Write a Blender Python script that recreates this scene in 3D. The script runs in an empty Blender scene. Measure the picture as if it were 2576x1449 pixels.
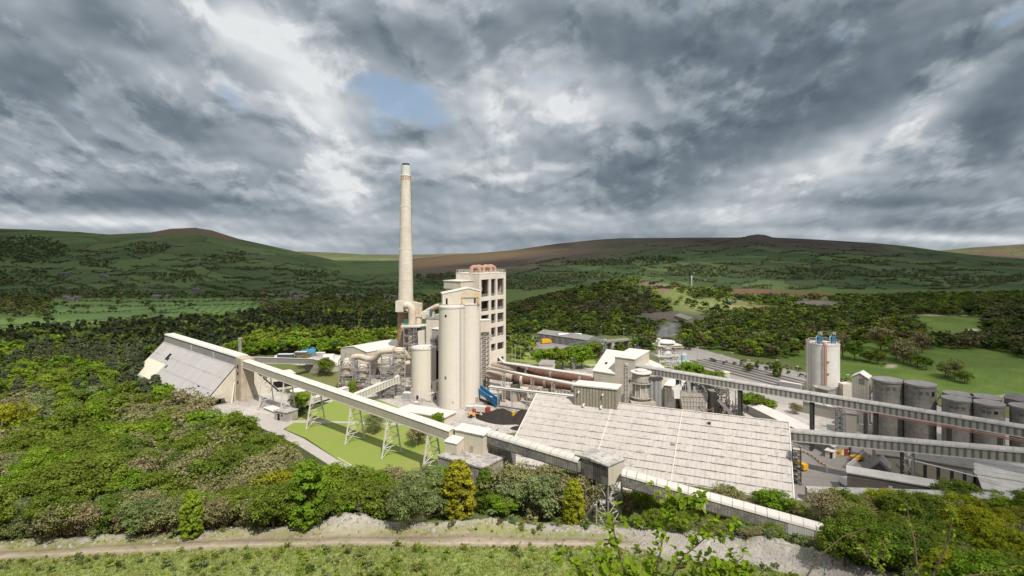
import bpy, math, random
import numpy as np
from mathutils import Vector
random.seed(7); R = np.random.default_rng(11)
S = bpy.context.scene; COL = S.collection
# ------------------------------------------------------------------ camera model used while laying the site out
CX, HY, F, H = 1288.0, 625.0, 1400.0, 75.0
def G(px, py, z=0.0):
    Y = (H - z) * F / (py - HY); return ((px - CX) * Y / F, Y)
def P(px, Y, py):
    return ((px - CX) * Y / F, Y, H - (py - HY) * Y / F)
# ------------------------------------------------------------------ node helper
class X:
    def __init__(s, nt, k): s.nt, s.k = nt, k
    def _m(s, op, *a):
        n = s.nt.nodes.new('ShaderNodeMath'); n.operation = op
        for i, v in enumerate((s,) + a):
            if isinstance(v, X): s.nt.links.new(v.k, n.inputs[i])
            else: n.inputs[i].default_value = v
        return X(s.nt, n.outputs[0])
    def __add__(s, o): return s._m('ADD', o)
    __radd__ = __add__
    def __mul__(s, o): return s._m('MULTIPLY', o)
    __rmul__ = __mul__
    def __sub__(s, o): return s._m('SUBTRACT', o)
    def __rsub__(s, o): return (s * -1.0) + o
    def __truediv__(s, o): return s._m('DIVIDE', o)
    def f(s, op, *a): return s._m(op, *a)
    def clamp(s): n = s._m('ADD', 0.0); n.k.node.use_clamp = True; return n
    def step(s, a, b):
        n = s.nt.nodes.new('ShaderNodeMapRange'); n.interpolation_type = 'SMOOTHSTEP'
        s.nt.links.new(s.k, n.inputs[0]); n.inputs[1].default_value = a; n.inputs[2].default_value = b
        return X(s.nt, n.outputs[0])
def sep(nt, sock):
    n = nt.nodes.new('ShaderNodeSeparateXYZ'); nt.links.new(sock, n.inputs[0]); return [X(nt, o) for o in n.outputs]
def comb(nt, *a):
    n = nt.nodes.new('ShaderNodeCombineXYZ')
    for i, v in enumerate(a):
        if isinstance(v, X): nt.links.new(v.k, n.inputs[i])
        else: n.inputs[i].default_value = v
    return n.outputs[0]
def noise(nt, vec, scale, detail=4, rough=.55, dist=0.0, col=False):
    n = nt.nodes.new('ShaderNodeTexNoise'); nt.links.new(vec, n.inputs['Vector'])
    n.inputs['Scale'].default_value = scale; n.inputs['Detail'].default_value = detail
    n.inputs['Roughness'].default_value = rough; n.inputs['Distortion'].default_value = dist
    return n.outputs['Color'] if col else X(nt, n.outputs['Fac'])
def mix(nt, fac, a, b, mode='MIX'):
    n = nt.nodes.new('ShaderNodeMix'); n.data_type = 'RGBA'; n.blend_type = mode
    for i, v in ((0, fac), (6, a), (7, b)):
        if isinstance(v, X): nt.links.new(v.k, n.inputs[i])
        elif isinstance(v, bpy.types.NodeSocket): nt.links.new(v, n.inputs[i])
        else: n.inputs[i].default_value = v if i == 0 else (tuple(v) + (1,))[:4]
    return n.outputs[2]
def coords(nt, kind='Object'):
    return nt.nodes.new('ShaderNodeTexCoord').outputs[kind]
def newmat(name):
    m = bpy.data.materials.new(name); m.use_nodes = True; nt = m.node_tree; nt.nodes.clear()
    o = nt.nodes.new('ShaderNodeOutputMaterial'); return m, nt, o
def principled(nt, o, col, rough=.8, metal=0.0, bump=None, bstr=.3, bdist=.05, spec=.3):
    b = nt.nodes.new('ShaderNodeBsdfPrincipled')
    if isinstance(col, bpy.types.NodeSocket): nt.links.new(col, b.inputs['Base Color'])
    else: b.inputs['Base Color'].default_value = tuple(col) + (1,)
    b.inputs['Roughness'].default_value = rough; b.inputs['Metallic'].default_value = metal
    b.inputs['Specular IOR Level'].default_value = spec
    if bump is not None:
        n = nt.nodes.new('ShaderNodeBump'); n.inputs['Strength'].default_value = bstr; n.inputs['Distance'].default_value = bdist
        nt.links.new(bump.k, n.inputs['Height']); nt.links.new(n.outputs[0], b.inputs['Normal'])
    nt.links.new(b.outputs[0], o.inputs[0]); return b
MC = {}
def M(name, col, dirt=None, amt=.5, scale=.15, stripes=None, grid=None, streak=0.0, rings=None, rough=.85, metal=0.0, patch=0.0, spec=.2, moss=0.0, speck=0.0):
    """weathered surface: noise dirt, rain streaks, sheet corrugation (axis, period, depth), sheet joints (ax, pitch, ax, pitch, strength)"""
    if name in MC: return MC[name]
    m, nt, o = newmat(name); v = coords(nt); x, y, z = sep(nt, v); ax = {'x': x, 'y': y, 'z': z}
    if dirt is None: dirt = tuple(c * .55 for c in col)
    a = noise(nt, v, scale, 6, .65); b = noise(nt, v, scale * 7, 4, .6)
    c = mix(nt, ((a * .7 + b * .5).step(.42, .82)) * amt, col, dirt)
    if streak:
        s = noise(nt, comb(nt, x * 1.0, y * 1.0, z * .06), 1.1, 5, .7); c = mix(nt, s.step(.5, .78) * streak, c, dirt)
    bump = b * .3
    if rings:
        w = (z / rings).f('FRACT'); c = mix(nt, w.step(0.0, .1) * -.28 + .28, c, dirt); s = noise(nt, comb(nt, x * .1, y * .1, (z / rings).f('FLOOR') * 3.7), 1.0, 1); c = mix(nt, s.step(.35, .75) * .12, c, dirt); s = noise(nt, comb(nt, x * 1.3, y * 1.3, z * .03), .9, 4, .7); c = mix(nt, s.step(.52, .7) * .3, c, dirt)
    if stripes:
        w = (ax[stripes[0]] / stripes[1] * 6.2832).f('SINE') * .5 + .5; c = mix(nt, (1.0 - w.step(.0, .75)) * stripes[2], c, tuple(q * .35 for q in col)); bump = bump + w * 1.0
        k = noise(nt, comb(nt, (x / 1.1).f('FLOOR') * 9.1, (y / 1.1).f('FLOOR') * 7.3, z * .1), 1.7, 2); c = mix(nt, k.step(.4, .7) * .28, c, dirt)
    if grid:
        gx = (ax[grid[0]] / grid[1]); gy = (ax[grid[2]] / grid[3]); wob = noise(nt, v, .9, 3) * .25
        jx = 1.0 - ((gx + wob * .3).f('FRACT') - .5).f('ABSOLUTE').step(0.0, .075); jy = 1.0 - ((gy + .5 * (1 if grid[3] < 20 else 0) + wob * .35).f('FRACT') - .5).f('ABSOLUTE').step(.02 if grid[3] < 20 else -2.0, .09 if grid[3] < 20 else -1.0)
        br = noise(nt, v, .35, 5, .75).step(.34, .6)
        if len(grid) > 5: br = br * (x / 93.0 * .9 - y / 42.0 * .8 + .12).clamp()
        c = mix(nt, ((jx * (.42 if grid[3] < 20 else 1.0)).f('MAXIMUM', jy) * br * grid[4]).clamp(), c, tuple(q * .22 for q in col))
        pn = noise(nt, comb(nt, gx.f('FLOOR') * 5.3, gy.f('FLOOR') * 3.1, 0.0), 2.3, 1); c = mix(nt, pn.step(.35, .7) * .22, c, tuple(q * .62 for q in col)); ds = noise(nt, comb(nt, x * 1.0, y * .18, z * .18), .8, 5, .75); c = mix(nt, ds.step(.5, .72) * .3, c, dirt)
    if patch:
        pn = noise(nt, comb(nt, (x / 1.5).f('FLOOR') * 5.3, (y / 1.5).f('FLOOR') * 5.3, (z / 2.0).f('FLOOR') * 4.1), 2.3, 1); c = mix(nt, pn.step(.5, .6) * patch, c, tuple(min(1, q * 2.2) for q in col))
    if moss: c = mix(nt, noise(nt, v, .55, 6, .75).step(.52, .66) * moss, c, (.06, .05, .025))
    if speck: c = mix(nt, noise(nt, v, 2.2, 3, .8).step(.55, .75) * speck, c, tuple(q * .35 for q in col))
    principled(nt, o, c, rough, metal, bump, .5, .06, spec); MC[name] = m; return m
# ------------------------------------------------------------------ palette
cream = M('cream_sheet', (.62, .565, .455), (.40, .35, .27), .45, .08, stripes=('x', .55, .18), streak=.35)
creamp = M('cream_plain', (.63, .58, .48), (.42, .36, .28), .5, .12, streak=.4)
conc = M('silo_concrete', (.66, .605, .52), (.54, .485, .41), .4, .05, rings=2.3, streak=.35)
cconc = M('chimney_concrete', (.70, .63, .535), (.40, .33, .25), .5, .1, rings=2.4, streak=.3)
tconc = M('tower_concrete', (.68, .615, .53), (.38, .32, .26), .5, .1, streak=.45)
dconc = M('dark_concrete', (.32, .295, .26), (.11, .10, .088), .8, .10, rings=1.6, streak=.75, speck=.3)
droof = M('dusty_silo_top', (.30, .285, .27), (.13, .12, .115), .6, .3, speck=.4)
wconc = M('white_concrete', (.68, .655, .60), (.42, .39, .34), .5, .12, rings=1.7, streak=.35, speck=.3)
oldwall = M('stained_wall_sheet', (.46, .42, .34), (.12, .105, .09), .9, .16, stripes=('x', .8, .35), streak=.95)
oldconc = M('stained_concrete', (.46, .42, .35), (.17, .15, .125), .8, .14, streak=.8)
dusty = M('dusty_roof', (.66, .62, .575), (.42, .385, .34), .5, .12, speck=.35)
mossroof = M('mossy_flat_roof', (.48, .45, .42), (.17, .155, .13), .8, .16, moss=.75, speck=.5)
shedroof = M('cement_sheet_roof', (.475, .435, .395), (.36, .325, .29), .45, .07, grid=('x', 1.5, 'y', 3.0, 1.5, 1), speck=.3, moss=.35)
hallroof = M('weathered_sheet_roof', (.46, .435, .42), (.36, .335, .32), .6, .06, grid=('x', 2.4, 'y', 5.0, .35), speck=.25)
hallgrey = M('grey_sheet', (.30, .28, .26), (.17, .155, .14), .6, .1, stripes=('x', .9, .3), streak=.3)
whiteroof = M('white_gallery_roof', (.56, .53, .48), (.5, .46, .41), .4, .15, grid=('x', 2.6, 'y', 30.0, .9), speck=.2)
whiteplain = M('white_gallery_top', (.64, .605, .54), (.5, .46, .4), .45, .15, grid=('x', 5.5, 'y', 30.0, .4))
galwall = M('cream_gallery_side', (.50, .455, .36), (.33, .295, .22), .5, .12, stripes=('x', .6, .16), streak=.35)
galgrey = M('streaked_gallery_side', (.36, .33, .29), (.115, .105, .095), .95, .2, stripes=('x', .75, .45), streak=1.0)
galstr = M('ribbed_gallery_side', (.40, .375, .34), (.2, .185, .17), .5, .1, stripes=('x', 1.75, 1.0), streak=.3)
galtop = M('dusty_gallery_roof', (.46, .435, .41), (.24, .225, .21), .75, .25, grid=('x', 3.1, 'y', 30.0, .5), speck=.6)
darkbox = M('dark_streaked_sheet', (.13, .12, .11), (.04, .038, .036), .8, .3, stripes=('x', .7, .5), streak=.8, patch=.8)
steel = M('pale_painted_steel', (.42, .40, .37), (.27, .21, .16), .6, .5, rough=.6)
gsteel = M('grey_painted_steel', (.27, .27, .27), (.17, .14, .12), .5, .6, rough=.6)
wsteel = M('white_painted_steel', (.62, .60, .55), (.36, .31, .25), .4, .5, rough=.6)
dsteel = M('dark_steel', (.075, .07, .065), (.035, .03, .028), .6, .8, rough=.6)
black = M('dark_opening', (.012, .012, .012), (.02, .018, .016), .5, .3)
rust = M('rusty_kiln_shell', (.23, .105, .07), (.085, .045, .035), .9, .13, rough=.75, speck=.35)
rustpale = M('dusty_kiln_shell', (.50, .42, .36), (.28, .17, .12), .8, .2)
duct = M('rust_streaked_duct', (.62, .56, .46), (.38, .22, .12), .6, .3, streak=.5, speck=.25)
ductred = M('red_oxide_duct', (.46, .29, .215), (.25, .13, .09), .8, .5, speck=.3)
rustwall = M('rust_stained_chimney_base', (.46, .35, .25), (.24, .11, .05), 1.0, .16, streak=.9)
blue = M('blue_paint', (.03, .17, .42), (.05, .12, .2), .5, .5, stripes=('x', 1.0, .6), rough=.5)
bluep = M('plain_blue_paint', (.06, .15, .25), (.03, .08, .14), .5, .8, rough=.5)
sky_blue = M('pale_blue_container_paint', (.08, .33, .58), (.1, .2, .3), .4, .5, stripes=('x', .5, .3), rough=.5)
redpipe = M('salmon_pipe_paint', (.50, .23, .17), (.3, .15, .12), .6, .5)
yellow = M('yellow_paint', (.75, .40, .02), (.45, .24, .03), .5, .8, rough=.5)
orange = M('orange_paint', (.62, .33, .16), (.4, .15, .06), .5, .8, rough=.5)
redm = M('red_paint', (.33, .05, .04), (.2, .03, .03), .4, .8)
greenm = M('green_paint', (.03, .16, .09), (.03, .08, .05), .5, .8)
whitem = M('white_paint', (.76, .76, .74), (.5, .5, .48), .3, .8, rough=.5)
darkcar = M('dark_car_paint', (.03, .034, .04), (.02, .02, .02), .3, .8, rough=.3)
silver = M('silver_car_paint', (.45, .46, .48), (.3, .3, .3), .3, .8, rough=.35)
bluecar = M('blue_car_paint', (.04, .13, .32), (.02, .06, .15), .3, .8, rough=.35)
glass = M('dark_window_glass', (.02, .024, .03), (.03, .03, .03), .3, .8, rough=.15, spec=.5)
rubber = M('rubber', (.02, .02, .02), (.04, .035, .03), .4, 1)
coal = M('coal', (.024, .021, .02), (.06, .045, .035), .6, .6, rough=.9, speck=.3)
brick = M('dark_brick', (.17, .145, .125), (.08, .07, .065), .7, .3, grid=('x', .9, 'z', .35, .25), streak=.4)
greyroof = M('grey_slate_roof', (.21, .20, .19), (.10, .095, .09), .7, .25, grid=('x', 1.2, 'y', 1.5, .5), speck=.6)
stone = M('grit_stone', (.30, .27, .22), (.17, .15, .13), .6, .5, speck=.3)
depotroof = M('depot_roof', (.27, .26, .24), (.19, .18, .17), .6, .1, grid=('x', 5.5, 'y', 3, .5))
depotwall = M('depot_wall', (.30, .285, .24), (.12, .11, .1), .5, .1, stripes=('x', 6.0, .5))
olive = M('olive_shed', (.27, .26, .17), (.17, .16, .11), .5, .2, stripes=('x', .8, .25))
bark = M('bark', (.12, .095, .07), (.05, .04, .03), .7, 1.5)
twig = M('brown_twig', (.15, .095, .06), (.07, .045, .035), .6, 9.0)
pinks = M('pink_truss_paint', (.46, .33, .28), (.3, .2, .17), .6, .4)
skin = M('skin', (.5, .33, .25)); vest = M('pale_blue_overall', (.32, .42, .6))
# ------------------------------------------------------------------ mesh builder
class MB:
    def __init__(s): s.v, s.f, s.sm = [], [], []
    def add(s, vs, fs, sm=False):
        b = len(s.v); s.v += [tuple(p) for p in vs]; s.f += [tuple(i + b for i in q) for q in fs]; s.sm += [sm] * len(fs); return s
    def box(s, x0, x1, y0, y1, z0, z1):
        return s.add([(x0,y0,z0),(x1,y0,z0),(x1,y1,z0),(x0,y1,z0),(x0,y0,z1),(x1,y0,z1),(x1,y1,z1),(x0,y1,z1)],
                     [(0,3,2,1),(4,5,6,7),(0,1,5,4),(1,2,6,5),(2,3,7,6),(3,0,4,7)])
    def hexa(s, b, t):
        return s.add(list(b) + list(t), [(0,3,2,1),(4,5,6,7),(0,1,5,4),(1,2,6,5),(2,3,7,6),(3,0,4,7)])
    def prism(s, poly, a0, a1, axis='x'):
        """extrude a 2-D outline (other two axes, in order) along axis"""
        def mk(a, p): return (a, p[0], p[1]) if axis == 'x' else ((p[0], a, p[1]) if axis == 'y' else (p[0], p[1], a))
        n = len(poly); vs = [mk(a0, p) for p in poly] + [mk(a1, p) for p in poly]
        fs = [tuple(range(n)), tuple(range(2*n-1, n-1, -1))] + [(i, n+i, n+(i+1)%n, (i+1)%n) for i in range(n)]
        return s.add(vs, fs)
    def bar(s, p, q, t=.1, t2=None):
        p, q = Vector(p), Vector(q); d = q - p
        if d.length < 1e-5: return s
        d.normalize(); up = Vector((0,0,1)) if abs(d.z) < .95 else Vector((1,0,0))
        a = d.cross(up).normalized() * t / 2; b = a.cross(d).normalized() * (t2 or t) / 2
        return s.hexa([p-a-b, p+a-b, p+a+b, p-a+b], [q-a-b, q+a-b, q+a+b, q-a+b])
    def tube(s, pts, r, n=14, cap=True):
        pts = [Vector(p) for p in pts]; m = len(pts); rs = r if isinstance(r, (list, tuple)) else [r] * m
        b = len(s.v); prev = None
        for i, p in enumerate(pts):
            d = (pts[min(i+1, m-1)] - pts[max(i-1, 0)]).normalized()
            if prev is None: a = d.cross(Vector((0,0,1)) if abs(d.z) < .95 else Vector((1,0,0))).normalized()
            else: a = (prev - d * prev.dot(d)).normalized()
            prev = a; c = d.cross(a)
            s.v += [tuple(p + (a * math.cos(t) + c * math.sin(t)) * rs[i]) for t in [2*math.pi*k/n for k in range(n)]]
        for i in range(m-1):
            for k in range(n):
                s.f.append((b+i*n+k, b+i*n+(k+1)%n, b+(i+1)*n+(k+1)%n, b+(i+1)*n+k)); s.sm.append(True)
        if cap:
            # caps get vertices of their own so the round side keeps clean normals
            c0 = len(s.v); s.v += [s.v[b+k] for k in range(n)]; c1 = len(s.v); s.v += [s.v[b+(m-1)*n+k] for k in range(n)]
            s.f.append(tuple(c0+k for k in range(n))[::-1]); s.f.append(tuple(c1+k for k in range(n))); s.sm += [False, False]
        return s
    def lathe(s, prof, cx=0, cy=0, n=40, cap=True):
        """turned shape; rings are separate where the outline turns sharply so edges stay crisp"""
        m = len(prof)
        for i in range(m-1):
            (r0, z0), (r1, z1) = prof[i], prof[i+1]; b = len(s.v)
            for r, z in ((r0, z0), (r1, z1)): s.v += [(cx+r*math.cos(2*math.pi*k/n), cy+r*math.sin(2*math.pi*k/n), z) for k in range(n)]
            for k in range(n): s.f.append((b+k, b+(k+1)%n, b+n+(k+1)%n, b+n+k)); s.sm.append(True)
        if cap:
            for (r, z), rev in ((prof[0], True), (prof[-1], False)):
                b = len(s.v); s.v += [(cx+r*math.cos(2*math.pi*k/n), cy+r*math.sin(2*math.pi*k/n), z) for k in range(n)]; f = tuple(b+k for k in range(n)); s.f.append(f[::-1] if rev else f); s.sm.append(False)
        return s
    def lattice(s, x0, x1, y0, y1, z0, z1, n, t=.22, taper=0, horiz=True, pat=0):
        dz = (z1 - z0) / n; cs = [(x0,y0),(x1,y0),(x1,y1),(x0,y1)]; mx, my = (x0+x1)/2, (y0+y1)/2
        def c(i, k): f = 1 + taper * (1 - k / n); return (mx + (cs[i%4][0]-mx)*f, my + (cs[i%4][1]-my)*f, z0 + dz*k)
        for i in range(4): s.bar(c(i, 0), c(i, n), t * 1.3)
        for k in range(n):
            for i in range(4):
                if horiz: s.bar(c(i, k+1), c(i+1, k+1), t)
                if pat == 0 or pat == 2: s.bar(c(i, k), c(i+1, k+1), t * .7)
                if pat == 0 or pat == 1: s.bar(c(i+1, k), c(i, k+1), t * .7)
        return s
    def rail(s, pts, h=1.1, t=.07, post=1.6):
        for a, b in zip(pts[:-1], pts[1:]):
            a, b = Vector(a), Vector(b); u = Vector((0,0,1)); s.bar(a+u*h, b+u*h, t); s.bar(a+u*h*.5, b+u*h*.5, t*.8)
            k = max(1, int((b-a).length / post))
            for i in range(k+1): p = a.lerp(b, i/k); s.bar(p, p+u*h, t)
        return s
    def build(s, name, mat, parent=None, loc=None):
        me = bpy.data.meshes.new(name); me.from_pydata(s.v, [], s.f); me.update()
        if any(s.sm): me.polygons.foreach_set('use_smooth', s.sm)
        me.materials.append(mat); o = bpy.data.objects.new(name, me); COL.objects.link(o)
        if parent is not None: o.parent = parent
        if loc is not None: o.location = loc
        return o
def tag(o, label=None, cat=None, group=None, kind=None):
    if label: o['label'] = label
    if cat: o['category'] = cat
    if group: o['group'] = group
    if kind: o['kind'] = kind
    return o
def thing(name, label, cat, loc=(0,0,0), rot=0.0, group=None):
    o = bpy.data.objects.new(name, None); COL.objects.link(o); o.location = (loc[0], loc[1], loc[2] if len(loc) > 2 else 0.0)
    o.rotation_euler = (0,0,rot); o.empty_display_size = .5; return tag(o, label, cat, group)
def dup(root, loc, rot=None, scale=None, label=None, group=None):
    def cp(o, par):
        c = o.copy(); COL.objects.link(c)
        if par is not None: c.parent = par
        for ch in list(o.children): cp(ch, c)
        return c
    r = cp(root, None); r.location = loc
    if rot is not None: r.rotation_euler = (0,0,rot)
    if scale is not None: r.scale = scale if isinstance(scale, (tuple, list)) else (scale,)*3
    if label: r['label'] = label
    if group: r['group'] = group
    return r
def frame(A, B):
    """origin A, rotation and length of the front edge running from A to B; local y points away from the viewer"""
    d = (B[0]-A[0], B[1]-A[1]); return math.atan2(d[1], d[0]), math.hypot(*d)
def local(o, p):
    c, s = math.cos(-o.rotation_euler.z), math.sin(-o.rotation_euler.z); x, y = p[0]-o.location.x, p[1]-o.location.y
    return (x*c - y*s, x*s + y*c)
def pierced(mb, L, Hh, holes, t, z0=0.0, y=0.0):
    """wall in the local xz plane with real openings and reveals; holes = (x0,x1,z0,z1)"""
    xs = sorted({0, L} | {h[0] for h in holes} | {h[1] for h in holes}); zs = sorted({z0, Hh} | {h[2] for h in holes} | {h[3] for h in holes})
    for i in range(len(xs)-1):
        for k in range(len(zs)-1):
            cx, cz = (xs[i]+xs[i+1])/2, (zs[k]+zs[k+1])/2
            if any(h[0] < cx < h[1] and h[2] < cz < h[3] for h in holes): continue
            a, b, c, d = xs[i], xs[i+1], zs[k], zs[k+1]
            mb.add([(a,y,c),(b,y,c),(b,y,d),(a,y,d)], [(0,1,2,3)]); mb.add([(a,y+t,c),(b,y+t,c),(b,y+t,d),(a,y+t,d)], [(3,2,1,0)])
    for a, b, c, d in holes:
        mb.add([(a,y,c),(b,y,c),(b,y,d),(a,y,d),(a,y+t,c),(b,y+t,c),(b,y+t,d),(a,y+t,d)], [(0,4,5,1),(1,5,6,2),(2,6,7,3),(3,7,4,0)])
    mb.add([(0,y,z0),(L,y,z0),(L,y,Hh),(0,y,Hh),(0,y+t,z0),(L,y+t,z0),(L,y+t,Hh),(0,y+t,Hh)], [(3,2,6,7),(0,3,7,4),(1,5,6,2)])
def npmesh(name, verts, quads, mat, tint=None, smooth=False):
    me = bpy.data.meshes.new(name); nv, nf = len(verts), len(quads)
    me.vertices.add(nv); me.vertices.foreach_set('co', np.ascontiguousarray(verts, dtype=np.float32).ravel())
    me.loops.add(nf*4); me.loops.foreach_set('vertex_index', np.ascontiguousarray(quads, dtype=np.int32).ravel())
    me.polygons.add(nf); me.polygons.foreach_set('loop_start', np.arange(nf, dtype=np.int32)*4)
    me.polygons.foreach_set('loop_total', np.full(nf, 4, dtype=np.int32))
    if smooth: me.polygons.foreach_set('use_smooth', np.ones(nf, dtype=bool))
    me.update(calc_edges=True)
    if tint is not None:
        a = me.color_attributes.new('tint', 'FLOAT_COLOR', 'POINT'); c = np.ones((nv, 4), dtype=np.float32)
        c[:, :3] = tint if tint.ndim == 2 else tint[:, None]; a.data.foreach_set('color', c.ravel())
    me.materials.append(mat); return me
def npobj(name, *a, **k):
    o = bpy.data.objects.new(name, npmesh(name, *a, **k)); COL.objects.link(o); return o
# ------------------------------------------------------------------ terrain
def sst(a, b, t): t = np.clip((t - a) / (b - a), 0, 1); return t * t * (3 - 2 * t)
def vnoise(x, y, seed=0):
    xi, yi = np.floor(x), np.floor(y); fx, fy = x - xi, y - yi; fx = fx*fx*(3-2*fx); fy = fy*fy*(3-2*fy)
    def h(a, b): v = np.sin(a * 127.1 + b * 311.7 + seed * 74.7) * 43758.5453; return v - np.floor(v)
    return (h(xi,yi)*(1-fx)+h(xi+1,yi)*fx)*(1-fy)+(h(xi,yi+1)*(1-fx)+h(xi+1,yi+1)*fx)*fy
def fbm(x, y, o=4, seed=0):
    s, a, t = 0, .5, 0
    for k in range(o): s = s + a * vnoise(x * 2**k, y * 2**k, seed + k); t += a; a *= .5
    return s / t
RX = [-300,-200,-109,-37,17,52,73,90,130,200]; RY = [100,112,119,127,125.5,119,106,96,82,60]
LSK = ([-900,-300,0,80,200,275,380,430,490,530,600,700,800,900,1000,1080,1150], [590,580,574,577,584,589,584,575,572,578,600,622,645,668,688,715,760])
RSK = ([700,850,1000,1100,1200,1290,1400,1500,1560,1700,1870,1885,1905,1925,1945,2050,2200,2290,2366,2450,2600,3400], [720,690,655,645,637,629,613,603,599,598,597,592,589,591,597,602,611,620,631,641,652,680])
FSK = ([-900,0,60,200,275,350,600,700,760,850,950,1050,1170,1290,1500,2200,2366,2450,2576,2900,3600], [590,578,576,583,590,600,640,637,632,636,642,640,637,640,650,640,630,622,614,606,600])
MSK = ([1180,1270,1340,1450,1540,1600,1680,1760,1850,2000,2200,2400,2576,3400], [800,772,745,718,700,695,702,716,724,729,737,730,728,720])
def T(x, y):
    x = np.asarray(x, float); y = np.maximum(np.asarray(y, float), .5); px = CX + F * x / y
    rim = np.interp(x, RX, RY); d = y - rim
    bench = 12 + .13 * np.clip(-d - 9, 0, 200); near = np.maximum(bench, 73.25 - .63 * y)
    bn = fbm(x*.22, y*.22, 3, 3); w = np.exp(-((d + 1.0) / 1.6)**2)
    near = near + w * (.3 + 1.7 * np.clip(bn - .3, 0, 1)) + (.35 * (fbm(x*.5, y*.5, 3, 9) - .5)) * (y > 60)
    near = near + np.exp(-((x + 37)/5.5)**2 - ((y - 126)/2.6)**2) * 2.6 + 2.0*np.exp(-((x+6)/7)**2 - ((y-124)/2.5)**2) + 1.5*np.exp(-((x-58)/16)**2 - ((d+2)/3.0)**2)
    z = near * (1 - sst(-.5, 26, d))
    z = z - 9.0 * np.exp(-((x - 10)/30)**4 - ((y - 182)/17)**4) * sst(2, 20, d)
    z = z - 27 * sst(430, 1150, y) + 2.0 * (fbm(x*.01, y*.01, 3, 5) - .5) * sst(430, 700, y)
    # wooded tip and old quarry
    cr = H + (HY - np.interp(px, *MSK)) * 760 / F - 7
    t = np.clip((y - 480) / 280, 0, 1); m = t**1.2 * cr * (px > 1150); m = np.where(y > 760, cr - (y - 760)*.14, m)
    mw = sst(1180, 1290, px) * (y > 480); fold = 3.0 * (fbm(x*.02, y*.02, 3, 21) - .5) * sst(500, 560, y)
    z = np.where((mw > 0) & (y > 480), np.maximum(z, (m + fold) * mw + z * (1 - mw)), z)
    def hill(sk, y0, yr, pw, x0, x1):
        zr = H + (HY - np.interp(px, *sk)) * yr / F; base = -27
        t = np.clip((y - y0) / (yr - y0), 0, 1); rough = 1 + .0 * y
        u = np.where(y <= yr, base + (zr - base) * t**pw, zr - (y - yr) * .13)
        rel = (fbm(x*.0022, y*.0022, 4, 31) - .5) * (zr - base) * .34 * (t * (1 - t) * 4) * (y < yr)
        return u + rel
    z = np.where(y > 1100, np.maximum(z, hill(LSK, 1150, 2900, 1.15, 0, 0)), z)
    z = np.where((y > 1400) & (px > 700), np.maximum(z, hill(RSK, 1500, 4100, 1.1, 0, 0)), z)
    z = np.where(y > 4400, np.maximum(z, hill(FSK, 4500, 7200, 1.0, 0, 0)), z)
    return z
def T1(x, y): return float(T(np.array([x]), np.array([y]))[0])
def proj(x, y, z): return CX + F * x / y, HY + (H - z) * F / y
def inpoly(px, py, poly):
    c = np.zeros(np.shape(px), bool); n = len(poly)
    for i in range(n):
        x1, y1 = poly[i]; x2, y2 = poly[(i+1) % n]
        if y1 == y2: continue
        k = ((y1 > py) != (y2 > py)) & (px < (x2 - x1) * (py - y1) / (y2 - y1) + x1); c ^= k
    return c
def ell(px, py, cx, cy, a, b, ang=0.0):
    c, s = math.cos(ang), math.sin(ang); u = ((px-cx)*c + (py-cy)*s)/a; v = (-(px-cx)*s + (py-cy)*c)/b; return np.exp(-(u*u + v*v)**2)
# rows in depth, columns in direction
rows = np.concatenate([np.linspace(2, 96, 60), np.arange(96.6, 136, .42), np.arange(136.5, 210, 2.0), np.arange(212, 480, 5), np.arange(484, 900, 4.5), np.exp(np.linspace(math.log(905), math.log(9500), 210))])
u = np.concatenate([np.linspace(-3.2, -1.1, 40), np.linspace(-1.095, 1.095, 760), np.linspace(1.1, 3.2, 40)])
UU, YY = np.meshgrid(u, rows); XX = UU * YY; ZZ = T(XX, YY)
nr, nc = XX.shape; V = np.stack([XX, YY, ZZ], -1).reshape(-1, 3)
ii = (np.arange(nr-1)[:, None] * nc + np.arange(nc-1)[None]).ravel(); Q = np.stack([ii, ii+1, ii+nc+1, ii+nc], -1)
def GT(px, py):
    """first point where the view ray through (px,py) meets the terrain"""
    uu = (px - CX) / F; ci = int(np.clip(np.searchsorted(u, uu), 0, len(u)-1)); r0 = 45; ys = rows[r0:]; zc = ZZ[r0:, ci]; dz = (H - (py - HY) * ys / F) - zc
    b = np.nonzero(dz <= 0)[0]
    if not len(b): return (uu*ys[-1], float(ys[-1]), float(zc[-1]))
    i = b[0]; f = 0 if i == 0 else float(dz[i-1] / (dz[i-1] - dz[i] + 1e-9)); Y = float(ys[max(i-1,0)] + (ys[i] - ys[max(i-1,0)]) * f); return (uu*Y, Y, T1(uu*Y, Y))
# base colour per vertex (real-world albedo) + how much field pattern
px, py = proj(XX, YY, ZZ)
def colr(*c): return np.array(c)
C = np.zeros(XX.shape + (3,)); C[:] = (.085, .105, .03)
def paint(w, c):
    global C; w = np.clip(w, 0, 1)[..., None]; C = C * (1 - w) + np.array(c) * w
n1 = fbm(XX*.25, YY*.25, 4, 1); n2 = fbm(XX*.05, YY*.05, 4, 2); n3 = fbm(XX*1.1, YY*1.1, 3, 4); n4 = fbm(XX*.006, YY*.006, 5, 8)
rim = np.interp(XX, RX, RY); d = YY - rim
paint((YY > 132) & (YY < 480), (.10, .115, .04)); paint((YY > 480), (.065, .09, .028))
paint((YY > 60) & (YY < 118) , (.20, .245, .075))
g = (YY < 135)
paint(g * sst(.45, .6, n1) * .6, (.16, .17, .06)); paint(g * sst(.5, .7, n3) * .3, (.09, .13, .035))
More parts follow.
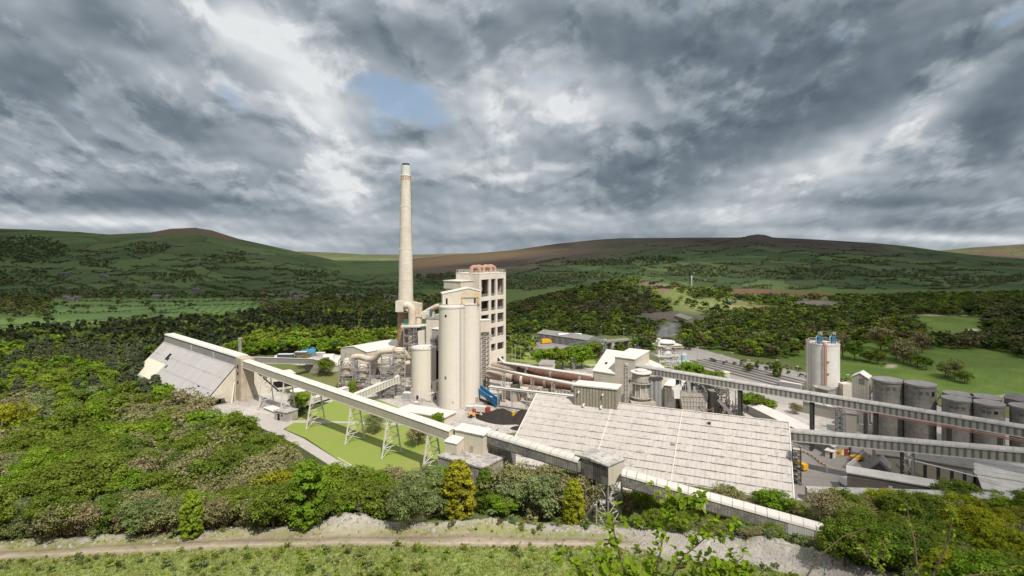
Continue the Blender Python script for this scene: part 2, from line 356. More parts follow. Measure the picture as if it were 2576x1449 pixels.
# bench: grassy verge, stony track with ruts, gravel bank at the rim
tr = np.interp(XX, [-109,-60,-37,0,17,52,75], [-4.6,-5.2,-6.6,-6.0,-5.6,-4.6,-3.4])
paint(g * (d < 0) * (d > -9.5) * .8, (.21, .195, .095))
paint(g * np.exp(-((d - tr)/(1.6 + 2.2*n2))**4) * (.45 + .55*sst(.3, .55, n1)), (.235, .19, .145))
paint(g * np.exp(-((d - tr - .8 + .25*np.sin(XX*.1))/.5)**2) * .8, (.14, .105, .08)); paint(g * np.exp(-((d - tr + 1.1)/.38)**2) * .6, (.36, .31, .26))
paint(g * np.exp(-((d - tr - 2.1)/.9)**2) * sst(.45,.6,n2) * .8, (.15, .165, .06))
gr = np.exp(-((d + .4) / 1.7)**4) * g; paint(gr * sst(.42, .56, n1 + (XX > -45)*.10), (.27, .245, .215)); paint(gr * sst(.5, .62, n3) * .35, (.2, .18, .16))
paint(g * np.exp(-((XX + 37)/6.5)**2 - ((YY - 126)/3.2)**2) * 1.2, (.31, .28, .25))
rr = g * sst(22, 46, XX) * (d > -11) * (d < 4); paint(rr * (.75 + .5*(n3-.5)), (.33, .30, .275)); paint(rr * np.exp(-((d + 5.2)/1.6)**2) * .9, (.27, .25, .235)); paint(rr * sst(.55, .68, n1) * .5, (.12, .14, .05))
paint((d > 3) & (YY < 175) & (XX > 60) & (YY > 135) , (.10, .10, .045))
# wood floors
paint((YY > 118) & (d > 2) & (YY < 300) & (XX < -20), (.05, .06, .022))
# golf course
golf = inpoly(px, py, [(2090,800),(2300,790),(2480,792),(2520,830),(2600,900),(2900,940),(2900,1015),(2300,1000),(2100,960),(2040,930),(1960,900),(1760,880),(1800,850),(1960,860)])
stripe = .5 + .5*np.sin((XX*.5 + YY*.86)*.25)
paint(golf*1.0, (.085, .125, .028)); paint(golf * sst(.45, .62, n2) * .6, (.13, .17, .04)); paint(golf * stripe * .25, (.06, .11, .02))
for b in ((2240,921,17,4),(2447,830,18,3),(2395,792,75,3),(2110,806,60,2),(2545,1003,46,9)): paint(ell(px, py, *b), (.42, .36, .27))
# quarry clearing, faces and tips
paint(ell(px, py, 1790, 770, 105, 19, -.05) * (YY > 480), (.15, .17, .065)); paint(ell(px, py, 1790, 770, 105, 19, -.05) * (YY > 480) * sst(.42,.6,fbm(XX*.03, YY*.03, 4, 12)), (.24, .26, .10)); paint(ell(px, py, 1700, 735, 70, 34, .5) * (YY > 480) * .8, (.14, .16, .05))
paint(ell(px, py, 1640, 716, 52, 12, .35) * (YY > 480), (.15, .10, .075)); paint(ell(px, py, 1960, 738, 170, 8, .05) * (YY > 480), (.105, .06, .042)); paint(ell(px, py, 1830, 728, 120, 4, .05) * (YY > 480), (.12, .06, .045))
paint(ell(px, py, 2060, 766, 75, 13, .15) * (YY > 480), (.13, .105, .095)); paint(ell(px, py, 1900, 775, 80, 12, .1) * (YY > 480) * .7, (.12, .085, .05)); paint(ell(px, py, 1690, 800, 105, 19, .1) * (YY > 470), (.085, .068, .066)); paint(ell(px, py, 1640, 812, 60, 9, 0) * (YY > 470), (.045, .042, .045))
# left valley meadows
mead = inpoly(px, py, [(-400,850),(-400,745),(150,752),(700,742),(1020,745),(1020,800),(700,815),(480,800),(330,845),(120,875)]) & (YY > 480)
paint(mead * 1.0, (.07, .12, .036)); paint(mead * sst(.45, .6, n4) * .5, (.075, .115, .038)); paint(mead * (fbm(XX*.02, YY*.05, 3, 40) > .56) * .35, (.045, .075, .03))
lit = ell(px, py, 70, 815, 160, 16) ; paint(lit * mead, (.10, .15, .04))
mow = inpoly(px, py, [(470,772),(655,766),(790,797),(560,803)]); paint(mow * .9, (.10, .145, .05)); paint(mow * (.5 + .5*np.sin((px + (py-770)*1.3)*.30)) , (.05, .10, .025))
# hills: pasture below, rough moor above
hl = (YY > 1150) & (px < 1060); hr = (YY > 1400) & (px > 1000)
yl = np.interp(px, *LSK); yrr = np.interp(px, *RSK)
moorL = sst(26, 8, py - yl) * hl * (YY > 2000) * sst(360, 400, px) * sst(620, 560, px)
wood = np.zeros_like(px)
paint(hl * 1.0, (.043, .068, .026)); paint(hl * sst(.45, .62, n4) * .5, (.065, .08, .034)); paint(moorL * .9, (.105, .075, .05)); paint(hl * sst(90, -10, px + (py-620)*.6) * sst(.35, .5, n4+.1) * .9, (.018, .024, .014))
paint(hr * 1.0, (.033, .052, .023)); paint(hr * sst(.45, .62, n4) * .5, (.06, .075, .034))
moorR = hr * (YY > 1700) * (sst(1740, 1420, px) * sst(72, 38, py - yrr) + sst(1500, 1800, px) * sst(38, 18, py - yrr) * sst(2400, 2050, px)); paint(moorR * .95, (.085, .064, .05)); paint(moorR * sst(.45, .62, n4) * .8, (.042, .034, .03)); paint(moorR * sst(1400, 1700, px) * .6, (.038, .034, .03)); paint(moorR * ell(px, py, 1130, 655, 260, 14, -.1), (.15, .105, .06))
far = (YY > 4450); paint(far * 1.0, (.09, .085, .05)); paint(far * sst(.45, .6, n4), (.13, .10, .065)); paint(far * ell(px, py, 890, 655, 130, 8), (.14, .17, .07)); paint(far * ell(px, py, 160, 582, 160, 8), (.02, .02, .025)); paint(far * sst(2350, 2450, px), (.10, .06, .05))
fld = np.clip(((hl | hr | mead) * (1 - np.clip(moorL + moorR, 0, 1))), 0, 1)
C = C * (.86 + .28 * n3[..., None])
gm, nt, o = newmat('ground_cover'); at = nt.nodes.new('ShaderNodeVertexColor'); at.layer_name = 'tint'; v = coords(nt)
fa = nt.nodes.new('ShaderNodeAttribute'); fa.attribute_name = 'field'; fw = X(nt, fa.outputs['Fac']); xx, yy, zz = sep(nt, v)
wn = noise(nt, v, .004, 3); vv = comb(nt, (xx + wn * 260.0) / 150.0, (yy + wn * 200.0) / 240.0, 0.0)
vo = nt.nodes.new('ShaderNodeTexVoronoi'); vo.feature = 'DISTANCE_TO_EDGE'; vo.inputs['Scale'].default_value = 1.0; vo.voronoi_dimensions = '2D'; nt.links.new(vv, vo.inputs['Vector'])
vc = nt.nodes.new('ShaderNodeTexVoronoi'); vc.inputs['Scale'].default_value = 1.0; vc.voronoi_dimensions = '2D'; nt.links.new(vv, vc.inputs['Vector'])
cell = sep(nt, vc.outputs['Color'])[0]; edge = 1.0 - X(nt, vo.outputs['Distance']).step(.012, .035)
c = mix(nt, fw * cell.step(.3, .9) * .6, at.outputs['Color'], (.085, .12, .04)); c = mix(nt, fw * (1.0 - cell.step(.0, .35)) * .6, c, (.04, .07, .022)); c = mix(nt, fw * edge * .75, c, (.016, .02, .011))
fine = noise(nt, v, .7, 6, .75); mid = noise(nt, v, .06, 5, .7)
c = mix(nt, .55, c, mix(nt, fine, (.25, .25, .25), (1.25, 1.25, 1.2)), 'OVERLAY'); c = mix(nt, mid.step(.35, .75) * .35, c, mix(nt, 1.0, c, (.5, .55, .5), 'MULTIPLY'))
principled(nt, o, c, .95, 0, fine, .6, .25, .1)
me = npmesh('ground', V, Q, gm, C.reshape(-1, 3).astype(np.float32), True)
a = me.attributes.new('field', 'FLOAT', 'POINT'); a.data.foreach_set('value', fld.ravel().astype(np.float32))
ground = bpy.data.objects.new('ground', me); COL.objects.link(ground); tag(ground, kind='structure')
gb = MB(); gb.add([(-6000,-3000,71),(6000,-3000,71),(6000,2.2,71.9),(-6000,2.2,71.9)], [(0,1,2,3)])
tag(gb.build('hillside', M('hill_grass', (.09,.12,.035), (.06,.07,.025), .5, .3)), kind='structure')
# ------------------------------------------------------------------ unseen clouds added out of view, gaps cut to shade hills and silos
SUNEL = math.radians(53); sh = Vector((.41, -.912, 0)).normalized() * math.cos(SUNEL) + Vector((0, 0, math.sin(SUNEL)))
cols_ = [-800,0,500,1000,1290,1600,1750,1900,2000,2090,2170,2300,2576,3400]
LT = {560:[.05,.05,.10,.3,.2,.15,.1,.08,.05,.05,.05,.08,.15,.2],
 640:[.03,.03,.05,.45,.55,.18,.04,.03,.02,.02,.02,.02,.04,.1],
 690:[.06,.08,.06,.1,.15,.85,1,.6,.15,.1,.05,.04,.02,.02],
 730:[.1,.12,.10,.1,.3,.6,1,.9,.6,.4,.25,.12,.06,.04],
 775:[.55,.55,.6,.5,.4,.5,.85,1,.7,.5,.3,.2,.12,.1],
 820:[.75,.8,.8,.7,.6,.6,.6,.5,.45,.4,.3,.25,.15,.1],
 860:[.7,.8,.85,.9,.9,.8,.6,.5,.45,.4,.35,.3,.2,.15],
 900:[.8,.9,1,1,1,1,.8,.45,.45,.5,.45,.35,.25,.2],
 950:[.9,.9,1,1,1,1,.95,.8,.9,.95,.8,.7,.6,.5],
 1000:[.8,.9,1,1,1,1,1,1,1,.95,.55,.5,.45,.4],
 1080:[.9,.95,1,1,1,1,1,1,.95,.75,.4,.3,.25,.25],
 1170:[.9,1,1,1,1,1,1,1,1,.75,.45,.32,.28,.28],
 1260:[.9,1,1,1,1,1,1,1,1,.8,.65,.5,.3,.3],
 1340:[.8,.95,1,1,1,1,1,1,.85,.65,.5,.4,.3,.3],
 1449:[.8,.95,1,1,1,1,.9,.75,.65,.55,.5,.45,.4,.4]}
lr = sorted(LT); LA = np.array([LT[k] for k in lr])
def litf(a, b):
    a = np.clip(a, cols_[0], cols_[-1]); b = np.clip(b, lr[0], lr[-1]); ci = np.interp(a, cols_, range(len(cols_))); ri = np.interp(b, lr, range(len(lr)))
    c0 = np.minimum(ci.astype(int), len(cols_)-2); r0 = np.minimum(ri.astype(int), len(lr)-2); fc, fr = ci-c0, ri-r0
    return (LA[r0,c0]*(1-fc)+LA[r0,c0+1]*fc)*(1-fr)+(LA[r0+1,c0]*(1-fc)+LA[r0+1,c0+1]*fc)*fr
yr_ = np.concatenate([np.arange(60, 500, 12), np.arange(500, 1400, 35), np.arange(1400, 4750, 90)]); xr_ = np.linspace(-1.25, 1.25, 130)
U2, Y2 = np.meshgrid(xr_, yr_); X2 = U2 * Y2; Z2 = np.minimum(T(X2, Y2), 160) + 6 * (Y2 < 420); a2, b2 = proj(X2, Y2, Z2)
L2 = litf(a2, np.where(b2 < 560, 560, b2)); edge_ = 1.0
k2 = (1750 - Z2) / sh.z; CV = np.stack([X2 + sh.x*k2, Y2 + sh.y*k2, np.full_like(X2, 1750) ], -1).reshape(-1, 3)
n_, m_ = X2.shape; ii = (np.arange(n_-1)[:, None]*m_ + np.arange(m_-1)[None]).ravel(); CQ = np.stack([ii, ii+1, ii+m_+1, ii+m_], -1)
keep = (L2.ravel()[CQ].mean(1) < .985); CQ = CQ[keep]
cm, nt, o = newmat('cloud_shade_film'); at = nt.nodes.new('ShaderNodeVertexColor'); at.layer_name = 'tint'
tr_ = nt.nodes.new('ShaderNodeBsdfTransparent'); tl = nt.nodes.new('ShaderNodeBsdfTranslucent'); tl.inputs[0].default_value = (.5, .5, .52, 1); ms = nt.nodes.new('ShaderNodeMixShader')
lx = sep(nt, at.outputs['Color'])[0]; nt.links.new(lx.k, ms.inputs[0]); nt.links.new(tl.outputs[0], ms.inputs[1]); nt.links.new(tr_.outputs[0], ms.inputs[2]); nt.links.new(ms.outputs[0], o.inputs[0])
cl = npobj('cloud_shade_sheet', CV, CQ, cm, np.clip(L2.ravel(), 0, 1).astype(np.float32)); tag(cl, kind='structure')
# ------------------------------------------------------------------ sun, sky
sun = bpy.data.lights.new('sun', 'SUN'); sun.energy = 5.0; sun.angle = math.radians(.5); sun.color = (1, .945, .87)
so = bpy.data.objects.new('sun', sun); COL.objects.link(so); so.rotation_euler = sh.to_track_quat('Z', 'Y').to_euler()
W = bpy.data.worlds.new('World'); S.world = W; W.use_nodes = True; nt = W.node_tree; nt.nodes.clear()
wo = nt.nodes.new('ShaderNodeOutputWorld'); bg = nt.nodes.new('ShaderNodeBackground'); bg.inputs[1].default_value = .1; nt.links.new(bg.outputs[0], wo.inputs[0])
sk = nt.nodes.new('ShaderNodeTexSky'); sk.sky_type = 'NISHITA'; sk.sun_disc = False; sk.sun_elevation = SUNEL; sk.sun_rotation = math.atan2(sh.x, sh.y); sk.air_density = 1.0; sk.dust_density = 1.0
v = coords(nt, 'Generated'); x, y, z = sep(nt, v)
zp = z.f('MAXIMUM', 0.0); yf = y.f('MAXIMUM', .25)
A = x / yf; B = zp / yf; PX = A * F + CX; PY = B * -F + HY
lg = (B + .16).f('LOGARITHM', 2.71828) * .62; den = B + .60
wq = noise(nt, comb(nt, A / den, lg, 0.0), 4.0, 3, .55); wq2 = noise(nt, comb(nt, A / den, lg, 4.0), 4.0, 3, .55)
qa = A / den + (wq - .5) * .07; qb = lg + (wq2 - .5) * .07
q = comb(nt, qa, qb, 0.0); qs = comb(nt, qa + .012, qb + .026, 0.0)
def puff(vec, sc):
    n = nt.nodes.new('ShaderNodeTexVoronoi'); n.feature = 'SMOOTH_F1'; n.voronoi_dimensions = '2D'; nt.links.new(vec, n.inputs['Vector']); n.inputs['Scale'].default_value = sc; n.inputs['Detail'].default_value = 2.0; n.inputs['Roughness'].default_value = .55; n.inputs['Smoothness'].default_value = .6
    return 1.0 - X(nt, n.outputs['Distance'])
def blob(cx, cy, a, b, ang=0.0):
    c, s = math.cos(ang), math.sin(ang); dx, dy = PX - cx, PY - cy; uu = (dx * c + dy * s) / a; vv = (dy * c - dx * s) / b
    return (uu * uu + vv * vv).f('MULTIPLY', -1.0).f('EXPONENT')
big = noise(nt, q, 1.8, 2, .5); fin = noise(nt, q, 22.0, 4, .6, .2)
det = noise(nt, q, 4.6, 8, .56, .1) * .6 + puff(q, 7.0) * .4; det2 = noise(nt, qs, 4.6, 6, .56, .1) * .6 + puff(qs, 7.0) * .4
emb = (det - det2)
base = (big - .5) * .25 + (det - .55) * .27 + (fin - .5) * .08
SH = [(-0.375,2150,100,560,140,.0),(-0.450,2510,300,150,80,-1.0),(-0.250,1640,70,300,110,.3),(-0.375,1900,330,420,90,-.25),(-0.300,1560,420,160,90,.9),(-0.250,2350,560,300,28,.0),(-0.275,330,505,400,30,.05),(-0.325,60,200,200,110,.2),(-0.250,430,300,130,60,.3),(-0.225,250,60,120,60,.6),(-0.200,1000,80,300,50,0.),(-0.150,1050,335,70,26,.0),
      (0.375,700,120,190,70,.45),(0.375,800,270,150,80,.9),(0.425,860,480,110,60,.9),(0.325,600,60,180,60,.3),(0.250,380,170,160,40,.5),(0.375,1330,270,220,75,.0),(0.250,1200,430,220,60,.1),(0.300,1500,330,110,70,.6),(0.200,1260,560,260,30,.0),(0.375,2330,270,330,50,-.55),(0.275,1980,440,200,50,-.3),(0.250,1900,540,240,26,.0),(0.400,2400,598,380,14,.03),(0.325,200,556,330,18,.0),(0.275,600,595,260,18,.1),(0.125,1650,560,260,24,0.),(-0.250,2250,510,260,18,0.),(-0.175,1500,600,300,14,.0)]
Lm = base + .575
for w_, *p_ in SH: Lm = Lm + blob(*p_) * w_
q3 = comb(nt, qa, qb, 7.3); q3s = comb(nt, qa + .010, qb + .030, 7.3)
m3 = noise(nt, q3, 5.0, 8, .58, .1); m3s = noise(nt, q3s, 5.0, 8, .58, .1); up = B.step(.02, .12)
Lm = Lm + emb * .42 + ((m3.step(.47, .58) - m3s.step(.47, .61)) * .21 + (m3.step(.47, .58) - .5) * .05) * (up * .8 + .2)
ramp = nt.nodes.new('ShaderNodeValToRGB'); nt.links.new(Lm.k, ramp.inputs[0]); cr = ramp.color_ramp
st = [(0.0, (.115,.15,.185)), (.25, (.175,.215,.255)), (.48, (.30,.345,.385)), (.72, (.47,.51,.55)), (1.0, (.78,.80,.815))]
while len(cr.elements) < len(st): cr.elements.new(.5)
for e, (p_, c_) in zip(cr.elements, st): e.position = p_; e.color = c_ + (1,)
hole = blob(1000, 215, 150, 52, .15) * 1.2 + blob(1070, 290, 120, 60, .5) * 1.2 + blob(950, 360, 90, 50, 1.2) * .95 + blob(1150, 170, 80, 25, .1) * .6 + blob(930, 215, 60, 30, 0) * .7 + blob(560, 5, 90, 14) * .7 + blob(840, 330, 50, 30, .7) * .3 + blob(1000, 460, 50, 30, .7) * .35
hm = (hole * 1.0 + (det - .52) * 3.6 + (m3 - .5) * 2.0 + (fin - .5) * 1.0 - .02).step(.05, 1.35)
hi = z.step(.42, .75) * 5.0 + y.f('MULTIPLY', -1.0).step(.05, .6) * 4.0 + 10.0  # sky brightness raised overhead and behind the view, added as ambient fill
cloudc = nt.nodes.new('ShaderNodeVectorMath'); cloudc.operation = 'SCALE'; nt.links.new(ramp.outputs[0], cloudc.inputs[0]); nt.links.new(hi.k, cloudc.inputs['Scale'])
skb = mix(nt, .6, sk.outputs[0], (3.6, 4.9, 6.6))
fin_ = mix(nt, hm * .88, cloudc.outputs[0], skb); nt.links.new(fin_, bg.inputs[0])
# ------------------------------------------------------------------ camera
cam = bpy.data.cameras.new('camera'); cam.sensor_width = 36; cam.lens = F / 2576 * 36; cam.shift_y = -(724.5 - HY) / 2576; cam.clip_start = .1; cam.clip_end = 30000
co = bpy.data.objects.new('camera', cam); COL.objects.link(co); co.location = (0, 0, H); co.rotation_euler = (math.pi/2, 0, 0); S.camera = co
S.view_settings.view_transform = 'Standard'; S.view_settings.look = 'None'; S.view_settings.exposure = 0
W.cycles.sampling_method = 'MANUAL'; W.cycles.sample_map_resolution = 256; S.cycles.max_bounces = 4; S.cycles.diffuse_bounces = 2; S.cycles.transparent_max_bounces = 8
# ------------------------------------------------------------------ flat sheets on the site: yard, lawns, roads
def sheet(name, poly, z, mat, kind='structure', px=True):
    mb = MB(); pts = [G(*p) if px else p for p in poly]; mb.add([(a, b, z) for a, b in pts], [tuple(range(len(pts)))])
    n = mb.build(name, mat); tag(n, kind=kind); return n
yardm = M('dusty_yard', (.50, .46, .415), (.25, .225, .195), 1.0, .06, speck=.45)
lawnm = M('mown_lawn', (.18, .265, .038), (.25, .24, .08), .9, .05, speck=.35, rough=.95)
roadm = M('dusty_road', (.42, .385, .35), (.30, .27, .24), .6, .1, speck=.25)
asph = M('dusty_asphalt', (.27, .25, .23), (.17, .158, .145), .7, .07, speck=.3)
ballast = M('rail_ballast', (.36, .33, .30), (.24, .21, .19), .6, .2, speck=.4)
bankm = M('rough_grass_bank', (.13, .15, .045), (.20, .17, .07), .8, .12, speck=.4)
sheet('yard', [(640,1000),(760,985),(860,960),(1000,925),(1290,912),(1470,925),(1700,930),(1820,960),(2030,1002),(2120,990),(2600,1075),(2900,1110),(2900,1290),(1996,1258),(1340,1082),(1220,1098),(1150,1104),(1050,1050),(900,1020),(800,1010),(680,1060)], .01, yardm)
sheet('bank', [(735,985),(800,945),(900,930),(905,985),(850,1000),(760,1020)], .03, bankm)
sheet('lawn', [(742,1059),(775,1036),(840,1008),(890,998),(950,1004),(1030,1036),(1100,1062),(1135,1078),(1128,1090),(1112,1200),(1060,1225),(940,1210),(850,1156),(770,1102),(716,1080)], .035, lawnm)
sheet('road', [(655,1040),(725,1056),(745,1060),(712,1080),(765,1104),(848,1156),(905,1186),(1000,1235),(960,1243),(880,1202),(812,1160),(752,1122),(690,1092),(640,1068)], .055, roadm)
sheet('path', [(738,1057),(800,1059),(900,1061),(1010,1065),(1110,1074),(1112,1079),(1010,1070),(900,1066),(800,1064),(738,1064)], .075, roadm)
sheet('apron', [(500,1032),(560,1012),(640,990),(705,985),(742,1000),(735,1045),(660,1055),(600,1060),(540,1050)], .045, yardm)
kb = MB()
kl = [G(*p) for p in [(850,1152),(880,1170),(905,1183),(1000,1232)]]
for a, b in zip(kl[:-1], kl[1:]): kb.bar((*a, .12), (*b, .12), .25, .24)
tag(kb.build('kerb', conc), 'pale kerb along the lower edge of the lawn beside the access road', 'kerb')
sheet('service_yard', [(1996,1100),(2080,1110),(2190,1128),(2260,1140),(2240,1225),(2140,1238),(2000,1254)], .035, asph)
rail = sheet('rail_yard', [(1640,872),(1740,872),(1860,905),(2030,938),(2120,955),(2300,1010),(2800,1100),(2800,1160),(2250,1050),(2030,1030),(1900,1003),(1700,935)], .06, ballast)
sheet('car_park', [(1275,850),(1345,846),(1520,856),(1640,868),(1600,885),(1480,880),(1390,880),(1300,872)], .05, asph)
# rails
ra = np.array(G(1760, 905)); rb = np.array(G(2460, 1080)); rd = (rb - ra) / np.linalg.norm(rb - ra); rn = np.array([-rd[1], rd[0]])
for i in range(5):
    t = thing('railway_track', 'railway track in the sidings, track %s from the golf course side' % ['first','second','third','fourth','fifth'][i], 'railway track', (0,0,.07), 0, 'sidings tracks behind the white silo')
    mb = MB(); sl = MB(); off = 8.5 - i * 5.4; L_ = 150 if i < 5 else 110
    for s_ in (-.75, .75):
        a = ra + rn * (off + s_); b = a + rd * L_; mb.bar((*a, .22), (*b, .22), .12, .16)
    a = ra + rn * off; b = a + rd * L_; sl.bar((*a, .06), (*b, .06), 2.7, .1)
    mb.build('rail', dsteel, t); sl.build('sleeper_bed', M('sleeper_bed', (.27,.245,.22), (.16,.145,.13), .6, .5, speck=.4), t)
# ------------------------------------------------------------------ generic buildings
def building(name, label, cat, A, B, depth, z0, zt, wall, roof, rt=.35, over=.3, slope=0.0, group=None, fronth=None):
    rot, L = frame(A, B); t = thing(name, label, cat, (A[0], A[1], z0), rot, group); h = zt - z0
    MB().prism([(0,0),(depth,0),(depth,h-rt+slope),(0,h-rt)], 0, L, 'x').build('wall', wall, t)
    MB().prism([(-over,h-rt+.004),(depth+over,h-rt+slope+.004),(depth+over,h+slope),(-over,h)], -over, L+over, 'x').build('roof', roof, t)
    t['L'] = L; return t
def panel(t, name, mat, x0, x1, z0, z1, y=-.06, th=.05):
    o = MB().box(x0, x1, y, y+th, z0, z1).build(name, mat, t)
    if name == 'window': MB().box(x0-.15, x1+.15, y-.02, y+th-.002, z0-.18, z0-.003).build('sill', dusty, o)
    if 'door' in name: MB().box(x1-.32, x1-.2, y-.06, y-.003, (z0+z1)/2-.1, (z0+z1)/2+.05).build('handle', steel, o)
    return o
def gabled(name, label, cat, A, B, depth, z0, he, hr, wall, roof, axis='x', group=None, over=.3, rt=.2):
    rot, L = frame(A, B); t = thing(name, label, cat, (A[0], A[1], z0), rot, group)
    if axis == 'x':
        MB().prism([(0,0),(depth,0),(depth,he),(depth/2,hr),(0,he)], 0, L, 'x').build('wall', wall, t)
        sl = (hr-he)/(depth/2)
        MB().prism([(-over,he-sl*over+.02),(depth/2,hr+.02),(depth+over,he-sl*over+.02),(depth+over,he-sl*over+rt),(depth/2,hr+rt),(-over,he-sl*over+rt)], -over, L+over, 'x').build('roof', roof, t)
    else:
        MB().prism([(0,0),(L,0),(L,he),(L/2,hr),(0,he)], 0, depth, 'y').build('wall', wall, t)
        sl = (hr-he)/(L/2)
        MB().prism([(-over,he-sl*over+.02),(L/2,hr+.02),(L+over,he-sl*over+.02),(L+over,he-sl*over+rt),(L/2,hr+rt),(-over,he-sl*over+rt)], -over, depth+over, 'y').build('roof', roof, t)
    t['L'] = L; return t
def arc_roof(mb, L, w, rise, dz, x0=0, n=7, th=.12, over=.15):
    w2 = w/2 + over; pr = [( -w2*math.cos(math.pi*k/n), rise*math.sin(math.pi*k/n)) for k in range(n+1)]
    for (y0,a),(y1,b) in zip(pr[:-1], pr[1:]):
        mb.hexa([(x0,y0,a),(L,y0,a+dz),(L,y1,b+dz),(x0,y1,b)], [(x0,y0,a+th),(L,y0,a+th+dz),(L,y1,b+th+dz),(x0,y1,b+th)])
def gallery(name, label, P0, P1, w, h, wall, roof, curved=.5, group=None, panels=()):
    """covered conveyor bridge; P0, P1 = centre of its underside"""
    rot, L = frame(P0, P1); dz = P1[2] - P0[2]; t = thing(name, label, 'conveyor gallery', P0, rot, group)
    MB().hexa([(0,-w/2,0),(L,-w/2,dz),(L,w/2,dz),(0,w/2,0)], [(0,-w/2,h),(L,-w/2,h+dz),(L,w/2,h+dz),(0,w/2,h)]).build('wall', wall, t)
    mb = MB()
    if curved: arc_roof(mb, L, w, curved, dz)
    else: mb.hexa([(-.1,-w/2-.2,0),(L+.1,-w/2-.2,dz),(L+.1,w/2+.2,dz),(-.1,w/2+.2,0)], [(-.1,-w/2-.2,.22),(L+.1,-w/2-.2,.22+dz),(L+.1,w/2+.2,.22+dz),(-.1,w/2+.2,.22)])
    mb.build('roof', roof, t, (0,0,h+.004))
    sk_ = MB()
    for s_ in (-1, 1): sk_.bar((0,s_*(w/2+.04),.05),(L,s_*(w/2+.04),.05+dz),.16,.25)
    sk_.build('edge_beam', wsteel if wall is not galgrey else dsteel, t)
    for (x0, x1, mt) in panels:
        z0_, z1_ = dz*x0/L, dz*x1/L; MB().hexa([(x0,-w/2-.07,z0_+.1),(x1,-w/2-.07,z1_+.1),(x1,-w/2-.02,z1_+.1),(x0,-w/2-.02,z0_+.1)],[(x0,-w/2-.07,z0_+h-.15),(x1,-w/2-.07,z1_+h-.15),(x1,-w/2-.02,z1_+h-.15),(x0,-w/2-.02,z0_+h-.15)]).build('cladding_panel', mt, t)
    return t
def on_line(P0, P1, px, lift=0.0):
    """point of the line P0-P1 seen in direction px"""
    k = (px - CX) / F; dx, dy = P1[0]-P0[0], P1[1]-P0[1]; s_ = (k*P0[1] - P0[0]) / (dx - k*dy)
    return (P0[0]+dx*s_, P0[1]+dy*s_, P0[2]+(P1[2]-P0[2])*s_+lift)
def trestle(p, rot, z0, wtop, wbot, label, mat=wsteel, n=4, group='trestles carrying the conveyor galleries', lt=.42):
    t = thing('trestle', label, 'trestle', (p[0], p[1], z0), rot, group); h = p[2] - z0
    for s_ in (-1, 1):
        lg_ = MB().bar((0,s_*wbot/2,0),(0,s_*wtop/2,h),lt).build('leg', mat, t); yb_ = s_*wbot/2; MB().box(-.5,.5,yb_-.5,yb_+.5,-.6,.25).build('footing', oldconc, lg_)
    mb = MB(); f = lambda k: (wbot + (wtop-wbot)*k/n)/2
    for k in range(n):
        z_ = h*k/n; zn = h*(k+1)/n; mb.bar((0,-f(k+1),zn),(0,f(k+1),zn),.2)
        if k % 2: mb.bar((0,-f(k),z_),(0,f(k+1),zn),.18)
        else: mb.bar((0,f(k),z_),(0,-f(k+1),zn),.18)
        mb.bar((0,-f(k),z_),(0,0,zn),.13)
    mb.build('bracing', mat, t)
    return t
# ------------------------------------------------------------------ A-frame storage hall on the left
a0 = np.array(G(340, 938, 0)); b0 = np.array(G(509, 1022, 0)); rot, L = frame(a0, b0); W_ = 37.0
hall = thing('storage_hall', 'big grey A-shaped storage hall with glazed ridge housing in the trees on the left', 'storage hall', (*a0, 0), rot)
MB().prism([(0.3,0),(W_-.3,0),(W_/2+2.6,16.6),(W_/2-2.6,16.6)], .35, L-.35, 'x').build('gable_wall', creamp, hall)
mb = MB(); mb.prism([(-1.0,-.4),(W_/2-3.2,16.9),(W_/2-3.0,17.3),(-1.0,0.05)], L*.0, L, 'x'); mb.build('roof_slope', hallroof, hall)
MB().prism([(W_+1,-.4),(W_/2+3.2,16.9),(W_/2+3.0,17.3),(W_+1,0.05)], 0, L, 'x').build('roof_slope', hallroof, hall)
MB().prism([(W_/2-3.4,16.5),(W_/2+3.4,16.5),(W_/2+2.4,21.0),(W_/2-2.4,21.0)], -.2, L+.1, 'x').build('ridge_housing', hallgrey, hall)
MB().prism([(W_/2-2.9,21.0),(W_/2+2.9,21.0),(W_/2+2.4,21.7),(W_/2-2.4,21.7)], -.6, L+.6, 'x').build('ridge_cap', whiteplain, hall)
sl = 17.2/(W_/2-2.0)
zf = lambda y: .07+1.0455*(y+1)
def onslope(x0, x1, y0, y1, th, nm, mt): return MB().hexa([(x0,y0,zf(y0)),(x1,y0,zf(y0)),(x1,y1,zf(y1)),(x0,y1,zf(y1))],[(x0,y0,zf(y0)+th),(x1,y0,zf(y0)+th),(x1,y1,zf(y1)+th),(x0,y1,zf(y1)+th)]).build(nm, mt, hall)
onslope(.5, 31, -.5, 6.8, .12, 'new_roof_sheeting', M('new_cream_sheeting', (.68,.63,.50), (.55,.5,.4), .3, .1))
for x0, x1, y0, y1 in ((24,27.5,8.6,11.4),(34,35.6,5.6,6.9),(28,29.5,8.5,9.6)): onslope(x0, x1, y0, y1, .14, 'roof_hole', black)
for k in range(3): onslope(14+k*3.2, 14.5+k*3.2, 7.2, 12.0, .13, 'white_strip', whiteroof)
onslope(88, 90.5, 4.2, 4.6, .13, 'roof_crack', black)
for x0 in (46, 78): MB().box(x0, x0+1.8, W_/2-3.45, W_/2-3.2, 17.2, 20.2).build('pale_panel', M('pale_panel', (.5,.48,.45)), hall)
g0 = MB(); g0.box(L+.0, L+6.0, W_/2-3.2, W_/2+3.2, 0, 20.9); g0.build('stair_tower', M('buff_render', (.50,.43,.33), (.26,.2,.14), .7, .15, streak=.8), hall)
for z_ in (8.2, 12.6, 16.0): MB().box(L+2.0, L+3.2, W_/2-3.3, W_/2-3.1, z_, z_+1.6).build('window', black, hall)
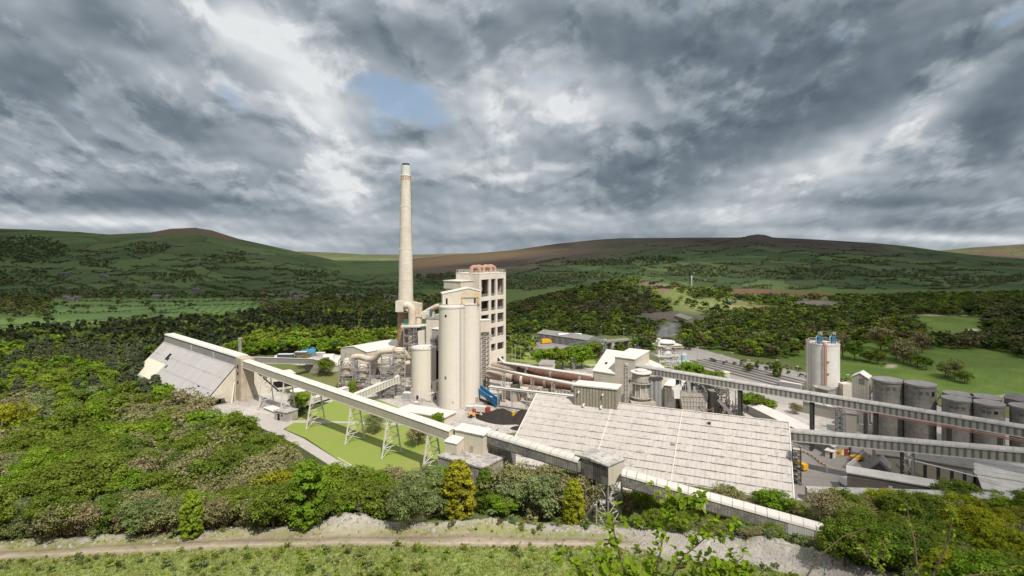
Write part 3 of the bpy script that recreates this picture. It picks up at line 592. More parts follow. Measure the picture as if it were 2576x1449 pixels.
MB().box(L-.36, L-.2, 1.5, 8.5, .2, 3.2).build('door_opening', black, hall)
MB().prism([(L-.2,3.6),(L+5,3.2),(L+5,3.5),(L-.2,3.9)], 1.0, 9.5, 'y').build('canopy', oldconc, hall)
mb = MB(); mb.bar((L+5,-3+W_/2-4,0),(L+.4,W_/2-4,9),.5,.2); mb.bar((L+7,-3+W_/2-5,0),(L+.4,W_/2-5.6,9),.15,.15); mb.build('outside_stair', creamp, hall)
# lean-to wing behind the gallery
wa = G(705, 972, 0); wb = G(752, 985, 0)
t = building('side_wing', 'cream side wing with a dark open bay behind the hall gallery', 'building', G(672,985,0), G(742,975,0), 10, 0, 8, creamp, whiteplain)
panel(t, 'dark_bay', black, 3, 12.5, 1.2, 4.6)
t = gallery('conveyor_gallery', 'low grey conveyor gallery running from the storage hall ridge towards the containers', (*P(612,290,905)[:2], 15.5), (*G(800,914,4.5), 4.0), 3.4, 3.0, hallgrey, whiteplain, 0)
# ------------------------------------------------------------------ gallery 1 and its trestles
A1 = (-131.5, 275.0, 16.6); B1 = (-19.0, 181.0, 12.7)
gallery('conveyor_gallery', 'long cream conveyor gallery sloping over the lawn from the A-shaped hall', A1, B1, 4.0, 3.1, galwall, whiteplain, .45)
rot1 = frame(A1, B1)[0]
for i, (px_, zz_) in enumerate([(670,.0),(724,0),(795,0),(893,0),(985,0),(1087,0)]):
    p = on_line(A1, B1, px_); trestle(p, rot1, 0, 3.7, 8.8 if i > 1 else 7.5, ['white two-legged trestle nearest the storage hall under the cream gallery','white trestle beside the small concrete pump house under the cream gallery','white trestle where the path meets the lawn under the cream gallery','white trestle in the middle of the lawn under the cream gallery','white trestle right of the grey-green round tree on the lawn','white trestle on the lawn closest to the stacked transfer tower'][i])
# pump house and basin by the hall
t = building('pump_house', 'small white concrete pump house with dark doorway below the cream gallery', 'building', G(690,1056,0), G(722,1062,0), 6, 0, 4.2, oldconc, mossroof, slope=0)
panel(t, 'door', black, 2.0, 3.3, 0.1, 3.0); panel(t, 'window', black, 4.2, 5.0, 1.8, 3.0)
t = building('concrete_basin', 'low open concrete basin left of the small pump house', 'basin', G(664,1030,0), G(700,1045,0), 9, 0, 1.0, oldconc, dusty, rt=.2)
t = thing('concrete_silo_stub', 'short stained concrete drum at the end of the long covered belt', 'tank', (*G(752,1020,0), 0)); MB().lathe([(3.8,0),(3.8,7),(3.6,7.2)], n=24).build('shell', oldconc, t); MB().lathe([(4.1,7.2),(4.1,7.6)], n=24).build('lid', dusty, t)
gallery('conveyor_gallery', 'low white covered belt lying on the grass from the concrete drum to the filter frames', (*G(742,1030,0), .6), (*G(872,992,0), 1.5), 3.2, 2.2, creamp, whiteplain, 0)
gallery('conveyor_gallery', 'short ribbed white gallery rising into the lattice filter frames', (*G(892,1003,2), 1.2), (*G(1003,975,5), 8.0), 3.4, 3.0, M('pale_ribbed', (.55,.52,.46), (.35,.32,.27), .4, .2, stripes=('x', 1.4, .6)), whiteplain, 0)
# ------------------------------------------------------------------ transfer tower 1
C1 = G(1216,1176,10.0); L1 = G(1102,1145,10.0)
t = building('concrete_block_building', 'squat stained concrete block with mossy flat roof at the foot of the cream transfer tower', 'building', L1, C1, 11, -9, 10.0, oldwall, mossroof, rt=.5, over=.25)
panel(t, 'window', black, 4.0, 4.8, 13.4, 14.4)
rotb, Lb = frame(L1, C1)
MB().box(Lb+.02, Lb+.08, 4.2, 4.9, 12.8, 13.7).build('window', black, t)
ex = thing('hopper_annex', 'tall dark streaked annex standing behind the squat concrete block', 'building', (*L1, -9), rotb)
MB().box(Lb-7, Lb+.0, 11.3, 17.5, 0, 20.6).build('wall', galgrey, ex); MB().box(Lb-7.2, Lb+.25, 11.1, 17.7, 20.604, 20.9).build('roof', mossroof, ex)
C2 = G(1216,1095,16.4); L2_ = G(1144.5,1080,16.4)
t = building('transfer_tower', 'cream corrugated transfer tower box where two conveyor galleries meet', 'transfer tower', L2_, C2, 8.6, 10.004, 16.4, cream, mossroof, rt=.3)
L_ = t['L']; MB().prism([(-.25,6.1),(4.2,7.0),(4.2,6.75),(-.25,5.85)], -.3, L_+.3, 'x').build('white_roof_strip', whiteplain, t, (0,0,-.05+.35))
dr = panel(t, 'door', M('pinkish_door', (.42,.33,.28)), L_-5.2, L_-3.9, .02, 2.2)
t2 = thing('lean_to_box', 'small cream lean-to box on the squat block left of the transfer tower', 'annex', t.location, t.rotation_euler.z)
MB().prism([(-3.8,.05),(-.08,.05),(-.08,4.3),(-3.8,3.3)], -1.2, 3.6, 'x').build('wall', cream, t2); MB().prism([(-4.0,3.3),(-.06,4.35),(-.06,4.55),(-4.0,3.5)], -1.4, 3.8, 'x').build('roof', whiteplain, t2)
rl = MB(); rl.rail([(3.8,-1.0,.1),(6.6,-3.2,.1),(L_-2,-3.4,.1)], 1.0, .08, 1.2); tag(rl.build('handrail', wsteel), 'white handrail on the mossy roof in front of the transfer tower door', 'handrail'); o_ = COL.objects[-1]; o_.location = t.location; o_.rotation_euler = t.rotation_euler
# gallery 2 and transfer tower 2
A2 = (-6.6, 177.5, 13.0); B2 = (19.5, 155.5, 12.9)
gallery('conveyor_gallery', 'grey streaked gallery with white curved roof between the cream tower and the dark box', A2, B2, 3.8, 2.7, galgrey, whiteroof, 1.15)
C3 = (25.6, 148.0); L3 = (18.0, 156.3)
t = building('transfer_box', 'dark streaked box with pale end wall raised on legs before the great roof', 'transfer tower', L3, C3, 6.9, 11.9, 17.2, darkbox, mossroof, rt=.3, slope=.0)
L_ = t['L']; MB().box(L_+.02, L_+.12, -.05, 6.95, 0, 5.0).build('end_cladding', cream, t)
MB().prism([(-.4,4.95),(L_*.35,5.5),(L_+.3,5.1),(L_+.3,5.3),(L_*.35,5.7),(-.4,5.2)], -.3, 7.2, 'y').build('pitched_roof', mossroof, t)
MB().prism([(0,4.9),(L_*.35,5.45),(L_,4.9)], .003, 6.9, 'y').build('gable_infill', darkbox, t)
fr = thing('support_tower', 'tall steel legs and cross bracing under the dark raised box', 'support tower', (*L3, 0), t.rotation_euler.z)
zb = T1(26, 150) - .5
for x_, y_ in ((.4,.4),(L_/2,.4),(L_-.4,.4),(.4,6.5),(L_/2,6.5),(L_-.4,6.5)): MB().bar((x_,y_,zb),(x_,y_,11.9),.36).build('leg', dsteel if x_ < L_-1 else gsteel, fr)
mb = MB().lattice(L_-4.4, L_-.5, .5, 6.4, zb, 11.8, 3, .2); mb.build('bracing', M('pale_brace', (.5,.47,.43)), fr)
mb = MB(); 
for k in range(2): mb.bar((.4,.4,zb+k*5),(L_/2,.4,zb+5+k*5),.15); mb.bar((L_/2,.4,zb+k*5),(.4,.4,zb+5+k*5),.15)
mb.bar((.4,.4,8),(L_,.4,8),.2); mb.build('tie', dsteel, fr)
MB().tube([(3.8,3,11.9),(3.8,3,8.0)], .8, 10).build('chute', dsteel, fr)
st = thing('stair', 'white steel stair climbing between the legs of the dark raised box', 'stair', (22.0, 149.5, 0), -1.0)
mb = MB()
for s_ in (-.5,.5): mb.bar((-4.5,s_,zb+.3),(.5,s_,7.0),.16,.3); mb.bar((-4.5,s_,zb+1.3),(.5,s_,8.0),.1)
for k in range(16): mb.box(-4.5+k*.32,-4.2+k*.32,-.5,.5,zb+.5+k*.42-.05,zb+.5+k*.42)
mb.build('flight', wsteel, st)
A3 = (29.6, 148.6, 12.2); B3 = (85.0, 126.0, 4.6)
gallery('conveyor_gallery', 'long streaked gallery with ribbed white arched roof running down to the bottom right trees', A3, B3, 3.6, 2.75, galgrey, whiteroof, 1.05, panels=((19,21,whiteplain),(39.5,45.0,M('clean_pale_cladding', (.52,.50,.47), (.4,.38,.35), .3, .3, stripes=('x', .5, .35)))))
t = trestle(on_line(A3, B3, 2000), frame(A3, B3)[0], T1(*on_line(A3, B3, 2000)[:2]), 3.2, 3.4, 'short pale post frame under the lower end of the arched gallery', n=2)
# ------------------------------------------------------------------ great white shed
RL = (*G(1350,990,15.0), 15.0); RR = (*G(1986,1062,15.0), 15.0)
rotS, LS = frame(RL, RR); shed = thing('clinker_store', 'huge white sheeted store roof sloping towards the viewer', 'storage hall', (RL[0], RL[1], 0), rotS)
def sr(y): return 15.0 + .49 * y
WS = 42
mb = MB(); N_ = 24
for k in range(14):      # roof built of overlapping courses of sheet, so every joint is a real lip
    y0 = -k * 3.0; y1 = y0 - 3.03; o0 = 0.10 * 0; mb.hexa([(0,y1,sr(y1)-.32),(LS,y1,sr(y1)-.32),(LS,y0,sr(y0)-.32-.04),(0,y0,sr(y0)-.32-.04)], [(0,y1,sr(y1)+.0),(LS,y1,sr(y1)+.0),(LS,y0,sr(y0)-.05),(0,y0,sr(y0)-.05)])
mb.build('roof_slope', shedroof, shed)
MB().prism([(0.2,14.7),(WS*.7,14.7-.49*WS*.7),(WS*.7,15-.49*WS*.7),(.2,15.0)], 0, LS, 'x').build('roof_slope', shedroof, shed)
MB().prism([(-30,-.2),(29,0),(.1,14.5)], .25, LS-.25, 'x').build('gable_wall', oldconc, shed)
MB().bar((LS-.1,-40,sr(-40)+.12),(LS-.1,0,15.12),.3,.2).bar((.1,-40,sr(-40)+.12),(.1,0,15.12),.4,.2).build('verge', dusty, shed)
MB().bar((0,0,15.05),(LS,0,15.05),.5,.2).build('ridge', whiteplain, shed)
for f_ in (.62,.345): 
    mb = MB(); mb.bar((LS*f_,-40,sr(-40)+.1),(LS*f_,-.3,15-.05),.28,.14); mb.build('roof_joint', whiteplain, shed)
mb = MB().box(LS*.72, LS*.72+1.0, -5.5, -4.3, sr(-5.5), sr(-4.5)+.7); mb.build('roof_vent', oldconc, shed)
MB().box(LS*.72+.1, LS*.72+.9, -5.52, -5.46, sr(-5.5)+.2, sr(-5.5)+1.0).build('vent_opening', black, shed)
mb = MB().box(LS*.60, LS*.60+1.3, -16.5, -15.4, sr(-16.5), sr(-15.4)+.25); mb.build('roof_hatch', M('grey_hatch', (.35,.33,.31)), shed)
bx = thing('head_house', 'ribbed grey head house box sitting across the ridge of the great white roof', 'head house', (RL[0], RL[1], 0), rotS)
x0 = local(shed, on_line(RL, RR, 1456))[0] - 1.0; x1 = x0 + 17.2
MB().box(x0, x1, -3.6, 3.6, 12.0, 20.9).build('wall', M('ribbed_old_sheet', (.40,.36,.28), (.16,.14,.11), .7, .12, stripes=('x', 1.25, .75), streak=.8), bx); MB().box(x0-.35, x1+.35, -4.0, 4.0, 20.904, 21.4).build('roof', dusty, bx)
for xx_ in (x0+2.2, x0+11.8): MB().tube([(xx_,-3.6,18.6),(xx_,-4.3,18.7),(xx_,-4.5,18.2)], .3, 8).build('vent_pipe', wsteel, bx)
for xx_ in (x0+4.2, x0+11.2): MB().tube([(xx_,-3.6,13.9),(xx_,-4.4,14.0),(xx_,-4.8,13.3)], .42, 8).build('vent_pipe', wsteel, bx)
# lattice at right end of the shed
t = thing('stair_tower', 'dark open lattice stair tower at the right end of the great white roof', 'stair tower', (*G(2004,1215,0), 0), rotS)
MB().lattice(-1.2,1.2,-1.5,1.5,0,11,6,.16).build('frame', dsteel, t); mb = MB()
for k in range(6): mb.box(-1.1,1.1,-1.4,1.4,1.8*k+1.7,1.8*k+1.8)
mb.build('landing', oldconc, t)
# ------------------------------------------------------------------ right-hand galleries
A4 = (57.5, 256, 18.3); B4 = (165.0, 158.6, 18.3)
gallery('conveyor_gallery', 'longest ribbed grey gallery crossing high in front of the white silo and grey silos', A4, B4, 3.4, 2.6, galstr, galtop, .8)
for px_, lab in ((1862,'dark pillar under the high ribbed gallery beside the bag filter'),(1706,'pair of dark posts under the high ribbed gallery next to the cyclone tank'),(2043,'dark pillar under the high ribbed gallery where the long low shed begins'),(2204,'dark pillar under the high ribbed gallery in front of the tall grey silos')):
    p = on_line(A4, B4, px_); t = thing('gallery_pillar', lab, 'pillar', (p[0], p[1], 0), frame(A4, B4)[0], 'dark pillars under the ribbed galleries')
    MB().box(-.5,.5,-1.5,-.9,0,18.3).build('post', dsteel, t); MB().box(-.5,.5,.9,1.5,0,18.3).build('post', dsteel, t)
    mb = MB()
    for k in range(6): mb.bar((0,-1.2,3*k),(0,1.2,3*k+3),.2)
    mb.build('bracing', dsteel, t)
A5 = (95.5, 191.5, 9.3); B5 = (146.0, 150.5, 16.6)
gallery('conveyor_gallery', 'ribbed grey gallery leaving the right end of the great white roof', A5, B5, 3.6, 2.8, galstr, galtop, .9)
p = on_line(A5, B5, 2279); t = thing('gallery_pillar', 'tall dark braced pillar under the lower ribbed gallery', 'pillar', (p[0], p[1], 0), frame(A5, B5)[0], 'dark pillars under the ribbed galleries')
for s_ in (-1,1): MB().box(-1.4,-.6,s_*1.3-.3,s_*1.3+.3,0,p[2]).build('post', dsteel, t)
for s_ in (-1,1): MB().box(1.6,2.1,s_*1.3-.2,s_*1.3+.2,0,p[2]).build('post', gsteel, t)
mb = MB()
for k in range(4): mb.bar((-1,-1.3,3.2*k),(1.9,-1.3,3.2*k+3.2),.22); mb.bar((1.9,-1.3,3.2*k),(-1,-1.3,3.2*k+3.2),.22)
mb.build('bracing', steel, t)
A6 = (*G(2028,1257,0), .2); p6 = P(2640,149,1278)
gallery('conveyor_gallery', 'lowest crusty grey gallery lying behind the bottom right trees', A6, p6, 3.4, 2.6, galgrey, galtop, .9)
# pipes on trestles in front of grey silos
pa = on_line(A4, B4, 2180); PP0 = (*G(2260,1165,14)[:2], 14); PP0 = P(2262, 216, 1162-0); 
P7a = P(2270-0, 219, 1016+12); 
t = thing('pipe_bridge', 'twin salmon pipes on slim legs crossing in front of the grey silos', 'pipe bridge', (0,0,0))
q0 = P(2103, 230, 1024); q1 = P(2700, 172, 1135)
for dz_ in (0,.55): MB().tube([(q0[0],q0[1],q0[2]+dz_),(q1[0],q1[1],q1[2]+dz_)], .17, 8).build('pipe', redpipe, t)
for f_ in (.02,.16,.33,.55,.75):
    a = Vector(q0).lerp(Vector(q1), f_); MB().lattice(a.x-.4,a.x+.4,a.y-.5,a.y+.5,0,a.z,9,.12).build('leg', dsteel, t)
# ------------------------------------------------------------------ chimney
CH = (-66.8, 350.0)
ch = thing('chimney', 'very tall pale tapering chimney with dark cap', 'chimney', (*CH, 0))
pr = [(5.35,0),(4.95,30),(4.6,45),(4.05,75),(3.5,100),(3.05,120)]
def rad(z): return float(np.interp(z, [p[1] for p in pr], [p[0] for p in pr]))
MB().lathe([(rad(z), z) for z in np.linspace(36, 121, 30)], n=40).build('shaft', cconc, ch)
MB().lathe([(rad(z), z) for z in np.linspace(0, 36, 8)], n=40).build('rust_stained_base', rustwall, ch)
MB().lathe([(2.95,121),(2.85,127.2),(2.95,127.3)], n=32).build('collar', M('grey_collar', (.62,.61,.56), (.45,.42,.36), .5, .3), ch)
MB().lathe([(2.3,127.3),(2.3,128.3)], n=24).build('cap', black, ch)
MB().lathe([(3.3,120.4),(3.3,120.9),(2.9,121.2)], n=32).build('ring', wconc, ch)
for z_ in (101, 88, 74.5):
    mb = MB(); r_ = rad(z_)
    for k in range(28): a = k*math.tau/28; mb.box(math.cos(a)*r_-.16, math.cos(a)*r_+.16, math.sin(a)*r_-.16, math.sin(a)*r_+.16, z_, z_+.5)
    mb.build('bolt_ring', wconc, ch)
mb = MB()
for k in range(14): a = k*math.tau/14; mb.box(math.cos(a)*3.02-.3, math.cos(a)*3.02+.3, math.sin(a)*3.02-.3, math.sin(a)*3.02+.3, 118.2, 119.8)
mb.build('vent_slot', M('rust_orange', (.5,.32,.2)), ch)
mb = MB(); a = -.15
for s_ in (0,.5): mb.bar((5.4*math.cos(a),5.4*math.sin(a)+s_,0),(3.15*math.cos(a),3.15*math.sin(a)+s_,121),.14)
for k in range(60): z_ = 2*k; r_ = 5.4-2.25*z_/121; mb.bar((r_*math.cos(a),r_*math.sin(a),z_),(r_*math.cos(a),r_*math.sin(a)+.5,z_),.1)
mb.build('ladder', greenm, ch)
MB().lathe([(5.0,35.2),(6.2,35.2),(6.2,35.6),(5.0,35.6)], n=32).build('walkway', dusty, ch)
def bend(pts, rr=3, n=6):
    """round the corners of a path"""
    out = [Vector(pts[0])]
    for a, b, c in zip(pts[:-2], pts[1:-1], pts[2:]):
        a, b, c = Vector(a), Vector(b), Vector(c); u_ = b + (a-b).normalized()*min(rr,(a-b).length*.48); w_ = b + (c-b).normalized()*min(rr,(c-b).length*.48)
        for k in range(n+1): s_ = k/n; out.append(u_*(1-s_)**2 + b*2*s_*(1-s_) + w_*s_*s_)
    out.append(Vector(pts[-1])); return out
def W3(px, Y, py): return Vector(P(px, Y, py))
fd = thing('flue_duct', 'rust-streaked flue ducts curling down beside the chimney foot', 'duct', (0,0,0))
MB().tube(bend([W3(1008,342,770),W3(1036,340,768),W3(1036,340,800),W3(1035,340,884)], 6), [2.1]*9+[2.1], 16).build('duct', duct, fd) if False else None
pt = bend([W3(1012,341,768),W3(1037,339,768),W3(1035,339,900)], 5); MB().tube(pt, 2.3, 16).build('duct', duct, fd)
pt = [W3(1053,341,795),W3(1052,341,905)]; MB().tube(pt, 1.9, 16).build('duct', duct, fd)
b_ = W3(1006,341,770); MB().box(b_.x-2.2,b_.x+2.6,b_.y-2.6,b_.y+2.2,b_.z-3.2,b_.z+3.2).build('inlet_box', creamp, fd)
b_ = W3(1052,341,778); MB().hexa([(b_.x-2.2,b_.y-2.2,b_.z-4.5),(b_.x+2.4,b_.y-2.2,b_.z-4.5),(b_.x+2.4,b_.y+2,b_.z-4.5),(b_.x-2.2,b_.y+2,b_.z-4.5)],[(b_.x-3.6,b_.y-2.2,b_.z+4.8),(b_.x+2.4,b_.y-2.2,b_.z+3.6),(b_.x+2.4,b_.y+2,b_.z+3.6),(b_.x-3.6,b_.y+2,b_.z+4.8)]).build('inlet_box', duct, fd)
b_ = W3(1022,339,811); MB().box(b_.x-1.2,b_.x+1.2,b_.y-1.2,b_.y+1.2,b_.z-1.8,b_.z+1.8).build('control_box', greenm, fd)
mb = MB()
for (c_, z_, r_) in ((W3(1036,339,0),0,2.36),(W3(1052,341,0),0,1.96)):
    for py_ in range(830, 900, 12): zz_ = H-(py_-HY)*340/F; mb.lathe([(r_+.12,zz_),(r_+.12,zz_+.3)], c_.x, c_.y, 14)
mb.build('duct_flange', rustwall, fd)
fs = thing('duct_platform', 'rusty round platform and lattice frame holding the two flue ducts', 'platform', (0,0,0))
b_ = W3(1047,337,818); dk_ = MB().box(b_.x-8.5,b_.x+7.5,b_.y-4,b_.y+5,b_.z-.8,b_.z).build('deck', dusty, fs)
MB().rail([(b_.x-8.5,b_.y-4,b_.z),(b_.x+7.5,b_.y-4,b_.z),(b_.x+7.5,b_.y+5,b_.z)],1.4,.14,2.0).build('railing', steel, dk_)
MB().lattice(b_.x-6.8,b_.x+6.0,b_.y-3.6,b_.y+4,8,b_.z-.8,4,.35).build('frame', gsteel, fs)
MB().lattice(b_.x-.8,b_.x+.8,b_.y-3.6,b_.y+1,8,b_.z-.8,6,.25).build('frame', gsteel, fs)
b_ = W3(1065,325,852); MB().hexa([(b_.x-3,b_.y,b_.z-4),(b_.x+3,b_.y,b_.z-5),(b_.x+3,b_.y+5,b_.z-5),(b_.x-3,b_.y+5,b_.z-4)],[(b_.x-3.4,b_.y,b_.z+4),(b_.x+1.8,b_.y,b_.z+5),(b_.x+1.8,b_.y+5,b_.z+5),(b_.x-3.4,b_.y+5,b_.z+4)]); 
tb = thing('tilted_hopper', 'tilted cream hopper box between the flue ducts and the small silo', 'hopper', (0,0,0)); MB().hexa([(b_.x-3,b_.y,b_.z-4),(b_.x+3,b_.y,b_.z-5),(b_.x+3,b_.y+5,b_.z-5),(b_.x-3,b_.y+5,b_.z-4)],[(b_.x-3.4,b_.y,b_.z+4),(b_.x+1.8,b_.y,b_.z+5),(b_.x+1.8,b_.y+5,b_.z+5),(b_.x-3.4,b_.y+5,b_.z+4)]).build('shell', creamp, tb)
# ------------------------------------------------------------------ preheater tower
TA = (-18.2, 310.0); dR = np.array([.6,.8]); dL = np.array([-.8,.6]); LRt, LLt, TH = 24.3, 17.6, 60.6
rotR = math.atan2(.8,.6)
tw = thing('preheater_tower', 'tall cream concrete tower with open window bays and red ducts on top', 'tower', (*TA, 0), rotR)
def zy(y): return H - (y-HY)*.2275
def fx(a): return a * LRt
rowsT = [(744.5,702),(781,755),(814,790),(849,825),(884,866),(914.6,904)]
holes = []
for r_, (yb, yt) in enumerate(rowsT):
    for c_, (xa, xb) in enumerate(((.07,.35),(.43,.60),(.67,.92))):
        if (r_ >= 4 and c_ == 0) or (r_ == 5 and c_ == 1): continue
        holes.append((fx(xa), fx(xb), zy(yb), zy(yt)))
mb = MB(); pierced(mb, LRt, TH, holes, .9); mb.build('front_wall', tconc, tw)
# left face: local y runs towards the left-back
mb = MB(); mb.box(.0,.9,.91,LLt,0,TH); mb.build('side_wall', tconc, tw); mb = MB(); mb.box(.901,LRt-.001,LLt-.8,LLt,0,TH); mb.build('rear_wall', tconc, tw)
MB().box(LRt-.9,LRt-.002,.91,LLt-.81,0,TH-2).build('side_wall', tconc, tw)
for k, z_ in enumerate((15,23,31,38.2,46.6)): MB().box(.95,LRt-.95,.95,LLt-.85,z_-.5,z_).build('floor_slab', dconc, tw)
rsl = MB().box(-.1,LRt+.1,-.1,LLt+.1,TH+.003,TH+.5).build('roof_slab', tconc, tw)
MB().rail([(.2,.2,TH+.5),(LRt-.2,.2,TH+.5),(LRt-.2,LLt-.2,TH+.5),(.2,LLt-.2,TH+.5),(.2,.2,TH+.5)],1.6,.12,2.2).build('railing', wsteel, rsl)
vs = M('vessel_dust', (.42,.36,.31), (.25,.17,.13), .8, .4)
for k, (x_, y_, z0_, z1_, r_) in enumerate([(5,5,47,58,2.3),(12.5,5,47,58,1.8),(19,5,47,56,2.4),(5,5,39,45,1.6),(12.5,4,39,44,1.5),(19,5,31.5,38,2.2),(12.5,5,31.5,37,1.4),(19,6,23.5,30,1.9),(5,5,31.5,36,1.8),(12,5,24,29,1.6)]):
    MB().lathe([(r_*.3,z0_),(r_,z0_+(z1_-z0_)*.35),(r_,z1_-1),(r_*.5,z1_)], x_, y_, 14).build('cyclone_vessel', vs, tw)
mb = MB()
for (a,b,c,d) in holes[:13]: mb.rail([(a+.2,1.2,c+.05),(b-.2,1.2,c+.05)],1.2,.1,1.5)
mb.build('bay_railing', wsteel, tw)
for x_ in (2.2, 6.0, 12.6, 16.4):
    pts = bend([(x_,8,TH-2),(x_,8,TH+4.2),(x_+1.0,5,TH+4.2) if False else (x_+4.8,6,TH+3.4),(x_+4.8,6,TH+.2)],3.4); MB().tube(pts, 1.2, 14).build('roof_duct', ductred, tw)
# projecting box on the left face
b0_ = W3(1147,300,0)
bxm = thing('projecting_house', 'cream corrugated box projecting from the top of the preheater tower', 'annex', (*TA, 0), rotR)
MB().box(-9.5,-.05,5.0,16.8,39.5,52.4).build('wall', cream, bxm); MB().prism([(4.6,52.6),(17.2,52.6),(17.2,56.8),(4.6,56.8)],-10.5,-.05,'x').build('upper_wall', cream, bxm); MB().prism([(4.2,56.804),(17.6,56.804),(17.6,57.2),(4.2,57.2)],-10.9,-.05,'x').build('roof', whiteplain, bxm)
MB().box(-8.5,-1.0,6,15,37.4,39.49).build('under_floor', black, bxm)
for p_ in ((-8,6.5),(-1,6.5),(-8,15),(-1,15)): MB().bar((p_[0],p_[1],0),(p_[0],p_[1],39.5),.8).build('leg', tconc, bxm)
# tower rear-left block
t = building('raw_mill_building', 'beige block with flat roof and dark louvred window behind the silos', 'building', W3(1072,322,0)[:2], W3(1150,316,0)[:2], 18, 0, H-(797-HY)*322/F, tconc, mossroof, rt=1.0)
panel(t, 'louvre', glass, 8, 14, 27, 30); panel(t, 'louvre', black, 14.5, 17.5, 27, 30)
zt = H-(797-HY)*322/F; MB().rail([(0,0,zt),(17,0,zt)],1.2,.12,2).build('railing', steel, t)
o1 = thing('roof_duct', 'pale angled duct on the beige block roof behind the big silos', 'duct', (0,0,0)); MB().tube(bend([W3(1062,325,792),W3(1078,325,782),W3(1104,322,768),W3(1112,320,775)],4), 1.6, 12).build('pipe', duct, o1); a_ = W3(1076,324,790); MB().box(a_.x-3,a_.x+4,a_.y-2,a_.y+2,a_.z-2.5,a_.z+1.5).build('box', creamp, o1)
o1 = thing('blue_drum', 'small blue drum on the beige block roof', 'drum', W3(1085,321,789)); MB().lathe([(.8,0),(.8,2.6)],n=12).build('shell', bluep, o1)
# ------------------------------------------------------------------ the pale silos
ROOF = {}
def silo(name, label, cx, cy, r, h, wall, top, rim=.35, group=None, n=44):
    t = thing(name, label, 'silo', (cx, cy, 0), 0, group); MB().lathe([(r,0),(r,h)], n=n).build('shell', wall, t)
    t_r = MB().lathe([(r+.25,h+.003),(r+.25,h+.7)], n=n).build('roof', top, t); ROOF[t.name] = t_r; return t
def bump(t, r, ang, z, w, h, mat, nm='opening', d=.12):
    o = MB().box(-w/2, w/2, -d, d, 0, h).build(nm, mat, t); o.location = (math.cos(ang)*(r-.02), math.sin(ang)*(r-.02), z); o.rotation_euler = (0,0,ang+math.pi/2); return o
sA = silo('silo', 'tallest front pale concrete silo with small dark hatches', -28.6, 265, 6.05, 47.0, conc, dusty)
bump(sA, 6.05, math.radians(-112), 43, .9, 1.0, black); bump(sA, 6.05, math.radians(-113), 14, .9, 1.4, M('grey_louvre', (.2,.19,.17))); bump(sA, 6.05, math.radians(-80), 3, .8, .8, steel)
sB = silo('silo', 'second tall pale concrete silo half hidden behind the tallest one', -21.9, 275.4, 6.05, 47.5, conc, dusty)
sC = silo('silo', 'shorter pale concrete silo left of the tall pair', -44.4, 279.5, 6.15, 25.0, conc, dusty)
bump(sC, 6.15, math.radians(-110), 0.2, 1.1, 2.6, black, 'door')
MB().rail([(6*math.cos(a)*1.0, 6*math.sin(a), 25.7) for a in np.linspace(0, math.tau, 19)],1.1,.09,2).build('railing', wsteel, ROOF[sC.name])
MB().rail([(6*math.cos(a)*1.0, 6*math.sin(a), 47.7) for a in np.linspace(0, math.tau, 19)],1.1,.09,2).build('railing', wsteel, ROOF[sA.name])
hh = thing('silo_head_house', 'cream sheeted house with sloping white roof on top of the tall silos', 'head house', (-33.4, 268, 47.9), math.atan2(.2,.98))
MB().prism([(0,0),(18,0),(18,6.2),(12.5,7.6),(0,5.1)],0,8,'y').build('wall', cream, hh); MB().prism([(-.4,5.1),(12.5,7.65),(18.4,6.1),(18.4,6.45),(12.5,8.0),(-.4,5.45)],-.3,8.3,'y').build('roof', whiteplain, hh)
panel(hh, 'door', black, 1.5, 2.4, .1, 3.0); panel(hh, 'door', black, 15.2, 16, .1, 2.6)
gy = thing('lifting_gantry', 'yellow lifting gantry frame in front of the silo head house', 'gantry', (-33.4, 268, 47.9), math.atan2(.2,.98)); MB().bar((9.5,-1.6,0),(9.5,-1.6,5.2),.22).bar((17.5,-1.6,0),(17.5,-1.6,5.0),.22).bar((9.2,-1.6,5.1),(17.8,-1.6,5.1),.28).bar((16,-1.6,5),(17.5,-1.6,2),.15).build('frame', yellow, gy)
t = building('silo_annex', 'grey narrow annex with curved dust pipe between the short and tall silos', 'annex', W3(1086,296,0)[:2], W3(1110,293,0)[:2], 8, 0, H-(826-HY)*296/F, M('grey_annex', (.36,.34,.31), (.2,.18,.16), .5, .2), dusty)
MB().tube(bend([(0.5,-1,29),(0.5,-1.6,25),(1.8,-1.6,23),(3.5,-1.8,27),(5,-1.5,28)],2), .35, 8).build('dust_pipe', steel, t)
MB().lathe([(.3,20.5),(1.1,23),(1.1,27),(.5,27.6)], 2.2, -1.3, 12).build('cyclone', steel, t)
panel(t, 'gap_shadow_panel', black, 3.0, 5.2, 2, 21)  # flat black panel painted for the shade in the gap between silos
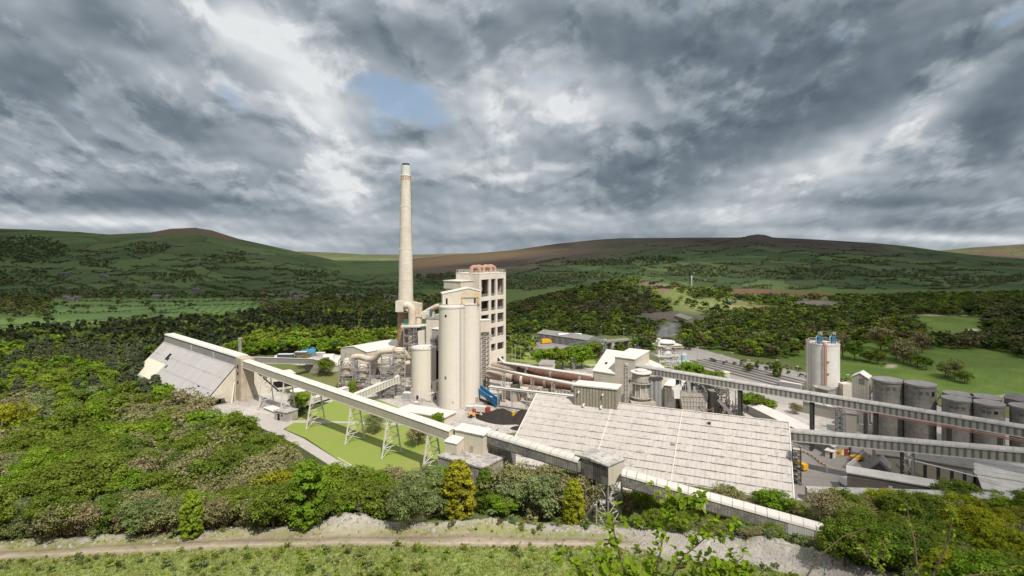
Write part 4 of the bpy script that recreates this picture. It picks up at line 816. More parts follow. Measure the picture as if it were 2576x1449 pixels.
# silo foot equipment
t = building('loading_house', 'small cream loading house on legs between the silo feet', 'building', G(1076,1005,0), G(1097,1008,0), 5, 4.2, 9.2, creamp, dusty); panel(t, 'window', black, 1.6, 2.6, 1.6, 3.4); MB().bar((.4,.4,-4.2),(.4,.4,0),.4).bar((3.6,.4,-4.2),(3.6,.4,0),.4).bar((.4,4,-4.2),(.4,4,0),.4).build('leg', creamp, t); panel(t, 'dark_bay', black, .8, 3.4, -4.1, -.4, y=2.2)
mb = MB(); t = thing('loading_steelwork', 'white pipes and steps at the foot of the short silo', 'steelwork', (*G(1057,1012,0), 0)); mb.rail([(-3,0,3),(2,0,3),(8,-1,3)],1.1,.12,1.5); mb.bar((-3,0,0),(2,0,3.2),.3).bar((-4.5,0,0),(-4.5,0,7),.2).bar((-4,0,0),(-4,0,7),.2).bar((6,-1,0),(6,-1,6),.3).bar((11,-2,0),(11,-2,6),.3).bar((10,-2,4),(13,-2,5),.25); mb.build('frame', wsteel, t); MB().bar((5.5,-1.8,0),(5.5,-1.8,5),.3).bar((9,-4.5,0),(9,-4.5,5),.3).bar((4,-1.8,4.6),(13,-1,6.2),.5,.6).build('conveyor', wsteel, t)
t = building('canopy_shed', 'low white-roofed canopy in front of the silo feet', 'shed', G(1000,1031,3), G(1118,1050,3), 9, 0, 3.2, creamp, dusty, over=.6)
t = building('container', 'pale grey shipping container beside the short silo', 'container', G(1012,1003,0), G(1034,1004,0), 3.5, 0, 2.9, M('grey_container', (.33,.36,.36), (.2,.2,.2), .4, .4, stripes=('x', .5, .3)), dusty, rt=.15, over=.02)
# elevator tower
et = thing('elevator_tower', 'slim lattice elevator tower with cream head box before the preheater tower', 'elevator tower', (*W3(1218,284,0)[:2], 0), .25)
MB().box(-2.5,2.5,-2.2,2.2,32.6,38.4).build('head_box', cream, et); MB().box(-2.7,2.7,-2.4,2.4,38.404,38.8).build('roof', whiteplain, et)
MB().lattice(-2.2,2.2,-1.9,1.9,0,32.6,15,.26,horiz=True).build('frame', steel, et)
MB().box(-.8,.8,-.7,.7,0,32.6).build('shaft', M('dusty_brown_shaft', (.28,.2,.16), (.4,.35,.3), .6, .4), et)
mb = MB()
for k in range(15): mb.bar((-2,-1.95,k*2.17),(2,-1.95,k*2.17+2.1) if k%2 else (2,-1.95,k*2.17),.3,.12)
mb.build('stair', steel, et)
MB().box(2.6,3.7,-1,1,28,31).build('side_landing', steel, et)
# ------------------------------------------------------------------ building and filters left of the chimney
t = gabled('filter_building', 'cream industrial building with broad white gabled roof left of the chimney', 'building', G(857,925,0), G(923,938,0), 34, 0, 12.4, 14.6, cream, whiteplain, axis='y')
for k in range(3): panel(t, 'louvre', M('grey_louvre2', (.38,.37,.33)), 4.5+k*4.5, 5.6+k*4.5, 3, 9.5)
ft = []
fpos = [(872,962,6.0,6.2,912),(908,964,6.0,6.2,908),(977,985,5.2,5.8,902),(940,962,4.6,6,930)]
steelf = gsteel
for i, (px_, py_, w_, d_, pt_) in enumerate([(872,980,7.2,6.4,903),(913,984,7.2,6.4,911),(976,1000,6.4,6.0,893),(1004,992,6.0,6.0,877)]):
    x_, y_ = G(px_, py_, 0); z1_ = H-(pt_-HY)*y_/F
    t = thing('lattice_tower', ['grey lattice frame with hanging duct, leftmost by the white gabled building','grey lattice frame holding a pale vessel right of the leftmost frame','tall grey lattice frame beside the ribbed short gallery','tallest grey lattice stair frame touching the short silo'][i], 'steel frame', (x_, y_, 0), .15, 'lattice frames of the filter plant')
    MB().lattice(-w_/2,w_/2,-d_/2,d_/2,0,z1_,5 if i < 2 else 8,.26,pat=0 if i > 1 else 2).build('frame', gsteel if i < 3 else steel, t)
    mb = MB()
    for k in range(3 if i < 2 else 5): z_ = z1_*(k+1)/(4 if i < 2 else 6); mb.rail([(-w_/2,-d_/2-.1,z_),(w_/2,-d_/2-.1,z_)],1.1,.1,1.5); mb.box(-w_/2,w_/2,-d_/2,-d_/2+1.2,z_-.2,z_)
    mb.build('walkway', steel, t)
    if i < 2: MB().lathe([(.9,1.5),(1.1,4.5),(2.3,8),(2.3,z1_-2.5),(1.5,z1_-.8)], 0, 0, 14).build('vessel', duct, t); MB().lathe([(1.25,.2),(1.25,3.5)], -1.5, -2.0, 12).build('drum', rust, t)
    if i == 3: MB().lathe([(2.4,z1_-5),(2.4,z1_-1)], 0, 0, 14).build('vessel', duct, t)
cr_ = thing('crossing_duct', 'thick pale duct with elbows running over the lattice filter frames', 'duct', (0,0,0))
MB().tube(bend([W3(885,303,918),W3(885,303,899),W3(905,301,896),W3(930,297,905),W3(948,294,900),W3(956,292,884),W3(985,290,882),W3(1012,288,880),W3(1025,292,900)],4), 1.6, 16).build('duct', duct, cr_)
MB().tube(bend([W3(927,300,922),W3(945,298,919),W3(985,294,924),W3(1012,290,916),W3(1030,292,912)],3), 1.35, 16).build('duct', duct, cr_)
bf = thing('filter_casing', 'pale filter casings packed behind the lattice frames', 'filter', (*G(905,960,0), 0), .1)
for x_ in (-9, -1, 10, 17): MB().hexa([(x_+1.5,2,3),(x_+4.5,2,3),(x_+4.5,5,3),(x_+1.5,5,3)],[(x_,0,8),(x_+6,0,8),(x_+6,7,8),(x_,7,8)]).build('hopper', duct, bf); MB().box(x_,x_+6,0,7,8.003,12.5).build('casing', creamp, bf)
MB().box(-12,34,7.5,8.5,0,10).build('dark_wall', M('dark_steelwork', (.09,.085,.08), (.2,.18,.16), .6, .3), bf)
tg = thing('pipework', 'dense tangle of thin dusty pipes, ladders and landings around the lattice filter frames', 'pipework', (*G(940,985,0), 0), .1)
rq = random.Random(12); m1, m2 = MB(), MB()
for k in range(60):
    x_, y_ = rq.uniform(-16,22), rq.uniform(-3,6); z_ = rq.uniform(.2,9); ax_ = rq.random()
    if ax_ < .45: m1.bar((x_,y_,0),(x_,y_,z_+3),.16)
    elif ax_ < .8: m1.bar((x_,y_,z_),(x_+rq.uniform(3,9),y_,z_+rq.uniform(-.4,.4)),.18)
    else: m1.bar((x_,y_,z_),(x_+3,y_,z_+3.5),.3,.12)
for k in range(10): x_, y_, z_ = rq.uniform(-15,20), rq.uniform(-2,4), rq.uniform(2,9); m2.box(x_,x_+rq.uniform(2,5),y_,y_+1.2,z_,z_+.15); m1.rail([(x_,y_,z_+.15),(x_+3,y_,z_+.15)],1.0,.09,1.0)
m1.build('pipe', steel, tg); m2.build('landing', gsteel, tg)
for (px_, py_, w_, d_, h_, lab) in [(1040,1020,2,1.5,1.6,'small grey control cabinet on the pale yard below the short silo'),(1172,1034,3,2,2.2,'low cream plant box at the foot of the tallest silo'),(1190,1012,1.6,1.6,2.8,'narrow grey kiosk between the silo foot and the blue trailer'),(1250,1004,2.4,2,2.4,'small dusty box under the kiln supports'),(1345,1000,3,2,2.0,'dusty skip standing below the kilns')]: building('plant_box', lab, 'plant box', G(px_,py_,0), G(px_+w_*6,py_+1,0), d_, 0, h_, oldconc if w_ > 2 else steel, dusty, rt=.15, over=.05)
ld = thing('silo_ladder', 'thin caged ladder running up the tallest front silo', 'ladder', (-28.6, 265, 0), 0); mb = MB(); aa = math.radians(-45); cx_, cy_ = math.cos(aa)*6.3, math.sin(aa)*6.3
mb.bar((cx_-.3,cy_,0),(cx_-.3,cy_,47),.1).bar((cx_+.3,cy_,0),(cx_+.3,cy_,47),.1)
for k in range(70): mb.bar((cx_-.3,cy_,k*.67),(cx_+.3,cy_,k*.67),.06)
mb.build('ladder', steel, ld); MB().tube([(-5.9,-2.2,0),(-5.9,-2.2,44),(-4,-1,47.4)],.16,6).build('pipe', steel, ld)
# ------------------------------------------------------------------ kilns
def kiln(name, label, A, B, r):
    A, B = Vector(A), Vector(B); t = thing(name, label, 'rotary kiln', A, math.atan2(B.y-A.y, B.x-A.x)); L = (B-A).length; dz = B.z-A.z
    f = lambda x: (x, 0, dz*x/L)
    MB().tube([f(0), f(L*.28)], r, 24).build('pale_shell', rustpale, t); MB().tube([f(L*.28), f(L)], r*.995, 24).build('shell', rust, t)
    for s_ in (.3,.62,.9): MB().tube([f(L*s_-.6), f(L*s_+.6)], r*1.16, 24).build('tyre_ring', dsteel if s_ < .5 else gsteel, t)
    MB().tube([f(L*.38-.5), f(L*.38+.5)], r*1.32, 28).build('girth_gear', wsteel, t)
    for s_ in (.3,.62,.9): MB().box(L*s_-1.6,L*s_+1.6,-r,r,-A.z+.02,dz*s_-r*1.15).build('pier', oldconc, t)
    return t
kiln('rotary_kiln', 'rust-brown rotary kiln nearer the viewer with pale dusty left end', (*G(1228,942,11.5), 11.5), (*G(1470,975,10.5), 10.5), 2.25)
kiln('rotary_kiln', 'farther rust-brown rotary kiln with white girth gear behind the nearer one', (*G(1240,919,11.5), 11.5), (*G(1490,957,10.5), 10.5), 2.25)
def pipe_run(label, pts, r, mat, legs=(), name='pipe_run'):
    t = thing(name, label, 'pipe', (0,0,0)); MB().tube(pts, r, 10).build('pipe', mat, t); a, b = Vector(pts[0]), Vector(pts[-1])
    for s_ in legs: c_ = a.lerp(b, s_); MB().lattice(c_.x-.7,c_.x+.7,c_.y-.6,c_.y+.6,0,c_.z-r,6,.16).build('leg', steel, t)
    return t
pipe_run('white pipe sloping behind the two rotary kilns', [W3(1255,298,899),W3(1268,297,913),W3(1490,262,946)], .75, wsteel)
pipe_run('white pipe on lattice legs sloping in front of the two rotary kilns', [W3(1229,277,926),W3(1462,248,970)], .75, wsteel, (.18,.5,.72))
pipe_run('thin pale pipe above the white pipe in front of the kilns', [W3(1229,276,921),W3(1330,262,946)], .25, wsteel)
t = gallery('walkway_truss', 'pale open pipe truss below the kilns', W3(1231,262,975), W3(1457,240,1000), 1.6, .5, pinks, wsteel, 0)
for s_ in np.linspace(.1, .9, 6): L_ = 47; MB().bar((L_*s_,0,-W3(1231,262,975).z),(L_*s_,0,0),.35).build('leg', steel, t)
t = building('kiln_drive_house', 'low cream drive house with round vents under the kilns', 'building', G(1262,1002,0), G(1318,1008,0), 6, 0, 5.0, creamp, dusty)
for x_ in (6.5, 8.0): o = MB().lathe([(.55,0),(.55,.12)], n=16).build('round_vent', black, t); o.location = (x_,-.02,.9); o.rotation_euler = (math.pi/2,0,0)
panel(t, 'red_door', redm, 9.6, 10.4, .1, 2.6)
kc = thing('kiln_steelwork', 'tangle of dusty walkways coolers and yellow beams under the kilns', 'steelwork', (*G(1240,985,0), 0), frame(G(1240,985,0), G(1456,1010,0))[0])
rr_ = random.Random(5)
mb, m2, m3 = MB(), MB(), MB()
for k in range(26):
    x_ = k*1.75; mb.bar((x_,2,0),(x_,2,rr_.uniform(3,7.5)),.3); mb.bar((x_,2,rr_.uniform(2,6)),(x_+3,2,rr_.uniform(2,6)),.22)
    if k > 10: m2.box(x_,x_+1.1,4,6.5,.1,rr_.uniform(2.2,4.0))
mb.rail([(0,1,4.5),(44,1,4.2)],1.2,.14,1.8); mb.rail([(4,6,6.2),(44,6,5.6)],1.2,.14,1.8); m2.box(0,44,1,2.4,4.2,4.4); m2.box(2,18,5,9,0,4.2)
mb.build('walkway', wsteel, kc); m2.build('cooler', dusty, kc); m3.bar((13,1.2,5.4),(25,1.4,5.0),.5,.7).bar((9,6,6.8),(16,6,6.6),.3,.4).build('beam', yellow, kc)
# ------------------------------------------------------------------ cooler / coal mill house right of kilns
BC = G(1597,903,22.4); BL = (BC[0]-.80*10.4, BC[1]+.60*10.4)
t = building('mill_house', 'tall white-roofed cream mill house at the right end of the kilns', 'building', BL, BC, 17, 0, 22.4, M('stained_cream', (.60,.55,.46), (.36,.31,.25), .6, .12, grid=('x', 2.6, 'z', 3.0, .25), streak=.5), whiteplain, slope=1.6)
panel(t, 'window', black, 6, 7.8, 10.6, 12.2)
LW = (BL[0]-.80*12, BL[1]+.60*12)
t = building('mill_wing', 'cream wing with steep white roof joined left of the tall mill house', 'building', LW, (BL[0]-.016, BL[1]+.012), 15, 0, 14.0, M('greenish_cream', (.55,.52,.42), (.36,.34,.27), .6, .1, grid=('x', 2.6, 'z', 3.0, .25), streak=.4), whiteplain, slope=8.4, rt=.4)
MB().hexa([(3.5,4.0,15.85),(5,4.2,15.96),(5,6.5,17.2),(3.5,6.2,17.1)],[(3.5,4.0,16.3),(5,4.2,16.4),(5,6.5,17.7),(3.5,6.2,17.5)]).build('roof_hole', black, t)
for k in range(4): panel(t, 'green_panel', M('pale_green_panel', (.42,.46,.36)), 1.5+k*2.6, 2.8+k*2.6, 3, 6.0)
RA = (BC[0]+.012+.5, BC[1]+3); RB = (RA[0]+17, RA[1]-1.0)
t = gabled('mill_annex', 'pale gabled annex joined right of the tall mill house', 'building', RA, RB, 22, 0, 14.6, 18.2, creamp, whiteplain, axis='y')
# cyclone tank
ct = thing('cyclone_tank', 'grey round tank with wide flat white cap and ring walkways', 'tank', (*W3(1613,248,0)[:2], 0)); CB = H-(1000-HY)*248/F
MB().lathe([(4.1,7.8),(3.5,9.4),(3.5,15.6),(3.9,16.0),(3.9,19.0)], n=28).build('shell', oldconc, ct); MB().lathe([(3.0,19.0),(4.7,19.7),(4.7,20.2),(2.6,20.3),(2.6,21.0)], n=28).build('cap', dusty, ct)
for z_ in (9.0,15.4): MB().lathe([(3.9,z_),(5.1,z_),(5.1,z_+.25),(3.9,z_+.25)], n=28).build('ring_walkway', steel, ct); MB().rail([(5.0*math.cos(a),5.0*math.sin(a),z_+.25) for a in np.linspace(0,math.tau,15)],1.2,.12,3).build('railing', steel, ct)
mb = MB()
for k in range(10): a = k*math.tau/10; mb.bar((3.75*math.cos(a),3.75*math.sin(a),8),(3.75*math.cos(a),3.75*math.sin(a),15.5),.3)
mb.build('rib', wsteel, ct)
MB().box(-5.5,5.2,-5.5,5,0,7.8).build('plinth', oldconc, ct)
MB().lattice(-7.6,-6.2,-2,0,0,22.5,12,.2).build('pipe_frame', steel, ct); MB().lathe([(.6,0),(.6,22.8),(1.0,23),(1.0,24)], -6.9, -1, 12).build('vent_stack', steel, ct)
# dark twin columns
t = thing('twin_column', 'pair of tall dark grey ribbed columns right of the round tank', 'tank', (*W3(1649,246,0)[:2], 0)); 
for x_ in (-1.9, .1, 1.6): MB().lathe([(1.05,0),(1.05,17.2)], x_, 0, 16).build('shell', gsteel, t)
MB().box(-3.2,3,-1.4,1.4,17.2,18.1).build('head', dsteel, t)
# lattice preheater with steam
x_, y_ = W3(1674,330,0)[:2]
t = thing('steam_stack', 'white lattice structure with flat round cap giving off steam', 'stack', (x_, y_, 0), .2)
z9 = lambda p: H-(p-HY)*330/F
MB().lattice(-5.5,5.5,-4,4,0,z9(893),4,.35).build('frame', wsteel, t); MB().box(-7.5,7.5,-5.5,5.5,z9(893),z9(893)+.6).build('deck', wsteel, t); MB().rail([(-7.5,-5.5,z9(893)+.6),(7.5,-5.5,z9(893)+.6),(7.5,5.5,z9(893)+.6)],1.6,.16,1.8).build('railing', wsteel, t)
MB().lattice(-4.5,4.5,-3.5,3.5,z9(893),z9(866),2,.3).build('frame', wsteel, t); MB().box(-6.5,8.5,-4.5,4.5,z9(868),z9(868)+.5).build('deck', wsteel, t)
MB().lathe([(3.8,z9(888)),(3.8,z9(863)),(5.6,z9(861)),(5.6,z9(858)),(2.5,z9(855))], n=24).build('cap_vessel', whitem, t); MB().lathe([(.9,z9(890)),(.9,z9(853)),(1.3,z9(852)),(1.3,z9(849))], -5.2, -2, 12).build('flue', creamp, t)
MB().bar((-4,-5,z9(869)),(9,-5,z9(872)),.7,.4).build('beam', M('pale_orange', (.6,.42,.25)), t)
# blue-ish machinery
x_, y_ = W3(1718,312,0)[:2]; t = thing('filter_unit', 'dark filter unit with blue fans and white pipes beside the steam stack', 'filter unit', (x_, y_, 0), .1)
MB().box(-4,4,-3,3,0,8.5).build('body', dsteel, t); 
for a_ in (-2.4,0,2.4): MB().lathe([(1.0,8.5),(1.0,11.8),(.5,12.4)], a_, -1, 12).build('fan', M('pale_blue_fan', (.35,.5,.58)), t)
MB().rail([(-4.4,-3.3,9.5),(4.4,-3.3,9.5),(4.4,3,9.5)],1.3,.16,1.5).build('railing', wsteel, t); MB().lathe([(1.6,12),(1.6,15.2),(.8,16)], 1, 1, 14).build('drum', M('pale_teal', (.4,.52,.5)), t)
# bag filter with ribbed hoppers
x_, y_ = W3(1712,236,0)[:2]; zz = lambda p: H-(p-HY)*236/F
t = thing('bag_filter', 'big ribbed dusty bag filter with tapered hopper box', 'filter', (x_, y_, 0), -.1)
rb_ = M('ribbed_dusty_steel', (.40,.365,.32), (.22,.19,.16), .7, .3)
MB().hexa([(2.2,0,1.0),(9.2,0,1.0),(9.2,9,1.0),(2.2,9,1.0)],[(0,0,zz(997)),(11,0,zz(997)),(11,9,zz(997)),(0,9,zz(997))]).build('hopper', rb_, t)
MB().box(0,11.2,-.3,9.3,zz(997)+.003,zz(988)).build('casing', rb_, t)
mb = MB()
for k in range(9):
    f_ = k/8; mb.bar((2.2+7*f_,-.12,1),(11*f_,-.12,zz(997)),.3)
for k in range(6): f_ = k/6; mb.bar((2.2-2.2*f_,-.12,1+(zz(997)-1)*f_),(9.2+1.8*f_,-.12,1+(zz(997)-1)*f_),.26)
mb.build('rib', steel, t)
mb = MB(); rr_ = random.Random(3)
for k in range(30): x0_ = rr_.uniform(.3,9.5); y0_ = rr_.uniform(.5,7); w0 = rr_.uniform(.5,1.6); mb.box(x0_,x0_+w0,y0_,y0_+w0,zz(988),zz(988)+rr_.uniform(.6,4.2))
for k in range(12): x0_ = rr_.uniform(.3,9); y0_ = rr_.uniform(.5,7); mb.tube([(x0_,y0_,zz(988)),(x0_,y0_,zz(988)+rr_.uniform(2,5)),(x0_+2,y0_,zz(988)+3)],.22,6)
mb.rail([(0,-.3,zz(988)),(11.2,-.3,zz(988)),(11.2,9,zz(988))],1.2,.13,1.5); mb.build('top_gear', M('grey_gear', (.34,.33,.31), (.2,.18,.16), .6, .5), t)
MB().hexa([(-2.6,0,zz(1003)),(-.1,0,zz(1003)),(-.1,6,zz(1003)),(-2.6,6,zz(1003))],[(-2.8,0,zz(984)),(.6,0,zz(972)),(.6,6,zz(972)),(-2.8,6,zz(984))]).build('inlet_duct', dusty, t)
MB().box(12.4,15.2,0,6,0,zz(985)).build('side_box', M('grey_side', (.24,.22,.2), (.13,.12,.11), .6, .3), t)
MB().bar((15,-2,zz(1000)),(25,-4,1),1.0,1.2).build('conveyor', dusty, t)
mb = MB()
for k in range(44): a_ = Vector((rr_.uniform(11.5,25), rr_.uniform(-2,7), 0)); mb.bar(a_, a_+Vector((0,0,rr_.uniform(5,15))), .28); mb.bar((a_.x,a_.y,rr_.uniform(2,9)),(a_.x+rr_.uniform(-5,5),a_.y,rr_.uniform(2,11)),.25)
mb.lattice(15.5,19.5,-1,3,0,16,7,.22); mb.build('steelwork', M('brown_steelwork', (.2,.17,.145), (.1,.08,.07), .6, .5), t)
MB().tube(bend([(19,-1,2),(22,-2,9),(25,-3,7),(26,-3,1)],4),.45,10).build('return_duct', gsteel, t)
t = building('dusty_shed', 'dusty brown-roofed shed with dark open side behind the posts', 'shed', W3(1672,262,0)[:2], W3(1712,258,0)[:2], 12, 0, H-(968-HY)*262/F, dconc, dusty, slope=1.8)
t = thing('plain_stack', 'short pale round stack behind the high ribbed gallery', 'stack', (*W3(1824,300,0)[:2], 0)); MB().lathe([(2.4,0),(2.4,H-(938-HY)*300/F),(2.6,H-(937-HY)*300/F),(2.6,H-(935-HY)*300/F)], n=20).build('shell', creamp, t)
t = thing('brown_tank', 'rusty lying cylinder on the dusty shed', 'tank', W3(1700,270,958)); MB().tube([(0,0,0),(11,-2,0)],1.3,14).build('shell', rust, t)
# ------------------------------------------------------------------ white silo and grey silos
WS_ = (158.6, 283.0); ws = thing('silo', 'white concrete silo with two blue machines on top and salmon pipes', 'silo', (*WS_, 0))
MB().lathe([(7.1,6.0),(7.1,26.6)], n=44).build('shell', wconc, ws); MB().lathe([(7.25,26.604),(7.25,27.1)], n=44).build('roof', dusty, ws)
MB().box(-7.0,7.2,-5.4,6,0,6.0).build('plinth', creamp, ws); MB().box(4.2,8.6,-9.3,-4.5,0,8.2).build('side_annex', creamp, ws)
MB().rail([(7.1*math.cos(a),7.1*math.sin(a),27.1) for a in np.linspace(0,math.tau,25)],1.5,.12,2).build('railing', wsteel, ws)
for x_ in (-3.6,3.3):
    MB().box(x_-1.1,x_+1.1,-3.3,-1.2,27.2,30.8).build('blue_filter', bluep, ws); MB().rail([(x_-1.2,-3.4,31.4),(x_+1.2,-3.4,31.4),(x_+1.2,-1,31.4)],1.5,.1,.8).build('filter_railing', wsteel, ws); MB().tube(bend([(x_-1.8,-2.6,27.4),(x_-1.8,-2.6,30.4),(x_-1.0,-2.6,31)],.5),.3,8).build('pipe', M('light_blue_pipe', (.3,.5,.6)), ws)
for x_ in (-3.3,-2.6): MB().tube([(x_-.2+1,-3,27.9),(x_-.2,-6.9,27.4),(x_-.2,-7.3,26.4),(x_-.2,-7.3,3.5)], .28, 8).build('salmon_pipe', redpipe, ws)
for z_ in (13,19): MB().box(-3.2,-1.2,-7.7,-6.9,z_,z_+.3).build('bracket', steel, ws)
MB().lattice(-8.9,-7.6,-1,.4,0,29,14,.13).build('ladder_tower', steel, ws)
for i, (px_, py_, z_, r_) in enumerate([(2233.5,958,22.2,5.15),(2314,968,22.2,5.2)]):
    c_ = G(px_, py_, z_); t = silo('silo', ['tall grey weathered silo, left of the pair right of the white house','tall grey weathered silo, right of the pair with side stair'][i], *c_, r_, z_, dconc, droof, group=None)
    for a_ in (-118,-95): bump(t, r_, math.radians(a_-5), z_-2.6, 1.0, 1.1, M('grey_vent', (.13,.12,.115)))
    if i: bump(t, r_, math.radians(-75), z_-3.2, 1.2, 1.7, black); MB().rail([(4,-3.6,z_-7),(5.5,-1,z_-7),(8,-1,z_-4)],1.2,.12,1.2).bar((5,-2,z_-7),(8.5,-4,z_-9),.3).bar((5,-1,z_-1),(9,-3,z_-6.5),.7,.3).build('side_stair', gsteel, t)
for i, (px_, py_, z_) in enumerate([(2407,1006,19),(2487,1017,19),(2582,1026,19),(2410,994,19),(2481,1002,19),(2590,1012,19)]):
    c_ = G(px_, py_, z_); t = silo('silo', ['lower grey silo, front row, nearest the tall grey pair','lower grey silo, front row, second with dark vents','lower grey silo, front row, cut by the right picture edge','lower grey silo, back row, nearest the golf course trees','lower grey silo, back row, beside the little pitched roof','lower grey silo, back row, at the right picture edge'][i], *c_, 4.5, z_, dconc, droof, group=None)
    if i < 3:
        for k, a_ in enumerate((-150,-128,-104)): bump(t, 4.5, math.radians(a_), z_-2.3, 1.1, .9, black if (k==2 and i==1) else M('grey_vent', (.13,.12,.115)))
cc = G(2555,1012,20); t = gabled('silo_top_house', 'little grey pitched-roof house between the lower silos', 'head house', W3(2525,205,0)[:2], W3(2570,200,0)[:2], 6, 17, 3.0, 4.6, dconc, greyroof)
t = gabled('elevator_house', 'narrow cream elevator house with pitched top between white silo and grey silos', 'building', G(2145,1128,0) if False else W3(2143,240,0)[:2], W3(2184,236,0)[:2], 7, 0, H-(950-HY)*238/F, H-(939-HY)*238/F, M('grey_cream_sheet', (.45,.42,.36), (.28,.25,.21), .5, .1, stripes=('x', .9, .2), streak=.4), dusty, axis='y')
panel(t, 'louvre', M('grey_louvre', (.2,.19,.17)), 2.6, 4.7, 17, 19.5); MB().lathe([(1.9,0),(1.9,18),(2.1,18.2),(2.1,18.9)], 9.6, 3, 16).build('round_tower', dconc, t)
# ------------------------------------------------------------------ buildings in the service yard on the right
rA = np.array(G(2099,1150,0)); rB = np.array(G(2143,1147,0)); 
rot, L = frame(rA, rB); dd = np.array((1904-CX,0)); 
t = thing('long_shed', 'very long low shed with dusty roof running back beside the rails', 'shed', (*rA, 0), rot)
bk = np.array(G(1883,1040,0)); loc_ = local(t, bk); sx = loc_[0]/loc_[1]; D_ = loc_[1]
mb = MB(); mb.add([(0,0,0),(L,0,0),(L,0,3.6),(L/2,0,4.9),(0,0,3.6),(loc_[0],D_,0),(loc_[0]+L,D_,0),(loc_[0]+L,D_,3.6),(loc_[0]+L/2,D_,4.9),(loc_[0],D_,3.6)],[(0,1,2,3,4),(9,8,7,6,5),(0,4,9,5),(1,6,7,2),(4,3,8,9),(3,2,7,8)]); mb.build('wall', M('pale_grey_render', (.36,.34,.30), (.22,.2,.18), .5, .2, streak=.4), t)
mb = MB(); mb.hexa([(-.4,-.3,3.5),(L/2,-.3,4.95),(loc_[0]+L/2,D_+.3,4.95),(loc_[0]-.4,D_+.3,3.5)],[(-.4,-.3,3.7),(L/2,-.3,5.15),(loc_[0]+L/2,D_+.3,5.15),(loc_[0]-.4,D_+.3,3.7)]).hexa([(L/2,-.3,4.95),(L+.4,-.3,3.5),(loc_[0]+L+.4,D_+.3,3.5),(loc_[0]+L/2,D_+.3,4.95)],[(L/2,-.3,5.15),(L+.4,-.3,3.7),(loc_[0]+L+.4,D_+.3,3.7),(loc_[0]+L/2,D_+.3,5.15)]); mb.build('roof', dusty, t)
for (x0_,x1_,mt,nm) in ((.8,2.5,yellow,'yellow_sign'),(2.6,3.9,yellow,'yellow_sign'),(4.0,6.3,redm,'red_door')): panel(t, nm, mt, x0_, x1_, .3, 2.7)
for (x0_,x1_,z0_,z1_,mt) in ((1.1,2.0,.9,1.9,bluep),(2.8,3.6,.6,2.3,whitem),(3.0,3.3,1.7,2.1,bluep),(4.3,4.9,1.6,2.0,bluep),(5.4,5.8,1.5,2.1,whitem)): panel(t, 'sign_panel', mt, x0_, x1_, z0_, z1_, y=-.1, th=.035)
t = building('kiosk', 'small pale kiosk with dark doorway left of the yellow signs', 'kiosk', G(2076,1150,0), G(2096,1155,0), 3, 0, 2.6, wconc, dusty, rt=.15); panel(t, 'door', black, t['L']-1.0, t['L']-.3, .05, 2.0)
# long brick-fronted building
t = building('brick_range', 'long low dark brick range with pale strip roof at the lower right', 'building', G(2132,1238,0), (G(2132,1238,0)[0]+24, G(2132,1238,0)[1]-13.5), 3.2, 0, 6.2, brick, M('pale_strip_roof', (.46,.44,.41), (.3,.28,.26), .6, .2, speck=.3), slope=.9)
panel(t, 'window', M('pale_door', (.55,.56,.58)), 10.5, 11.5, 1.4, 4.2)
t = gabled('gabled_cottage_shed', 'small shed with streaky grey pitched roof behind the brick range', 'shed', G(2190,1212,0), G(2236,1222,0), 9, 0, 4.2, 6.6, brick, greyroof, axis='y')
t = building('beige_works_hall', 'long beige works hall with four tall dark windows and grey roof', 'building', (130.2,181.5), (143.0,172.5), 13, 0, 6.8, M('beige_render', (.33,.30,.235), (.2,.18,.15), .5, .1, streak=.5), greyroof, slope=2.6, rt=.3)
for x_ in (3.6,7.0,10.4,13.5): panel(t, 'window', glass, x_-.4, x_+.5, .8, 5.2)
MB().bar((-2,-1.2,6.6),(22,-3.2,5.0),.25).build('gutter_pipe', whitem, t)
t = building('beige_works_hall', 'beige hall wing with corrugated roof under the lower ribbed gallery', 'building', (122,186), (130,182.4), 9, 0, 6.4, M('beige_render', (.33,.30,.235)), greyroof, slope=1.5, rt=.3)
t = building('white_roof_hall', 'hall with broad white panelled roof at the far lower right', 'building', (143.6,172.4), (168,158), 12, 0, 5.2, brick, M('white_panel_roof', (.52,.50,.47), (.3,.28,.26), .5, .2, grid=('x',1.6,'y',2.2,.7), speck=.3), slope=3.4, rt=.3)
t = building('white_roof_hall', 'smaller hall with white panelled roof below the far right hall', 'building', (141,166.5), (160,156), 6.5, 0, 3.2, brick, M('white_panel_roof', (.5,.5,.47)), slope=2.0, rt=.3)
t = building('rail_wall_building', 'low beige building along the rails in front of the white silo', 'building', G(2020,1038,0), G(2120,1060,0), 6, 0, 5.5, M('beige_wall', (.38,.35,.30), (.26,.24,.2), .4, .1), dusty)
t = building('loading_bay', 'grey loading bay block with posts before the white silo', 'building', G(2050,1010,0), G(2083,1018,0), 7, 0, 7.0, dconc, droof)
t = building('grey_block', 'broken grey concrete wall beside the sidings', 'wall', G(1960,990,0), G(2014,1000,0), 2, 0, 6.5, M('pale_grey_wall', (.34,.33,.33), (.25,.24,.24), .4, .2), dusty, rt=.2, over=.02)
t = building('low_annex', 'low beige annex at the foot of the tall grey silo', 'building', (133.5,224), (137.5,222), 8, 0, 9, M('beige_wall', (.4,.4,.4)), droof)
# truss bridge in front of the sidings
t = thing('truss_bridge', 'small grey lattice tower with sloping truss before the grey silos', 'truss', (*G(2116,1118,0), 0), 0); MB().lattice(-1.6,1.2,-1,1,0,13,7,.16).build('tower', gsteel, t); MB().bar((0,0,13),(-7,3,17),.25).bar((0,0,11.5),(-7,3,15.5),.25).bar((0,1.5,13),(-7,4.5,17),.25).build('truss', gsteel, t)
